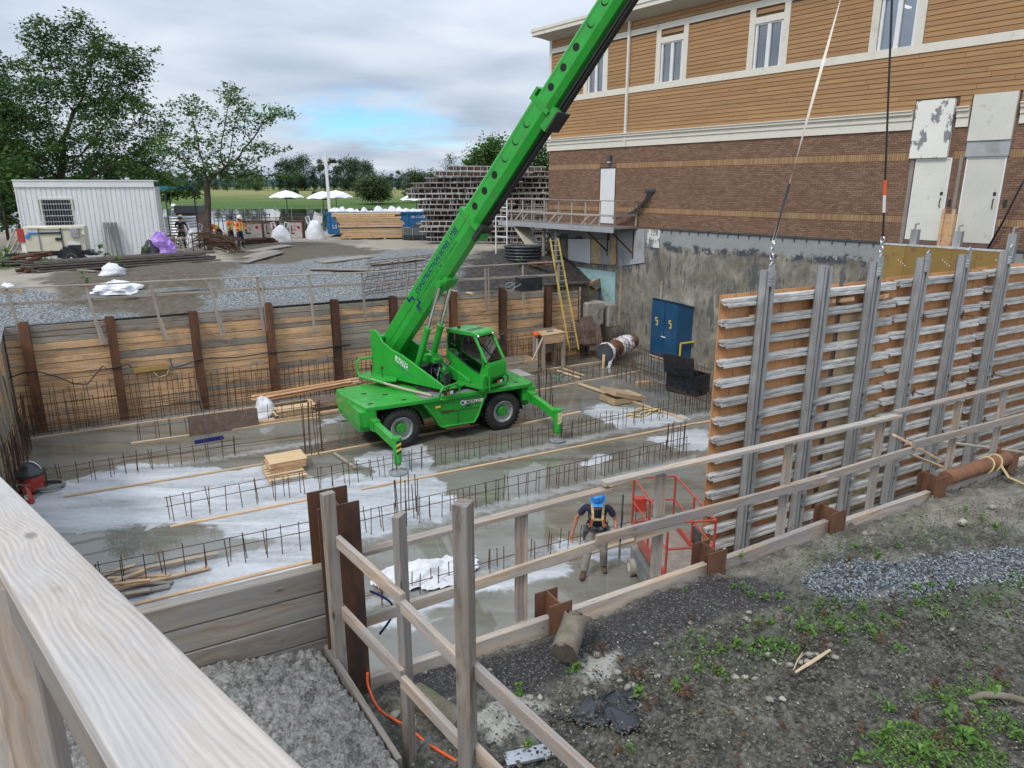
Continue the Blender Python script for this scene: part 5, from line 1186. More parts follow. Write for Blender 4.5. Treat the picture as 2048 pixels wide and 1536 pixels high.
strip('wide pale strip passing behind the legs of the worker', W(3.2,11.15), W(10.6,11.13), .11)
strip('pale strip behind the crane', W(12.8,22.4), W(19.2,22.9))
strip('pale strip crossing towards the pale wedge form', W(15.65,22.48), W(16.2,16.95), .13)
strip('strip along the foot of the far wall', W(-3.0,25.5), W(7.6,25.52), .09)
strip('pale strip under the right end of the far rebar', W(8,25.3), W(18.6,25.0), .09)
strip('short pale strip at the left edge of the tall form', W(16.2,16.5), W(18.4,16.4), .1)
def loose(label, a, b, w_=.14, h=.04, mat='lumber', z=.05, grp='loose boards', z2=None):
    p = P(*a, z); q = P(*b, z2 if z2 is not None else z); o = plank('loose_board', p, q, w_, h, M[mat]); props(o, label, 'board', grp); return o
loose('left one of two loose boards lying behind the crane', (1114,741), (1160,756)); loose('right one of two loose boards lying behind the crane', (1126,737), (1168,751),.1)
loose('brown board lying left of the dark tool box', (1272,767), (1304,763), .2, .1, 'lag'); loose('grey board lying across the puddle left of the near outrigger', (668,906), (712,936), .08,.05,'lagold')
loose('thin pale board at the right behind the rebar', (1158,768),(1220,790),.1)
# ================================================================ THINGS IN THE PIT
def board_stack(name, label, cat, c, X, sizes, mat, jit=.1, grp=None):
    X = X.normalized(); Y = Vector((-X.y,X.x,0)); r = thing(name, label, cat, c, grp); z = 0
    for (l, w_, h, off) in sizes:
        Xd = (Matrix.Rotation(j(jit),3,'Z') @ X); o = c+Y*off+X*j(.1)
        plank('board', o-Xd*l/2+UP*(z+h/2), o+Xd*l/2+UP*(z+h/2), w_, h-.002, M[mat if random.random() < .8 else 'plyl'], r); z += h
# plank stack behind left outrigger
c = W(5.4,24.55,0); st = thing('plank_stack', 'stack of brown planks and plywood offcuts behind the left outrigger', 'plank stack', c)
for q in range(3):
    for k in range(5):
        plank('plywood_piece', c+UX*(-1.3+q*.05+j(.05))+NX*(-.75+j(.05))+UP*(.05+.02*(q*5+k)), c+UX*(-.05+j(.1))+NX*(-.72)+UP*(.05+.02*(q*5+k)), .6, .018, M['plybrown' if (k+q)%2 else 'plyl'], st)
for k in range(6): plank('plywood_piece', c+UX*(.0+j(.1))+NX*(-.6)+UP*(.3+.02*k), c+UX*(1.6+j(.1))+NX*(-.6)+UP*(.3+.02*k), .75, .018, M['plybrown' if k%2 else 'lag'], st)
for k in range(9): plank('plank', c+UX*(-1.5+j(.3))+NX*(.2+.12*(k%4)+j(.03))+UP*(.36+.045*(k//3)+.1), c+UX*(1.9+j(.4))+NX*(.45+.12*(k%4))+UP*(.42+.045*(k//3)+.12), .15, .04, M['lag' if k%3 else 'ply'], st)
for k in range(3): plank('bearer', c+UX*(-1+k*1.1)+NX*-.9+UP*.03, c+UX*(-1+k*1.1)+NX*.8+UP*.03, .1, .06, M['lagold'], st)
c2 = W(4.6,23.55,0); st = thing('plank_stack', 'low row of fresh pale studs in front of the brown planks', 'plank stack', c2)
for k in range(7): plank('stud', c2+UX*(-1.2+j(.2))+NX*(.1*(k%4)-.1)+UP*(.04+.045*(k//4)), c2+UX*(2.2+j(.3))+NX*(.1*(k%4)-.05)+UP*(.04+.045*(k//4)), .085, .04, M['lumber'], st)
o = plank('plywood_panel', PV(378,872,W(0,23.35),UX), PV(378,872,W(0,23.35),UX)+UX*2.15+UP*.02, .02, .02, M['plybrown'])
bpy.data.objects.remove(o)
a = W(1.42,23.35,0); PPn = thing('dark_panel', 'dark brown plywood sheet standing on edge behind the blue broom', 'plywood sheet', a)
m = MB(); m.prism([(0,0),(2.12,0),(2.1,.62),(.02,.66)], a, UX, UP, (NX+UP*.0), 0, .02); mk('sheet', m, M['plybrown'], PPn); m = MB(); m.bar(a+NX*.02+UX*1.0+UP*.5, a+NX*.45+UX*1.0+UP*.02, .06, .04); mk('prop', m, M['lumber'], PPn)
m = MB()
def crumple(c, r, h, n=18, mth=10, amp=.35, seed=1):
    vs = []; fs = []; c = Vector(c)
    for i in range(mth+1):
        t = i/mth
        for k in range(n):
            a = 2*math.pi*k/n; nn_ = mnoise.noise(Vector((math.cos(a)*1.7+seed*7, math.sin(a)*1.7, t*2.5)))*amp+mnoise.noise(Vector((math.cos(a)*5+seed*3, math.sin(a)*5, t*7)))*amp*.4
            rr = r*math.sin(math.pi/2*(1-t*.98))**.6*(1+nn_); vs.append(c+Vector((rr*math.cos(a), rr*math.sin(a), h*t*(1+nn_*.5))))
    for i in range(mth):
        for k in range(n): fs.append((i*n+k, i*n+(k+1)%n, (i+1)*n+(k+1)%n, (i+1)*n+k))
    fs.append(tuple(range(mth*n,(mth+1)*n))); m = MB(); m.add(vs, fs); return m
mk('plastic_wrap', crumple(P(530,830,0), .35, .65, seed=4), M['tarpw'], None, smooth=True, label='white plastic wrap bunched at the left end of the plank stack', cat='plastic wrap')
# broom
h = P(418,879,.06); tp = PV(392,757,W(0,24.0),UX); BRM = thing('push_broom', 'push broom with wide dark blue head and thin handle', 'broom', h)
m = MB(); d = (P(441,874,0)-P(396,882,0)).normalized(); L = .42
m.fr(h, d, Vector((-d.y,d.x,0)), UP, (-L,L), (-.035,.035), (.0,.05)); m.fr(h, d, Vector((-d.y,d.x,0)), UP, (-L,L), (-.045,.045), (-.06,.0)); mk('head', m, M['broom_blue'], BRM)
m = MB(); m.cyl(h+UP*.05, tp, .014, n=6); m.tube([h+d*.1+UP*.05, h+UP*.3+(tp-h)*.02, h-d*.1+UP*.05], .008, 5); mk('handle', m, M['charcoal'], BRM)
# pallet with stacked frames
def pallet(c, X, name, label, cat, grp=None, w_=1.2, l=1.0):
    X = X.normalized(); Y = Vector((-X.y,X.x,0)); r = thing(name, label, cat, c, grp)
    for k in (-1,0,1): plank('runner', c+X*(k*l*.45)-Y*w_/2+UP*.05, c+X*(k*l*.45)+Y*w_/2+UP*.05, .05, .09, M['lag'], r)
    for k in range(7): plank('slat', c-X*l/2+Y*(-w_/2+.05+k*(w_-.1)/6)+UP*.107, c+X*l/2+Y*(-w_/2+.05+k*(w_-.1)/6)+UP*.107, .11, .02, M['plyl'], r)
    return r
cp = (P(508,945,0)+P(632,948,0))/2+Vector((0,.25,0)); cp = P(568,948,0); pallet(cp, UX, 'pallet', 'small timber pallet holding two square board frames', 'pallet')
for k in range(2):
    z = .118+k*.125; c = P(572,938,0)+UX*(.02*k)+UP*z; r = thing('board_frame', ['lower square board frame on the small pallet','upper square board frame on the small pallet'][k], 'timber frame', c, 'square board frames')
    for s in (-1,1): plank('side', c-UX*.48+NX*s*.36+UP*.055, c+UX*.48+NX*s*.36+UP*.055, .04, .105, M['lag'], r); plank('side', c+UX*s*.46-NX*.34+UP*.055, c+UX*s*.46+NX*.34+UP*.055, .04, .105, M['lag'], r)
    plank('lid', c-UX*.5+UP*.115, c+UX*.5+UP*.115, .78, .018, M['plyl'], r)
# scrap boards
SCR = thing('scrap_boards', 'untidy heap of short scrap boards by the near rebar row', 'scrap wood', P(300,1140,0))
for (a, b, z, w_, mt) in (((200,1155),(436,1106),.10,.12,'lagold'),((205,1150),(270,1130),.16,.1,'lumber'),((215,1157),(340,1150),.12,.09,'lumber'),((225,1180),(420,1135),.08,.1,'lumber'),((230,1163),(290,1140),.18,.1,'lumber'),((240,1170),(345,1165),.06,.1,'greywood'),((235,1195),(340,1172),.05,.16,'greywood'),((250,1188),(300,1180),.1,.1,'lagold'),((215,1170),(300,1160),.2,.08,'lag')):
    plank('board', P(*a,z), P(*b,z+j(.03)), w_, .04, M[mt], SCR)
# vacuum + hose + extinguisher
v0 = P(66,982,0); VAC = thing('vacuum_cleaner', 'red wet vacuum with black lid by the left wall of the pit', 'vacuum', v0)
m = MB(); m.rev([(.25,.04),(.27,.1),(.30,.40),(.31,.46)], v0, UP, 24); dr = mk('drum', m, M['red'], VAC, deg=30); text('drum_text', 'SHOP-VAC', .09, frame(v0+Vector((-.20,-.298,.26)), (1,0,0), (0,.05,1)), M['ink_white'], dr, .9, 1)
m = MB(); m.rev([(.325,.45),(.33,.52),(.27,.60),(.18,.66),(.14,.74),(0,.76)], v0, UP, 24); m.rev([(.05,-.02),(.05,.02)], v0+Vector((0,-.31,.42)), (0,-1,0), 10); mk('lid', m, M['blackpl'], VAC, deg=30)
m = MB(); m.tube([v0+Vector((.31*math.cos(a),.05,.47+.33*math.sin(a))) for a in [k*math.pi/8 for k in range(9)]], .012, 5); mk('handle', m, M['chrome'], VAC)
m = MB()
for k in range(4): a = k*math.pi/2+.7; m.ball(v0+Vector((.27*math.cos(a),.27*math.sin(a),.04)), .04, 6, 5)
mk('caster', m, M['black'], VAC, kind='stuff')
m = MB(); hc = P(98,976,0); pts = [hc+Vector(((.36+.02*math.sin(a*.7))*math.cos(a), (.33)*math.sin(a)+.05*math.sin(a/3), .03+.018*a/3)) for a in [k*.35 for k in range(54)]]
m.tube(pts, .028, 7); mk('vacuum_hose', m, M['hose_grey'], None, smooth=True, label='coiled grey ribbed hose lying beside the red vacuum', cat='hose')
e0 = P(64,1006,0); EX = thing('fire_extinguisher', 'small red fire extinguisher leaning near the coiled hose', 'extinguisher', e0)
m = MB(); m.rev([(.075,0),(.08,.03),(.08,.34),(.05,.41),(.02,.43)], e0, Vector((-.35,.1,1)), 16); mk('cylinder', m, M['red'], EX, deg=30)
m = MB(); m.bar(e0+Vector((-.14,.04,.42)), e0+Vector((-.27,.02,.47)), .03, .02); m.tube([e0+Vector((-.14,.04,.42)), e0+Vector((-.06,-.04,.38)), e0+Vector((-.02,-.09,.2))], .012, 5); mk('valve', m, M['black'], EX); m = MB(); m.fr(e0+Vector((-.05,-.06,.17)), Vector((1,0,.3)).normalized(), Vector((0,1,0)), UP, (-.045,.045), (-.026,-.02), (-.05,.08)); mk('tag', m, M['ink_white'], EX)
# blue cabinet
lc = P(1299,712,0); CB = thing('blue_cabinet', 'tall dark blue steel cabinet with yellow marks on both doors', 'cabinet', lc)
CX_ = (P(1352,729,0)-lc); CX_.z = 0; wd = CX_.length; CX_.normalize(); CY_ = Vector((-CX_.y,CX_.x,0)); CY_ = CY_ if CY_.y > 0 else -CY_
dp = 1.25
m = MB(); m.prism([(0,.1),(dp,.1),(dp,2.35),(0,2.72)], lc, CY_, UP, CX_, 0, wd); mk('body', m, M['blue'], CB)
m = MB(); m.prism([(-.08,2.74),(dp+.1,2.34),(dp+.1,2.37),(-.08,2.79)], lc, CY_, UP, CX_, -.06, wd+.06); mk('roof', m, M['galv'], CB)
for k in range(2):
    m = MB(); m.fr(lc, CX_, CY_, UP, (.04+k*wd/2,wd/2-.01+k*(wd/2-.03)), (-.03,-.002), (.18,2.62)); d_ = mk('door', m, M['blue'], CB)
    m = MB(); o = lc+CX_*(wd*(.22+.5*k))-CY_*.034+UP*1.72
    for (a,b,c,dd) in ((-.10,.06,.12,.17),(-.10,-.04,.0,.12),(-.10,.10,-.0,.05),(.04,.10,-.14,.0),(-.04,.10,-.19,-.14)): m.fr(o, CX_, CY_, UP, (a,b), (-.003,0), (c,dd))
    mk('painted_mark', m, M['ink_yellow'], d_)
m = MB(); m.fr(lc, CX_, CY_, UP, (wd*.42,wd*.58), (-.05,-.03), (1.05,1.1)); mk('latch', m, M['ink_white'], CB)
m = MB(); m.fr(lc, CX_, CY_, UP, (-.02,wd+.02), (-.04,dp), (.03,.1)); mk('skid', m, M['lag'], CB)
q0 = lc+CX_*(wd+.10)+CY_*.1; q1 = q0+CY_*1.1; m = MB()
for q in (q0,q1): m.cyl(q, q+UP*.95, .045, n=8)
m.cyl(q0+UP*.95, q1+UP*.95, .045, n=8); m.cyl(q0+UP*.12, q1+UP*.12, .04, n=8); mk('yellow_stand', m, M['yellow'], None, label='yellow tubular frame standing against the side of the blue cabinet', cat='frame')
m = MB(); pts = [lc+CX_*(wd+.2)+CY_*dp+UP*z+CX_*(.5*math.sin((2.4-z)*1.1)) for z in (2.3,1.9,1.5,1.0,.5,.05)]; m.tube(pts, .03, 6); mk('cable', m, M['blackpl'], None, smooth=True, label='black cable hanging down behind the blue cabinet', cat='cable')
# black tool box, lid open
bc = P(1331,781,0); TBX = thing('tool_box', 'black steel site box with its lid standing open', 'tool box', bc)
bx = P(1390,796,0)-bc; wx = bx.length; bx.normalize(); by = Vector((-bx.y,bx.x,0)); by = by if by.y > 0 else -by; dp = .9
m = MB(); m.fr(bc, bx, by, UP, (0,wx), (0,.03), (.06,.78)); m.fr(bc, bx, by, UP, (0,wx), (dp-.03,dp), (.06,.78)); m.fr(bc, bx, by, UP, (0,.03), (.03,dp-.03), (.06,.78)); m.fr(bc, bx, by, UP, (wx-.03,wx), (.03,dp-.03), (.06,.78)); m.fr(bc, bx, by, UP, (.03,wx-.03), (.03,dp-.03), (.06,.1)); mk('box', m, M['navy'], TBX)
m = MB(); m.fr(bc, bx, by, UP, (.05,wx-.05), (.02,.14), (0,.06)); m.fr(bc, bx, by, UP, (.05,wx-.05), (dp-.14,dp-.02), (0,.06)); mk('skid', m, M['black'], TBX)
m = MB(); m.fr(bc-bx*.02, bx, (by*-.18+UP).normalized(), (by+UP*.18).normalized(), (0,wx), (.78,1.55), (-.0+.0,.05)); mk('lid', m, M['navy'], TBX)
m = MB(); m.fr(bc, bx, by, UP, (wx-.35,wx-.15), (-.02,.0), (.3,.4)); mk('handle', m, M['black'], TBX)
# wrapped pipe through the corner
pe = P(1209,733,0)+UP*.62; pdir = (PV(1275,690,W(0,25.9),UX)-pe); pdir = Vector((pdir.x,pdir.y,0)).normalized(); 
PI = thing('wrapped_pipe', 'large capped steel pipe wrapped in red and white plastic at the pit corner', 'pipe', Vector((pe.x,pe.y,0)))
m = MB(); m.cyl(pe, pe+pdir*2.8, .36, n=28); mk('pipe', m, M['rust_bright'], PI, deg=40); m = MB(); m.cyl(pe-pdir*.03, pe+pdir*.01, .40, n=28); m.cyl(pe-pdir*.05, pe-pdir*.028, .33, n=28); mk('flange', m, M['charcoal'], PI, deg=40)
m = MB()
for k in range(10): a = k*.628; A = pdir.cross(UP).normalized(); q = pe-pdir*.05+A*.36*math.cos(a)+UP*.36*math.sin(a); m.cyl(q, q-pdir*.03, .025, n=6)
mk('bolt', m, M['rust'], PI, kind='stuff')
wrapm = stuffmat('torn_wrap', (.66,.64,.66), (.76,.74,.76), 5, rough=.4, dirt=(.35,.03,.05), dscale=4, dlo=.54, dhi=.6, bs=.9, bscale=8, bd=.04)
for (a0,a1) in ((.02,.28),(1.2,1.75),(1.85,2.35)):
    m = MB(); prof = []; 
    for i in range(7): prof.append((.40+.03*math.sin(i*2.1), a0+(a1-a0)*i/6))
    m.rev(prof, pe, pdir, 24); m.v = [q+Vector((j(.015),j(.015),j(.015))) for q in m.v]; mk('wrapping', m, wrapm, PI, smooth=True)
m = MB(); m.v = []; m.add([pe+Vector((.28,-.1,-.1)),pe+Vector((.42,-.1,-.1)),pe+Vector((.22,-.15,-.62)),pe+Vector((.05,-.15,-.7))], [(0,1,2,3)]); m.add([v+Vector((0,.012,0)) for v in m.v[:4]], [(0,1,2,3)]); mk('loose_wrap', m, M['tarpw'], PI)
m = MB(); m.bar(pe+Vector((-.08,-.2,-.62)), pe+Vector((-.06,-.1,-.05)), .12, .06); mk('timber_prop', m, M['lumber'], PI)
# ladder
la, lb = W(16.35,26.1,.0), PV(1108,477,W(0,26.9),UX); la = PV(1148,700,W(0,25.2),UX); s = UX*.24
LD = thing('ladder', 'long yellow fibreglass extension ladder leaning at the pit corner', 'ladder', la)
for k in (-1,1): m = MB(); m.bar(la+s*k, lb+s*k*.85, .03, .09, NX); mk('side_rail', m, M['ladder'], LD)
nr = 22
for i in range(nr): f = (i+.6)/nr; c = la+(lb-la)*f; w_ = 1-.15*f; m = MB(); m.cyl(c-s*w_, c+s*w_, .016, n=6); mk('rung', m, M['galv'], LD)
# timber bench box and cover sheets
q = PV(1098,712,W(0,25.25),UX); BN = thing('timber_stand', 'rough open timber box with a plywood top by the ladder', 'timber box', q)
for (a, b_) in ((-.5,-.35),(.5,-.35),(-.5,.35),(.5,.35)): plank('leg', Vector((q.x,q.y,0))+UX*a+NX*b_, q+UX*a+NX*b_+UP*1.0, .12, .12, M['lagold'], BN, up=NX)
plank('top', q-UX*.55+UP*1.02, q+UX*.55+UP*1.06, .85, .05, M['plyl'], BN); plank('side', q-UX*.5+UP*.82-NX*.40, q+UX*.5+UP*.82-NX*.40, .03, .34, M['lag'], BN); plank('side', q-UX*.55+UP*.6+NX*.42, q+UX*.55+UP*.6+NX*.42, .03, 1.1, M['lagold'], BN); plank('block', q+UP*1.11-UX*.1, q+UP*1.11+UX*.15, .15, .08, M['lagold'], BN)
plank('brace', q-UX*1.0-NX*.3, q-UX*.45-NX*.35+UP*1.1, .1, .04, M['lumber'], BN)
for k, (x, y, hh) in enumerate(((1165,690,1.3),(1180,702,1.15),(1145,690,1.0))):
    a = PV(x, y, W(0,25.9), UX); m = MB(); m.prism([(0,0),(.75,.0),(.72,hh),(.05,hh-.06)], a, UX, (UP+NX*.25).normalized(), NX, 0, .02); mk('leaning_sheet', m, M['plybrown'], None, label=['brown plywood sheet leaning behind the ladder foot','reddish plywood sheet leaning nearest the wrapped pipe','brown sheet half hidden by the ladder'][k], cat='plywood sheet', group='sheets leaning in the corner')
q = PV(1030,735,W(0,25.2),UX); q.z = .05; r = thing('timber_box_form', 'low timber box form behind the rebar left of the timber stand', 'timber form', q)
for s in (-1,1): plank('side', q-UX*.8+NX*s*.5+UP*.3, q+UX*.8+NX*s*.5+UP*.3, .04, .5, M['lagold'], r); plank('end', q+UX*.8*s-NX*.48+UP*.3, q+UX*.8*s+NX*.48+UP*.3, .04, .5, M['lag'], r)
q = PV(1074,712,W(0,25.2),UX); r = thing('grey_tube', 'upright grey plastic tube with an orange rag among the far rebar', 'tube', Vector((q.x,q.y,0))); m = MB(); m.cyl(q-UP*.2, q+UP*.75, .06, n=10); mk('tube', m, M['greyboard'], r); m = MB(); m.ball(q+UP*.95+Vector((-.05,0,0)), (.12,.08,.12), 8, 6, .3); mk('rag', m, M['orange'], r)
q = PV(1030,765,W(0,22.6),UX); q.z = 0; m = MB(); m.fr(q, UX, NX, UP, (-.9,.75), (0,1.1), (0,.62)); mk('concrete_box', m, M['conc'], None, label='plain grey concrete block just behind the right end of the crane', cat='concrete block')
# pale wedge form
q = P(1246,800,0); r = thing('wedge_form', 'pale plywood wedge form tipped on a small timber base', 'timber form', q)
plank('base', q-UX*.75+UP*.12, q+UX*.55+UP*.12, .9, .2, M['plyl'], r); a = q+UX*.0+UP*.24
Mt = Matrix.Rotation(.28,3,NX); X_ = Mt @ UX
plank('top_panel', a-X_*.75, a+X_*.75, .95, .16, M['lumber'], r, up=(X_.cross(NX)).normalized() if X_.cross(NX).z > 0 else -X_.cross(NX))
m = MB(); q = P(1288,828,0); pts = [q+Vector((.5*math.cos(a)*(1+.3*math.sin(2.3*a)), .38*math.sin(a*1.3), .05+.04*math.sin(a*3))) for a in [k*.3 for k in range(40)]]
m.tube(pts, .035, 6); mk('straps', m, M['strap'], None, smooth=True, label='pile of olive webbing straps on the wet slab right of the crane', cat='strap')
m = MB(); q = P(1100,790,0)+UP*.5; pts = [q+Vector((.1+.5*f+.2*math.sin(f*5), .1*math.cos(f*7), .35*math.sin(f*3.1)+.1*math.cos(f*9))) for f in [k/24 for k in range(25)]]
m.tube(pts, .02, 6); mk('green_hose', m, flat('green_hose', (.03,.22,.14)), None, smooth=True, label='thin green hose looped over bars just right of the crane deck', cat='hose')
# crumpled tarp on slab
def tarpmesh(c, X, Y, sx, sy, h, seed):
    us = np.linspace(-1,1,46); U_, V_ = np.meshgrid(us, us); rr = np.sqrt(U_**2+V_**2); Z = (np.abs(fbm(U_,V_,1.6,4,seed,.6))*1.5+.15)*h*np.clip(1.15-rr,0,1)**.5
    XX = c.x+X.x*U_*sx+Y.x*V_*sy+fbm(U_,V_,1.5,3,seed+3)*.25; YY = c.y+X.y*U_*sx+Y.y*V_*sy+fbm(U_,V_,1.5,3,seed+9)*.25
    return XX, YY, c.z+Z
c = P(862,1150,0); XX, YY, ZZ = tarpmesh(c, UX, NX, 1.25, .6, .34, 3); me = gridmesh('tarp', XX-c.x, YY-c.y, ZZ+.02, M['tarpw'], smooth=False, keep=(np.hypot(*np.meshgrid(np.linspace(-1,1,46),np.linspace(-1,1,46)))+.25*fbm(XX,YY,2,3,4) < .95)); o = bpy.data.objects.new('tarp', me); COL.objects.link(o); o.location = (c.x,c.y,0); props(o, 'crumpled translucent white sheet lying on the slab behind the corner fence', 'plastic sheet')
# junction strip and cables on the far wall
a = PV(266,742,W(0,FW-.1),UX); b_ = PV(337,733,W(0,FW-.1),UX); r = thing('junction_strip', 'long yellow-brown strip with cable sockets on the far timber wall', 'socket strip', a)
m = MB(); m.bar(a, b_, .08, .16); mk('strip', m, stuffmat('mustard', (.33,.2,.05), (.4,.26,.08), 5), r); m = MB(); m.tube([a+UX*.6-UP*.1, a+UX*.75-UP*.3-NX*.05, a+UX*1.0-UP*.25-NX*.05, a+UX*1.1-UP*.05], .02, 6); mk('plug', m, M['strap'], r)
for lab, pts in (('black cable sagging along the left part of the far wall', ((0,762),(40,748),(70,742),(110,752),(150,768),(175,768),(190,750),(205,732),(215,738),(230,735),(255,728),(263,735))),('thin cable running right along the far wall towards the crane', ((335,722),(340,718),(345,735),(360,733),(400,718),(470,715),(540,705),(620,700),(700,690)))):
    m = MB(); m.tube([PV(x, y, W(0,FW-.33), UX) for x, y in pts], .022, 5); mk('wall_cable', m, M['blackpl'], None, smooth=True, label=lab, cat='cable')
# ================================================================ SCISSOR LIFT
LB = W(8.9,10.25,0); LX = (P(1385,1062,0)-P(1262,1175,0)); 
p1, p2 = P(1258,1168,0), P(1300,1178,0)
LA = R(-20); LXd = Vector((.52,.85,0)).normalized()
lft = thing('scissor_lift', 'small red and grey scissor lift beside the left end of the tall forms', 'scissor lift', W(9.0,9.4,0))
dir_ = P(1330,1150,1)-P(1264,1048,1)
FX = -dir_.normalized(); FY = Vector((FX.y,-FX.x,0))     # FX: away from camera along the machine; FY: to the right
o = P(1330,1150,1); o.z = 0
Lw, Ll = .86, dir_.length
m = MB(); m.fr(o, FX, FY, UP, (0,Ll), (0,Lw), (.12,.52)); m.fr(o, FX, FY, UP, (-.03,.02), (.05,Lw-.05), (.1,.45)); mk('chassis', m, M['dgrey'], lft, deg=30)
for a in (.25,Ll-.25):
    for s in (-.05,Lw+.05):
        m = MB(); c = o+FX*a+FY*s+UP*.17; m.cyl(c-FY*.05, c+FY*.05, .17, n=20); wq = mk('wheel', m, stuffmat('grey_tyre', (.28,.25,.2), (.38,.34,.28), 6), lft, deg=40); m = MB(); m.cyl(c-FY*.054, c+FY*.054, .09, n=16); mk('rim', m, M['offwhite'], wq, deg=40)
m = MB()
for k in range(4): m.fr(o, FX, FY, UP, (.12,Ll-.1), (.12,.19), (.54+k*.085,.60+k*.085)); m.fr(o, FX, FY, UP, (.12,Ll-.1), (Lw-.19,Lw-.12), (.54+k*.085,.60+k*.085)); m.fr(o, FX, FY, UP, (.2+.3*(k%2),.26+.3*(k%2)), (.12,Lw-.12), (.54+k*.085,.60+k*.085))
mk('scissor_stack', m, M['dgrey'], lft, kind='stuff')
m = MB(); m.fr(o, FX, FY, UP, (0,Ll), (0,Lw), (.9,.94)); mk('platform', m, stuffmat('scuffed_deck', (.2,.15,.12), (.3,.26,.22), 7), lft)
m = MB(); 
for s in (0,Lw): m.fr(o, FX, FY, UP, (0,Ll), (s-.02,s+.02), (.80,1.06))
m.fr(o, FX, FY, UP, (Ll-.02,Ll+.02), (.02,Lw-.02), (.80,1.06)); mk('toe_board', m, M['orangered'], lft)
m = MB(); zt = 2.0
for a in (0,Ll*.5,Ll):
    for s in (0,Lw): m.cyl(o+FX*a+FY*s+UP*1.0, o+FX*a+FY*s+UP*zt, .022, n=8)
for z in (1.5,zt):
    for s in (0,Lw): m.cyl(o+FY*s+UP*z, o+FX*Ll+FY*s+UP*z, .02, n=8)
    m.cyl(o+FX*Ll+UP*z, o+FX*Ll+FY*Lw+UP*z, .02, n=8); m.cyl(o+UP*(z-.0), o+FY*Lw+UP*z, .02, n=8)
mk('guard_rail', m, M['orangered'], lft); m = MB(); m.fr(o+FX*(Ll-.1)+FY*.1, FX, FY, UP, (-.08,.1), (-.1,.12), (1.35,1.62)); mk('control_box', m, M['red'], lft)
q = o+FX*.5+FY*(Lw+.05); m = MB(); m.fr(q, FX, FY, UP, (.25,.55), (.0,.04), (.9,1.35)); mk('manual_box', m, M['charcoal'], lft)
q = P(1238,1128,0); r = thing('breaker_bar', 'thin steel bar with a flat foot standing upright beside the worker', 'tool', q); m = MB(); m.cyl(q+UP*.3, q+UP*1.55+Vector((.03,.05,0)), .02, n=8); mk('shaft', m, M['charcoal'], r); m = MB(); m.bar(q, q+UP*.5, .08, .04); mk('foot', m, M['conc_blk'], r)
# ================================================================ PEOPLE
def skinmesh(name, joints, edges, mat, parent, sub=1, root=0, label=None):
    me = bpy.data.meshes.new(name); me.from_pydata([tuple(p) for p,_ in joints], edges, [])
    ob = bpy.data.objects.new('tmpskin', me); COL.objects.link(ob); ob.modifiers.new('s','SKIN')
    for v, (_, r) in zip(me.skin_vertices[0].data, joints):
        v.radius = (r, r) if isinstance(r, float) else r
    me.skin_vertices[0].data[root].use_root = True
    sb = ob.modifiers.new('sub','SUBSURF'); sb.levels = sub; sb.render_levels = sub
    dg = bpy.context.evaluated_depsgraph_get(); dg.update(); out = bpy.data.meshes.new_from_object(ob.evaluated_get(dg)); bpy.data.objects.remove(ob)
    out.name = name; out.materials.clear(); out.materials.append(mat); out.shade_smooth()
    o = bpy.data.objects.new(name, out); COL.objects.link(o); o.parent = parent; LOC[o.name] = wloc(parent); return o
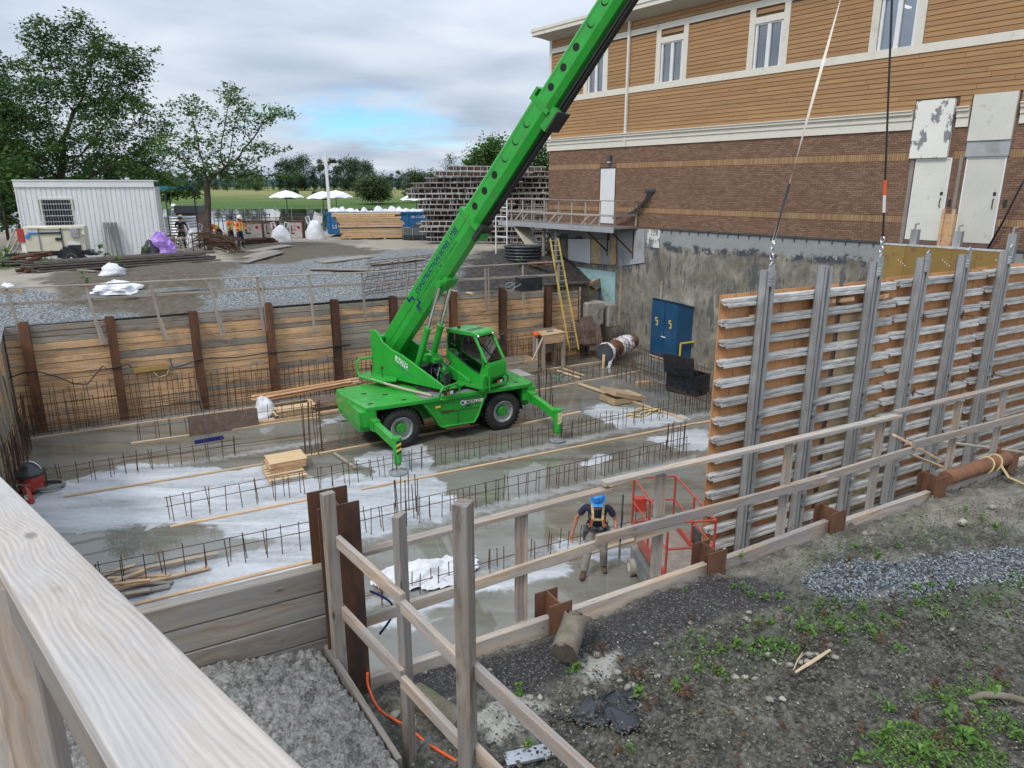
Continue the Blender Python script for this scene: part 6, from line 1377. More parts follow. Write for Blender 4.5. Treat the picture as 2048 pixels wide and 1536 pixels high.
def person(loc, rz, label, pose, top='tee', pants='khaki', hat='hat_blue', long_sleeve=False, vest=None, harness=False, sub=2, fingers=True, sc=1.0):
    r = thing('person', label, 'person', loc, None, rz); r.scale = (sc,sc,sc); J = pose; V_ = lambda k: Vector(J[k])
    hipc, chest, neck, head = V_('hip'), V_('chest'), V_('neck'), V_('head'); up = (head-neck).normalized()
    face = Vector(J.get('face', (0,-1,0))).normalized(); side = face.cross(up).normalized()
    jt = [(hipc,.105),(hipc.lerp(chest,.5),.115),(chest,.125),(neck,.055),(neck.lerp(head,.45)+up*.0,.058),(head,.085),(head+up*.07,.08)]
    ed = [(0,1),(1,2),(2,3),(3,4),(4,5),(5,6)]
    def chain(start, pts):
        prev = start
        for p, rr in pts: jt.append((Vector(p), rr)); ed.append((prev, len(jt)-1)); prev = len(jt)-1
        return prev
    for s in ('l','r'):
        sh, el, wr, ha = V_('sh'+s), V_('el'+s), V_('wr'+s), V_('ha'+s)
        e = chain(2, [(sh,.055),(sh.lerp(el,.5),.045),(el,.038),(el.lerp(wr,.4),.038),(wr,.026),(wr.lerp(ha,.6),(.034,.018))])
        if fingers:
            d = (ha-wr).normalized(); fs_ = d.cross(face).normalized() if abs(d.dot(face)) < .9 else side
            cur = Vector(J.get('curl', (0,-.03,0)))
            for k in range(4):
                base = ha+fs_*(k-1.5)*.019; L = (.072,.085,.078,.06)[k]; chain(e, [(base+d*.01,.0095),(base+d*L*.55+cur*.4,.009),(base+d*L*.9+cur*1.1,.0075)])
            th = 1 if s == 'l' else -1; chain(e, [(wr.lerp(ha,.45)+fs_*-.036*th+face*.01,.011),(ha+fs_*-.05*th+face*.02,.0095),(ha+d*.02+fs_*-.05*th+face*.03,.008)])
        hp, kn, an, to = V_('hp'+s), V_('kn'+s), V_('an'+s), V_('to'+s)
        chain(0, [(hp,.085),(hp.lerp(kn,.5),.072),(kn,.052),(kn.lerp(an,.4),.055),(an,.034)])
    skinmesh('body', jt, ed, M['skin'], r, sub)
    # face and hat
    m = MB(); hc = head+up*.02
    m.ball(hc+face*.098-up*.015, (.016,.022,.024), 8, 6); 
    for s in (-1,1): m.ball(hc+side*.088*s-up*.01, (.016,.02,.03), 6, 5)
    mk_local(m, 'nose_and_ears', M['skin'], r)
    m = MB()
    for s in (-1,1): m.ball(hc+face*.083+side*.034*s+up*.022, (.013,.010,.009), 6, 5)
    m.ball(hc+face*.086-up*.058, (.026,.010,.007), 6, 5); mk_local(m, 'eyes_and_mouth', M['ink_dark'], r)
    m = MB(); m.ball(hc-face*.02+up*.01, .1, 10, 8); mk_local(m, 'hair', M['boot'], r)
    if hat:
        m = MB(); hu = (up+face*.06).normalized(); m.rev([(.142,.0),(.145,.012),(.126,.02),(.124,.06),(.108,.105),(.07,.137),(0,.148)], hc+up*.045, hu, 18)
        m.fr(hc+up*.045+face*.11, side, face, hu, (-.085,.085), (0,.075), (.0,.012)); m.fr(hc+up*.045, face, side, hu, (-.1,.09), (-.016,.016), (.10,.155)); mk_local(m, 'hard_hat', M[hat], r, 40)
    # clothes
    tj = [(hipc+(chest-hipc)*.02,(.175,.125)),(hipc.lerp(chest,.45),(.165,.12)),(chest,(.175,.13)),(chest.lerp(neck,.62),(.10,.08))]; te = [(0,1),(1,2),(2,3)]
    for s in ('l','r'):
        sh, el, wr = V_('sh'+s), V_('el'+s), V_('wr'+s); a = len(tj); tj.append((sh,.072)); te.append((2,a)); tj.append((sh.lerp(el,.75 if not long_sleeve else 1.0),.066 if not long_sleeve else .055)); te.append((a,a+1))
        if long_sleeve: tj.append((wr+(el-wr)*.05,.042)); te.append((a+1,a+2))
    skinmesh('shirt', tj, te, M[top], r, sub)
    pj = [(hipc+Vector((0,0,.06)),(.165,.12)),(hipc-Vector((0,0,.04)),(.15,.12))]; pe_ = [(0,1)]
    for s in ('l','r'):
        hp, kn, an = V_('hp'+s), V_('kn'+s), V_('an'+s); a = len(pj); pj += [(hp,.105),(hp.lerp(kn,.5),.095),(kn,.076),(kn.lerp(an,.5),.078),(an+(kn-an)*.08,.07)]; pe_ += [(1,a),(a,a+1),(a+1,a+2),(a+2,a+3),(a+3,a+4)]
    skinmesh('trousers', pj, pe_, M[pants], r, sub)
    for s in ('l','r'):
        an, to = V_('an'+s), V_('to'+s); skinmesh('boot', [(an+Vector((0,0,.06)),.058),(an-Vector((0,0,.02)),.062),(an.lerp(to,.55)-Vector((0,0,.02)),(.055,.045)),(to,(.05,.038))], [(0,1),(1,2),(2,3)], M['boot'], r, sub)
    ax = (neck-hipc).normalized(); fz_ = (face-ax*face.dot(ax)).normalized(); sd = fz_.cross(ax).normalized()
    def torso_ring(z, rx, ry, w_, mat, name):
        m = MB(); c = hipc+(neck-hipc)*z; n = 20; vs = []
        for q in (-w_/2,w_/2):
            for k in range(n): a = 2*math.pi*k/n; vs.append(c+ax*q+sd*rx*math.cos(a)+fz_*ry*math.sin(a))
        m.add(vs, [(k,(k+1)%n,n+(k+1)%n,n+k) for k in range(n)]); m.add([v for v in vs], []) ; mk_local(m, name, M[mat], r)
    if harness:
        m = MB(); 
        for s in (-1,1):
            pts = [hipc+sd*.15*s+fz_*.03+ax*.02, hipc.lerp(neck,.3)+sd*.12*s+fz_*.15, chest+sd*.085*s+fz_*.165, chest.lerp(neck,.5)+sd*.09*s+fz_*.13, neck.lerp(chest,.25)+sd*.10*s+ax*.045, chest.lerp(neck,.3)+sd*.08*s-fz_*.15, hipc.lerp(neck,.4)-fz_*.16, hipc-sd*.13*s-fz_*.08+ax*.04]
            for q in range(len(pts)-1): m.bar(pts[q], pts[q+1], .045, .012, fz_ if q < 3 else ax)
        m.bar(chest+sd*.1+fz_*.17-ax*.02, chest-sd*.1+fz_*.17-ax*.02, .04, .014, fz_); mk_local(m, 'harness', M['strap'], r)
        m = MB()
        for s in (-1,1): m.bar(chest+sd*.1*s+fz_*.178, hipc.lerp(neck,.3)+sd*.13*s+fz_*.165, .03, .012, fz_)
        mk_local(m, 'harness_band', M['orange'], r)
        torso_ring(.12, .195, .155, .07, 'blackpl', 'tool_belt')
        m = MB()
        for s in (-1,1):
            m.fr(hipc+sd*.19*s-ax*.02, sd, fz_, ax, (-.05,.05), (-.08,.10), (-.2,.02)); m.ball(hipc+sd*.06*s+fz_*.17+ax*.1, .05, 6, 5, .3)
        mk_local(m, 'pouch', M['charcoal'], r)
    if vest:
        for z in (.22,.40): torso_ring(z, .19, .15, .05, vest, 'reflective_band')
        m = MB()
        for s in (-1,1): m.bar(chest+sd*.09*s+fz_*.14+ax*.12, hipc+sd*.09*s+fz_*.145, .05, .01, fz_); m.bar(chest+sd*.09*s-fz_*.14+ax*.12, hipc+sd*.09*s-fz_*.145, .05, .01, -fz_)
        mk_local(m, 'reflective_strip', M[vest], r)
    return r
def mk_local(m, name, mat, par, deg=None):
    me = mesh_of(name, m, mat, False); sharp(me, deg or 50); o = bpy.data.objects.new(name, me); COL.objects.link(o); o.parent = par; LOC[o.name] = wloc(par); return o
stand = dict(hip=(0,0,.95),chest=(0,-.01,1.28),neck=(0,0,1.47),head=(0,-.02,1.60),shl=(.19,0,1.42),shr=(-.19,0,1.42),ell=(.25,.02,1.14),elr=(-.25,.02,1.14),wrl=(.24,-.08,.9),wrr=(-.24,-.08,.9),hal=(.24,-.10,.83),har=(-.24,-.10,.83),hpl=(.10,0,.90),hpr=(-.10,0,.90),knl=(.11,-.02,.5),knr=(-.11,-.02,.5),anl=(.12,.02,.09),anr=(-.12,.02,.09),tol=(.13,-.15,.045),tor=(-.13,-.15,.045))
# main worker: mid stride towards the camera-left, looking down, arms away from the body
walk = dict(stand); walk.update(hip=(0,0,.93),chest=(.0,-.07,1.26),neck=(0,-.11,1.44),head=(-.01,-.19,1.56),face=(.0,-.86,-.5),shl=(.20,-.07,1.39),shr=(-.20,-.07,1.39),ell=(.33,-.05,1.13),elr=(-.37,-.04,1.14),wrl=(.33,-.22,.93),wrr=(-.44,-.14,.88),hal=(.31,-.28,.87),har=(-.445,-.17,.80),
  hpl=(.10,0,.88),hpr=(-.10,0,.88),knl=(.14,-.05,.48),knr=(-.15,-.10,.49),anl=(.16,.12,.09),anr=(-.22,-.16,.09),tol=(.19,-.04,.045),tor=(-.27,-.32,.045))
pw = P(1190,1147,0); person(pw, R(-4), 'worker in navy t-shirt, safety harness and blue hard hat walking on the wet slab', walk, harness=True, sc=1.10)
yd = 4.3
bent = dict(stand); bent.update(chest=(-.22,-.05,1.12),neck=(-.40,-.08,1.18),head=(-.54,-.10,1.16),face=(-.6,0,-.8),shl=(-.34,.12,1.15),shr=(-.36,-.26,1.14),ell=(-.44,.14,.88),elr=(-.5,-.3,.88),wrl=(-.55,.1,.68),wrr=(-.62,-.26,.68),hal=(-.58,.1,.62),har=(-.66,-.26,.62))
reach = dict(stand); reach.update(ell=(.30,-.08,1.16),wrl=(.24,-.30,1.05),hal=(.22,-.37,1.03),elr=(-.30,-.08,1.16),wrr=(-.24,-.30,1.02),har=(-.22,-.37,1.0),head=(0,-.06,1.59),face=(0,-.95,-.3))
reach.update(knl=(.14,-.03,.5),anl=(.18,0,.09),tol=(.20,-.16,.045))
dk_ = 'tee'
person(P(367,497,yd), R(190), 'worker in black t-shirt and white hard hat with orange glove beside the brown hut', reach, top='tee', pants='tee', hat='hat_white', sub=1, fingers=True)
person(P(441,492,yd), R(0), 'worker in orange shirt bending over the rebar tangle, leftmost of the orange trio', bent, top='hiviz', pants='tee', hat=None, vest='lime', long_sleeve=True, sub=1)
person(P(464,494,yd), R(75), 'worker in orange vest with dark cap, in the middle of the orange trio', reach, top='hiviz', pants='tee', hat='hat_blue', vest='lime', sub=1)
bpy.data.objects['person.003'].children
for ch in bpy.data.objects['person.003'].children:
    if ch.name.startswith('hard_hat'): ch.data.materials[0] = M['charcoal']
person(P(482,497,yd), R(65), 'worker in orange vest and white hard hat, rightmost of the orange trio', reach, top='hiviz', pants='tee', hat='hat_white', vest='lime', long_sleeve=True, sub=1)
# ================================================================ NEAR FENCE
NF = thing('guard_rail', 'weathered two-rail timber guard rail along the near pit edge', 'fence', W(6,4.9,3.7))
def N_(u, z, n=4.86): return W(u, n, z)
for (x, u, zt, zb) in ((0,2.87,4.84,3.72),(0,4.47,4.86,3.72),(0,6.32,4.84,3.7),(0,7.95,4.84,3.5),(0,9.6,4.84,3.3),(0,10.7,4.84,3.7),(0,12.6,4.86,3.7),(0,14.6,4.86,3.7)):
    plank('post', N_(u,zb,4.99), N_(u,zt,4.99), .09, .04, M['post'], NF, up=NX)
    plank('post_stiffener', N_(u+.05,zb,5.0), N_(u+.05,zt-.02,5.0), .035, .08, M['post'], NF, up=NX)
for (a, b, z0, z1, n) in ((1.36,3.82,4.83,4.85,4.95),(3.74,8.25,4.92,4.87,4.95),(8.2,11.6,4.91,4.90,4.97),(11.5,16,4.89,4.9,4.95)):
    plank('top_rail', N_(a,z0,n), N_(b,z1,n), .09, .04, M['post'], NF); 
for (a, b, z0, z1, n) in ((1.40,3.72,4.22,4.30,4.945),(3.66,6.95,4.37,4.30,4.92),(6.1,8.7,4.30,4.33,4.96),(8.62,12.2,4.42,4.37,4.93),(12,16,4.36,4.38,4.95)):
    plank('middle_rail', N_(a,z0,n), N_(b,z1,n), .04, .10, M['post'], NF)
plank('nailed_block', N_(4.15,4.27,4.93), N_(4.75,4.285,4.93), .04, .10, M['post'], NF)
# corner fence coming towards the camera
CF = thing('corner_fence', 'timber corner fence with tall uneven posts and two slanting rails', 'fence', W(1.3,4.8,3.6))
c0 = PV(667,1150,W(0,4.70),UX); c0.z = 0; c1 = Vector((-.715,4.10,0)); c2 = Vector((-.255,3.38,0)); cd = (c2-c0).normalized(); cs_ = Vector((-cd.y,cd.x,0))
def FP(px, py, base, dirv): return PV(px, py, base, dirv)
for (bp, zt, zb, w_, tk) in ((c0,5.50,3.5,.095,.06),(c1,5.60,3.3,.10,.05),(c2,6.02,3.3,.095,.085)):
    plank('post', bp+UP*zb, bp+UP*zt, w_, tk, M['oldpost'], CF, up=cd if bp is c0 else (cd+cs_*.55).normalized(), ch=.004)
ppl = Vector((c0.x,c0.y,0))-cs_*.05
def railpx(a, b, z_off=0, off=-.06):
    base = c0+cs_*off; p = PV(*a, base, cd); q = PV(*b, base, cd); plank('rail', p, q, .04, .092, M['post'], CF)
railpx((676,1082),(806,1200),0,.045); railpx((806,1212),(940,1345),0,.045); railpx((930,1320),(1190,1560),0,.045)
railpx((682,1218),(806,1352),0,.045); railpx((806,1362),(935,1500),0,.045); railpx((930,1478),(1010,1560),0,.045)
# hero handrail in the foreground
hd_ = ray(-257,705).normalized(); hh_ = Vector((hd_.y,-hd_.x,0)).normalized(); A = Vector((0,0,CAM_Z))+ray(386,1320)*.85; HW = .117; hn_ = hh_.cross(hd_).normalized(); hn_ = hn_ if hn_.z > 0 else -hn_
HR = thing('ramp_handrail', 'big sun-bleached timber handrail slanting across the near left corner', 'handrail', A-UP*1.1)
cA = A-hh_*HW/2
o = plank('cap_board', cA-hd_*1.0-hn_*.019, cA+hd_*3.4-hn_*.019, HW, .038, M['hero'], HR, up=hn_, ch=.003)
bev = o.modifiers.new('b','BEVEL'); bev.width = .003; bev.segments = 2
plank('apron_board', cA-hd_*1.0-hn_*.083-hh_*.035, cA+hd_*3.4-hn_*.083-hh_*.035, .038, .088, M['greywood'], HR, up=hn_)
pq = PV(95,1330,cA,hd_); pq = cA+hd_*.62-hh_*.075
pn = Vector((.15,1,0)).normalized(); q = PV(78,1480,cA-hh_*.05+hd_*.1,hd_)
for s_ in (0,1.7): zt_ = cA.z+hd_.z*((q.xy-cA.xy).length+s_)-.06; plank('post', Vector((q.x,q.y,zt_-1.4))+hd_*s_, Vector((q.x,q.y,zt_))+Vector((hd_.x,hd_.y,0))*s_, .10, .04, M['post'], HR, up=pn)
dkp = P(60,1500,5.9)
# lean concrete heap
def heap():
    us = np.arange(-1.6,1.30,.0125); ns = np.arange(2.6,4.93,.0125); A_, B_ = np.meshgrid(us, ns); X = A_*U2[0]+B_*N2[0]; Y = A_*U2[1]+B_*N2[1]
    e0, e1 = P(655,1322,4.02), P(800,1560,3.9); dx, dy = e1.x-e0.x, e1.y-e0.y; L_ = math.hypot(dx,dy); side = ((X-e0.x)*(-dy)+(Y-e0.y)*dx)/L_; side = -side if side[0,-1] > 0 and False else side
    c = P(450,1420,4); s0 = ((c.x-e0.x)*(-dy)+(c.y-e0.y)*dx)/L_; side = side if s0 > 0 else -side
    top = 4.22-.0*A_; Z = top-.10*np.clip(A_-.2,0,9)-.12*np.clip(-.1-A_,0,9)-.25*np.clip(3.9-B_,0,1)**2+.05*fbm(X,Y,1.2,3,2)+.10*np.abs(fbm(X,Y,8,4,5,.7))+.02*fbm(X,Y,22,2,15,.7)
    Z = np.where(side < .03, 3.3, Z-.05*np.exp(-np.clip(side-.03,0,9)*8)); Z = Z-.25*np.clip((3.4-B_),0,5)
    m, nt = newmat('lean_concrete'); t = NT(nt); tc = t.nd('ShaderNodeTexCoord').outputs['Object']
    f = t.noise(tc, 11, 8, .72); f2_ = t.noise(tc, 55, 5, .7)
    col = t.ramp(t.m('ADD', t.m('MULTIPLY', f, .5), t.m('MULTIPLY', f2_, .5)), [(.40,(.07,.068,.062)),(.5,(.22,.215,.20)),(.62,(.38,.37,.35))])
    t.out(col, .85, 0, t.m('ADD', f, f2_), .9, .014, .3)
    o0 = P(500,1400,4); me = gridmesh('concrete_heap', X-o0.x, Y-o0.y, Z-4, m, keep=side > .0); o = bpy.data.objects.new('concrete_heap', me); COL.objects.link(o); o.location = (o0.x,o0.y,4); props(o, 'rough grey heap of dried lean concrete beside the corner pile', 'concrete heap')
    plank('edging_board', e0+UP*.03, e1+UP*.05, .04, .25, M['greywood']); props(bpy.data.objects[COL.objects[-1].name], 'grey edging board holding back the dried concrete heap', 'board')
heap()
# strut pipe
ps, pe2 = PV(1893,962,W(0,4.7),UX), PV(2040,912,W(0,4.7),UX); ps = W(9.36,4.86,3.83); pe2 = W(10.84,4.86,3.83)
ST = thing('steel_strut', 'brown steel pipe strut between two short piles, webbing tied round it', 'pipe', ps)
m = MB(); m.cyl(ps, pe2, .10, n=24); mk('pipe', m, M['rust_bright'], ST, deg=40)
m = MB()
for s in (.95,1.15): 
    c = ps+UX*s; m.tube([c+NX*.108*math.cos(a)+UP*.108*math.sin(a)+UX*.06*math.sin(a) for a in [i*math.pi/8 for i in range(17)]], .014, 5)
m.tube([ps+UX*1.15-NX*.1, ps+UX*1.1-NX*.25-UP*.12, ps+UX*1.05-NX*.5-UP*.13, ps+UX*.95-NX*.7-UP*.12], .018, 5); mk('webbing', m, M['strap'], ST)
for k, (a, b) in enumerate((((1788,870),(1880,920)),((1810,905),(1900,940)),((1860,880),(2048,905)))):
    p, q = PV(*a,W(0,5.6),UX), PV(*b,W(0,5.25),UX); plank('cross_brace', p, q, .09, .03, M['lumber'] if k < 2 else M['lagold'], None); props(COL.objects[-1], ['pale brace board behind the guard rail near the steel strut','second pale brace board just under it, near the steel strut','long thin brace board at the right edge behind the guard rail'][k], 'board')
# ================================================================ LOG, RAG, STONES, WEEDS
l0, l1 = P(1128,1305,3.86), P(1150,1245,3.93); d = (l1-l0).normalized()
LG = thing('log', 'short cut tree log with mossy bark lying beside the small pile', 'log', l0)
m = MB(); m.rev([(.115,0),(.118,.05),(.108,.2),(.112,.34),(.122,.40),(.115,.44)], l0, d, 22); cu_ = (UP-d*UP.dot(d)).normalized(); m.v = [q-d*max(0,((q-l0).dot(d)-.38)/.06)*((q-l0).dot(cu_))*1.0 for q in m.v]; lc_ = m.v[-22:]; m.v = [q+Vector((mnoise.noise(q*9)*.012,mnoise.noise(q*9+Vector((5,0,0)))*.012,mnoise.noise(q*9+Vector((0,7,0)))*.012)) for q in m.v]; mk('bark', m, M['logbark'], LG, smooth=True)
for e_, s, mt in ((l0,-1,'bark'),):
    m = MB(); c = l0-d*.002 if s < 0 else l0+d*.502; m.rev([(.106 if s < 0 else .092,0),(0,.001)], c, d*s, 22); mk('cut_end', m, M[mt], LG)
m = MB(); cc_ = sum(lc_, Vector())/22; m.add([cc_+(q-cc_)*.9+(d+cu_).normalized()*.012 for q in lc_], [tuple(range(22))]); mk('cut_face', m, M['cutwood'], LG)
m = MB(); l2 = P(830,1385,3.80); d2 = (P(905,1440,3.74)-l2).normalized(); m.rev([(.085,0),(.09,.1),(.095,.3),(.08,.45)], l2, d2, 16); mk('log', m, M['logbark'], None, deg=60, label='second short log lying behind the corner fence posts', cat='log')
c = P(1215,1415,3.72); XX, YY, ZZ = tarpmesh(Vector((c.x,c.y,3.68)), UX, NX, .27, .17, .10, 8); me = gridmesh('rag', XX-c.x, YY-c.y, ZZ-3.68+.005, M['blackpl'], smooth=False, keep=(np.hypot(*np.meshgrid(np.linspace(-1,1,46),np.linspace(-1,1,46)))+.5*fbm(XX,YY,5,3,4) < .9)); o = bpy.data.objects.new('rag', me); COL.objects.link(o); o.location = (c.x,c.y,3.68); props(o, 'crumpled black plastic rag on the mud', 'plastic rag')
m = MB(); pts = [P(738,1210,3.95)+Vector((0,.1,.0))]
pts = [PV(735,1345,W(0,4.72),UX), PV(737,1375,W(0,4.68),UX), P(760,1420,3.72), P(815,1455,3.70), P(860,1490,3.69), P(925,1530,3.69), P(960,1560,3.69)]
sm = []
for i in range(len(pts)-1):
    for k in range(6): f = k/6; p_ = pts[max(i-1,0)]; a = pts[i]; b = pts[i+1]; n_ = pts[min(i+2,len(pts)-1)]; sm.append(.5*((2*a)+(b-p_)*f+(2*p_-5*a+4*b-n_)*f*f+(3*a-p_-3*b+n_)*f**3))
m.tube(sm, .011, 7); mk('orange_cord', m, M['orange'], None, smooth=True, label='orange extension cord running over the mud beside the corner pile', cat='cord')
m = MB(); hb_ = W(1.48,5.0,4.3); m.tube([hb_+UX*(.16*math.sin(f*3.1))+UP*(.14-.42*f)+UX*.05*f for f in [k/12 for k in range(13)]], .01, 6); mk('looped_extension_cord', m, M['ink_navy'], None, smooth=True, label='dark blue cord loop hanging right of the tall corner pile', cat='cord')
m = MB(); q = P(1010,1520,3.72); m.bar(q, q+Vector((.35,.1,.0)), .12, .02); mk('metal_strip', m, M['galv'], None, label='bright metal strip on the mud at the bottom edge', cat='metal strip')
def spot(x, y):
    if x < 1090: return 'behind the slanting corner fence'
    if x < 1300: return 'around the black rag and the log'
    if y > 1370 and x > 1700: return 'near the bottom right corner'
    if y < 1110: return 'below the steel strut'
    if y < 1225 and x > 1560: return 'along the bluish gravel patch'
    if x < 1480: return 'in the dark soil right of the log'
    return 'beside the pale split stick' if x < 1700 else 'at the right edge below the gravel'
def stonemesh(seed):
    b = bmesh.new(); bmesh.ops.create_icosphere(b, subdivisions=2, radius=1)
    for v in b.verts: n_ = mnoise.noise(v.co*1.3+Vector((seed*9,0,0))); v.co *= 1+.35*n_; v.co.z *= .65; v.co.x *= 1.25
    me = bpy.data.meshes.new('stone'); b.to_mesh(me); b.free(); me.materials.append(M['stone']); me.shade_smooth(); return me
SM = [stonemesh(k) for k in range(6)]
st_px = [(1195,1310,12),(1165,1330,9),(1180,1340,10),(1235,1345,12),(1240,1362,10),(1315,1352,13),(1335,1350,10),(1255,1375,14),(1170,1385,16),(1180,1400,9),(1265,1370,12),(1185,1385,12),(1060,1395,12),(1080,1395,11),(1085,1420,9),(1105,1420,8),(1135,1420,11),(1010,1425,12),(1090,1433,8),(1340,1405,8),(1380,1245,9),(1430,1270,10),(1495,1240,12),(1498,1225,8),(1312,1288,9),(1370,1275,8),(1470,1355,13),(1490,1355,10),(1510,1358,10),(1535,1310,11),(1548,1325,10),(1560,1330,9),(1620,1310,12),(1615,1325,12),(1635,1310,8),(1670,1315,10),(1540,1400,12),(1565,1398,10),(1580,1330,9),(1600,1325,9),(1990,1155,12),(1965,1160,11),(1950,1160,10),(1915,1110,10),(1925,1045,11),(1730,1068,9),(1985,1015,9),(1280,1410,8),(1225,1455,7),(1290,1265,7),(1450,1100,8),(1780,1210,6),(1905,1260,7),(900,1400,8),(870,1440,14),(790,1430,18),(850,1345,7),(980,1340,8)]
for k, (x, y, s) in enumerate(st_px):
    p_ = P(x,y,3.68); r_ = s*p_.xy.length*1.12/1420*.62
    o = place('stone', SM[k%6], Matrix.Translation(p_+UP*r_*.15) @ Matrix.Rotation(random.uniform(0,6.28),4,'Z') @ Matrix.Diagonal((r_,r_*random.uniform(.75,1),r_*random.uniform(.8,1.1),1))); props(o, 'pale rounded stone half sunk '+spot(x,y), 'stone', 'stones '+spot(x,y))
# gravel chips: countless
def chips(n, polys, name, mat, smin, smax, z=3.69, seed=3):
    rn = np.random.default_rng(seed); m = MB(); pts = []
    for poly in polys:
        pp = [P(a,b,z) for a,b in poly]; xs = [q.x for q in pp]; ys = [q.y for q in pp]; c = 0
        X = rn.uniform(min(xs),max(xs),n*3); Y = rn.uniform(min(ys),max(ys),n*3); s_ = sdf(X,Y,pp); k = s_+rn.normal(0,.06,n*3) > 0; pts += list(zip(X[k][:n],Y[k][:n]))
    base = [(1,0,0),(0,1,0),(-1,0,0),(0,-1,0),(0,0,1),(0,0,-1)]; fc = [(0,1,4),(1,2,4),(2,3,4),(3,0,4),(1,0,5),(2,1,5),(3,2,5),(0,3,5)]
    vs = []; fs = []
    for (x, y) in pts:
        s = random.uniform(smin,smax); a = random.uniform(0,6.28); ca, sa = math.cos(a), math.sin(a); o = len(vs); zz = 3.705+.05*float(fbm(np.array(x),np.array(y),.7,2,9))+random.uniform(-.006,.012)
        for bx_, by_, bz_ in base: u_, v_, w_ = bx_*s*random.uniform(.8,1.4), by_*s*random.uniform(.6,1), bz_*s*random.uniform(.4,.8); vs.append((x+u_*ca-v_*sa, y+u_*sa+v_*ca, zz+w_+u_*.3))
        fs += [tuple(i+o for i in f) for f in fc]
    me = bpy.data.meshes.new(name); me.from_pydata(vs, [], fs); me.materials.append(mat); o = bpy.data.objects.new(name, me); COL.objects.link(o); o['kind'] = 'stuff'; return o
gm_, nt_ = newmat('chip_rock'); t_ = NT(nt_); g_ = t_.nd('ShaderNodeNewGeometry'); t_.out(t_.ramp(g_.outputs['Random Per Island'], [(.0,(.045,.052,.06)),(.5,(.12,.135,.15)),(.85,(.23,.255,.275)),(1,(.40,.42,.43))]), .7)
g1_, nt_ = newmat('mud_pebble'); t_ = NT(nt_); g_ = t_.nd('ShaderNodeNewGeometry'); t_.out(t_.ramp(g_.outputs['Random Per Island'], [(.0,(.06,.055,.045)),(.7,(.16,.15,.125)),(1,(.42,.40,.36))]), .85)
chips(4200, [[(1600,1170),(1640,1142),(1700,1125),(1800,1130),(1900,1108),(2060,1092),(2100,1160),(1900,1175),(1800,1195),(1700,1203),(1630,1192)]], 'gravel', gm_, .007,.017)
g2_, nt_ = newmat('clod'); t_ = NT(nt_); g_ = t_.nd('ShaderNodeNewGeometry'); t_.out(t_.ramp(g_.outputs['Random Per Island'], [(.0,(.03,.028,.022)),(.7,(.09,.085,.068)),(1,(.15,.14,.115))]), .9)
chips(5500, [[(960,1480),(1100,1400),(1400,1260),(1600,1210),(2060,1180),(2100,1560),(900,1560)]], 'clods', g2_, .008,.022, z=3.69, seed=15)
chips(1500, [[(1450,1150),(1640,1100),(1900,1010),(2060,1000),(2060,1090),(1800,1110),(1600,1150)]], 'clods', g2_, .005,.014, seed=16)
chips(3500, [[(760,1430),(1000,1380),(1400,1240),(2060,1100),(2100,1560),(760,1560)]], 'pebbles', g1_, .004,.012, seed=6)
chips(700, [[(760,1400),(1100,1280),(1450,1160),(1590,1190),(1400,1250),(1100,1370)]], 'pebbles', g1_, .003,.008, seed=8)
# weeds
def weedmesh(seed, n, r, h, lw, mat, up=.5):
    random.seed(seed); m = MB()
    for k in range(n):
        a = random.uniform(0,6.28); d = Vector((math.cos(a),math.sin(a),0)); s = Vector((-d.y,d.x,0)); L = r*random.uniform(.5,1.1); b = Vector((j(r*.25),j(r*.25),random.uniform(0,h))); e = random.uniform(.1,up)
        w_ = L*lw; p1 = b+d*L*.25+UP*L*e*.5; p2 = b+d*L*.6+UP*L*e; p3 = b+d*L+UP*L*(e*.7-.12)
        m.add([b, p1-s*w_*.6, p1+s*w_*.6, p2-s*w_, p2+s*w_, p3], [(0,1,2),(1,3,4,2),(3,5,4)])
    me = mesh_of('weed', m, mat, fixn=False); return me
WM = [weedmesh(k, 12+4*k, .085, .04+.012*k, .22, M['weed'], .7) for k in range(4)]+[weedmesh(11, 26, .06, .12, .25, M['weed'], .6)]
RM = [weedmesh(20+k, 12, .045, .10, .3, M['redleaf'], .7) for k in range(2)]
BL_ = weedmesh(40, 30, .14, .07, .2, M['weed'], .9)
random.seed(99)
wp = [(1390,1315),(1405,1290),(1440,1300),(1470,1298),(1500,1300),(1525,1292),(1545,1300),(1565,1298),(1590,1300),(1600,1262),(1620,1268),(1415,1335),(1430,1350),(1445,1355),(1400,1330),(1395,1345),(1455,1360),(1350,1375),(1375,1365),(1385,1275),(1490,1255),(1520,1250),(1545,1250),(1575,1225),(1500,1190),(1530,1200),(1560,1195),(1690,1180),(1705,1240),(1725,1225),(1735,1260),(1745,1275),(1770,1240),(1790,1255),(1800,1235),(1815,1190),(1830,1180),(1860,1175),(1875,1200),(1900,1180),(1800,1300),(1840,1210),(1135,1348),(1150,1345),(1040,1390),(1280,1390),(1655,1250),(1680,1265),(1690,1285),(1640,1215),(2010,1230),(2020,1260),(2030,1150),(1990,1060),(2010,1070),(1945,1050),(1965,1040),(1930,1020),(1470,1180),(1485,1180),(1370,1180),(1935,1330),(1970,1300),(1990,1400),(1965,1425),(2010,1440),(1880,1400),(1900,1440),(1840,1510),(1870,1530),(1920,1490),(1960,1500),(2000,1520),(2030,1480),(1770,1480),(1720,1520),(1780,1420),(1260,1500),(1050,1500),(1480,1120),(1680,1090),(1700,1098),(1800,1095),(1750,1120),(1950,1100)]
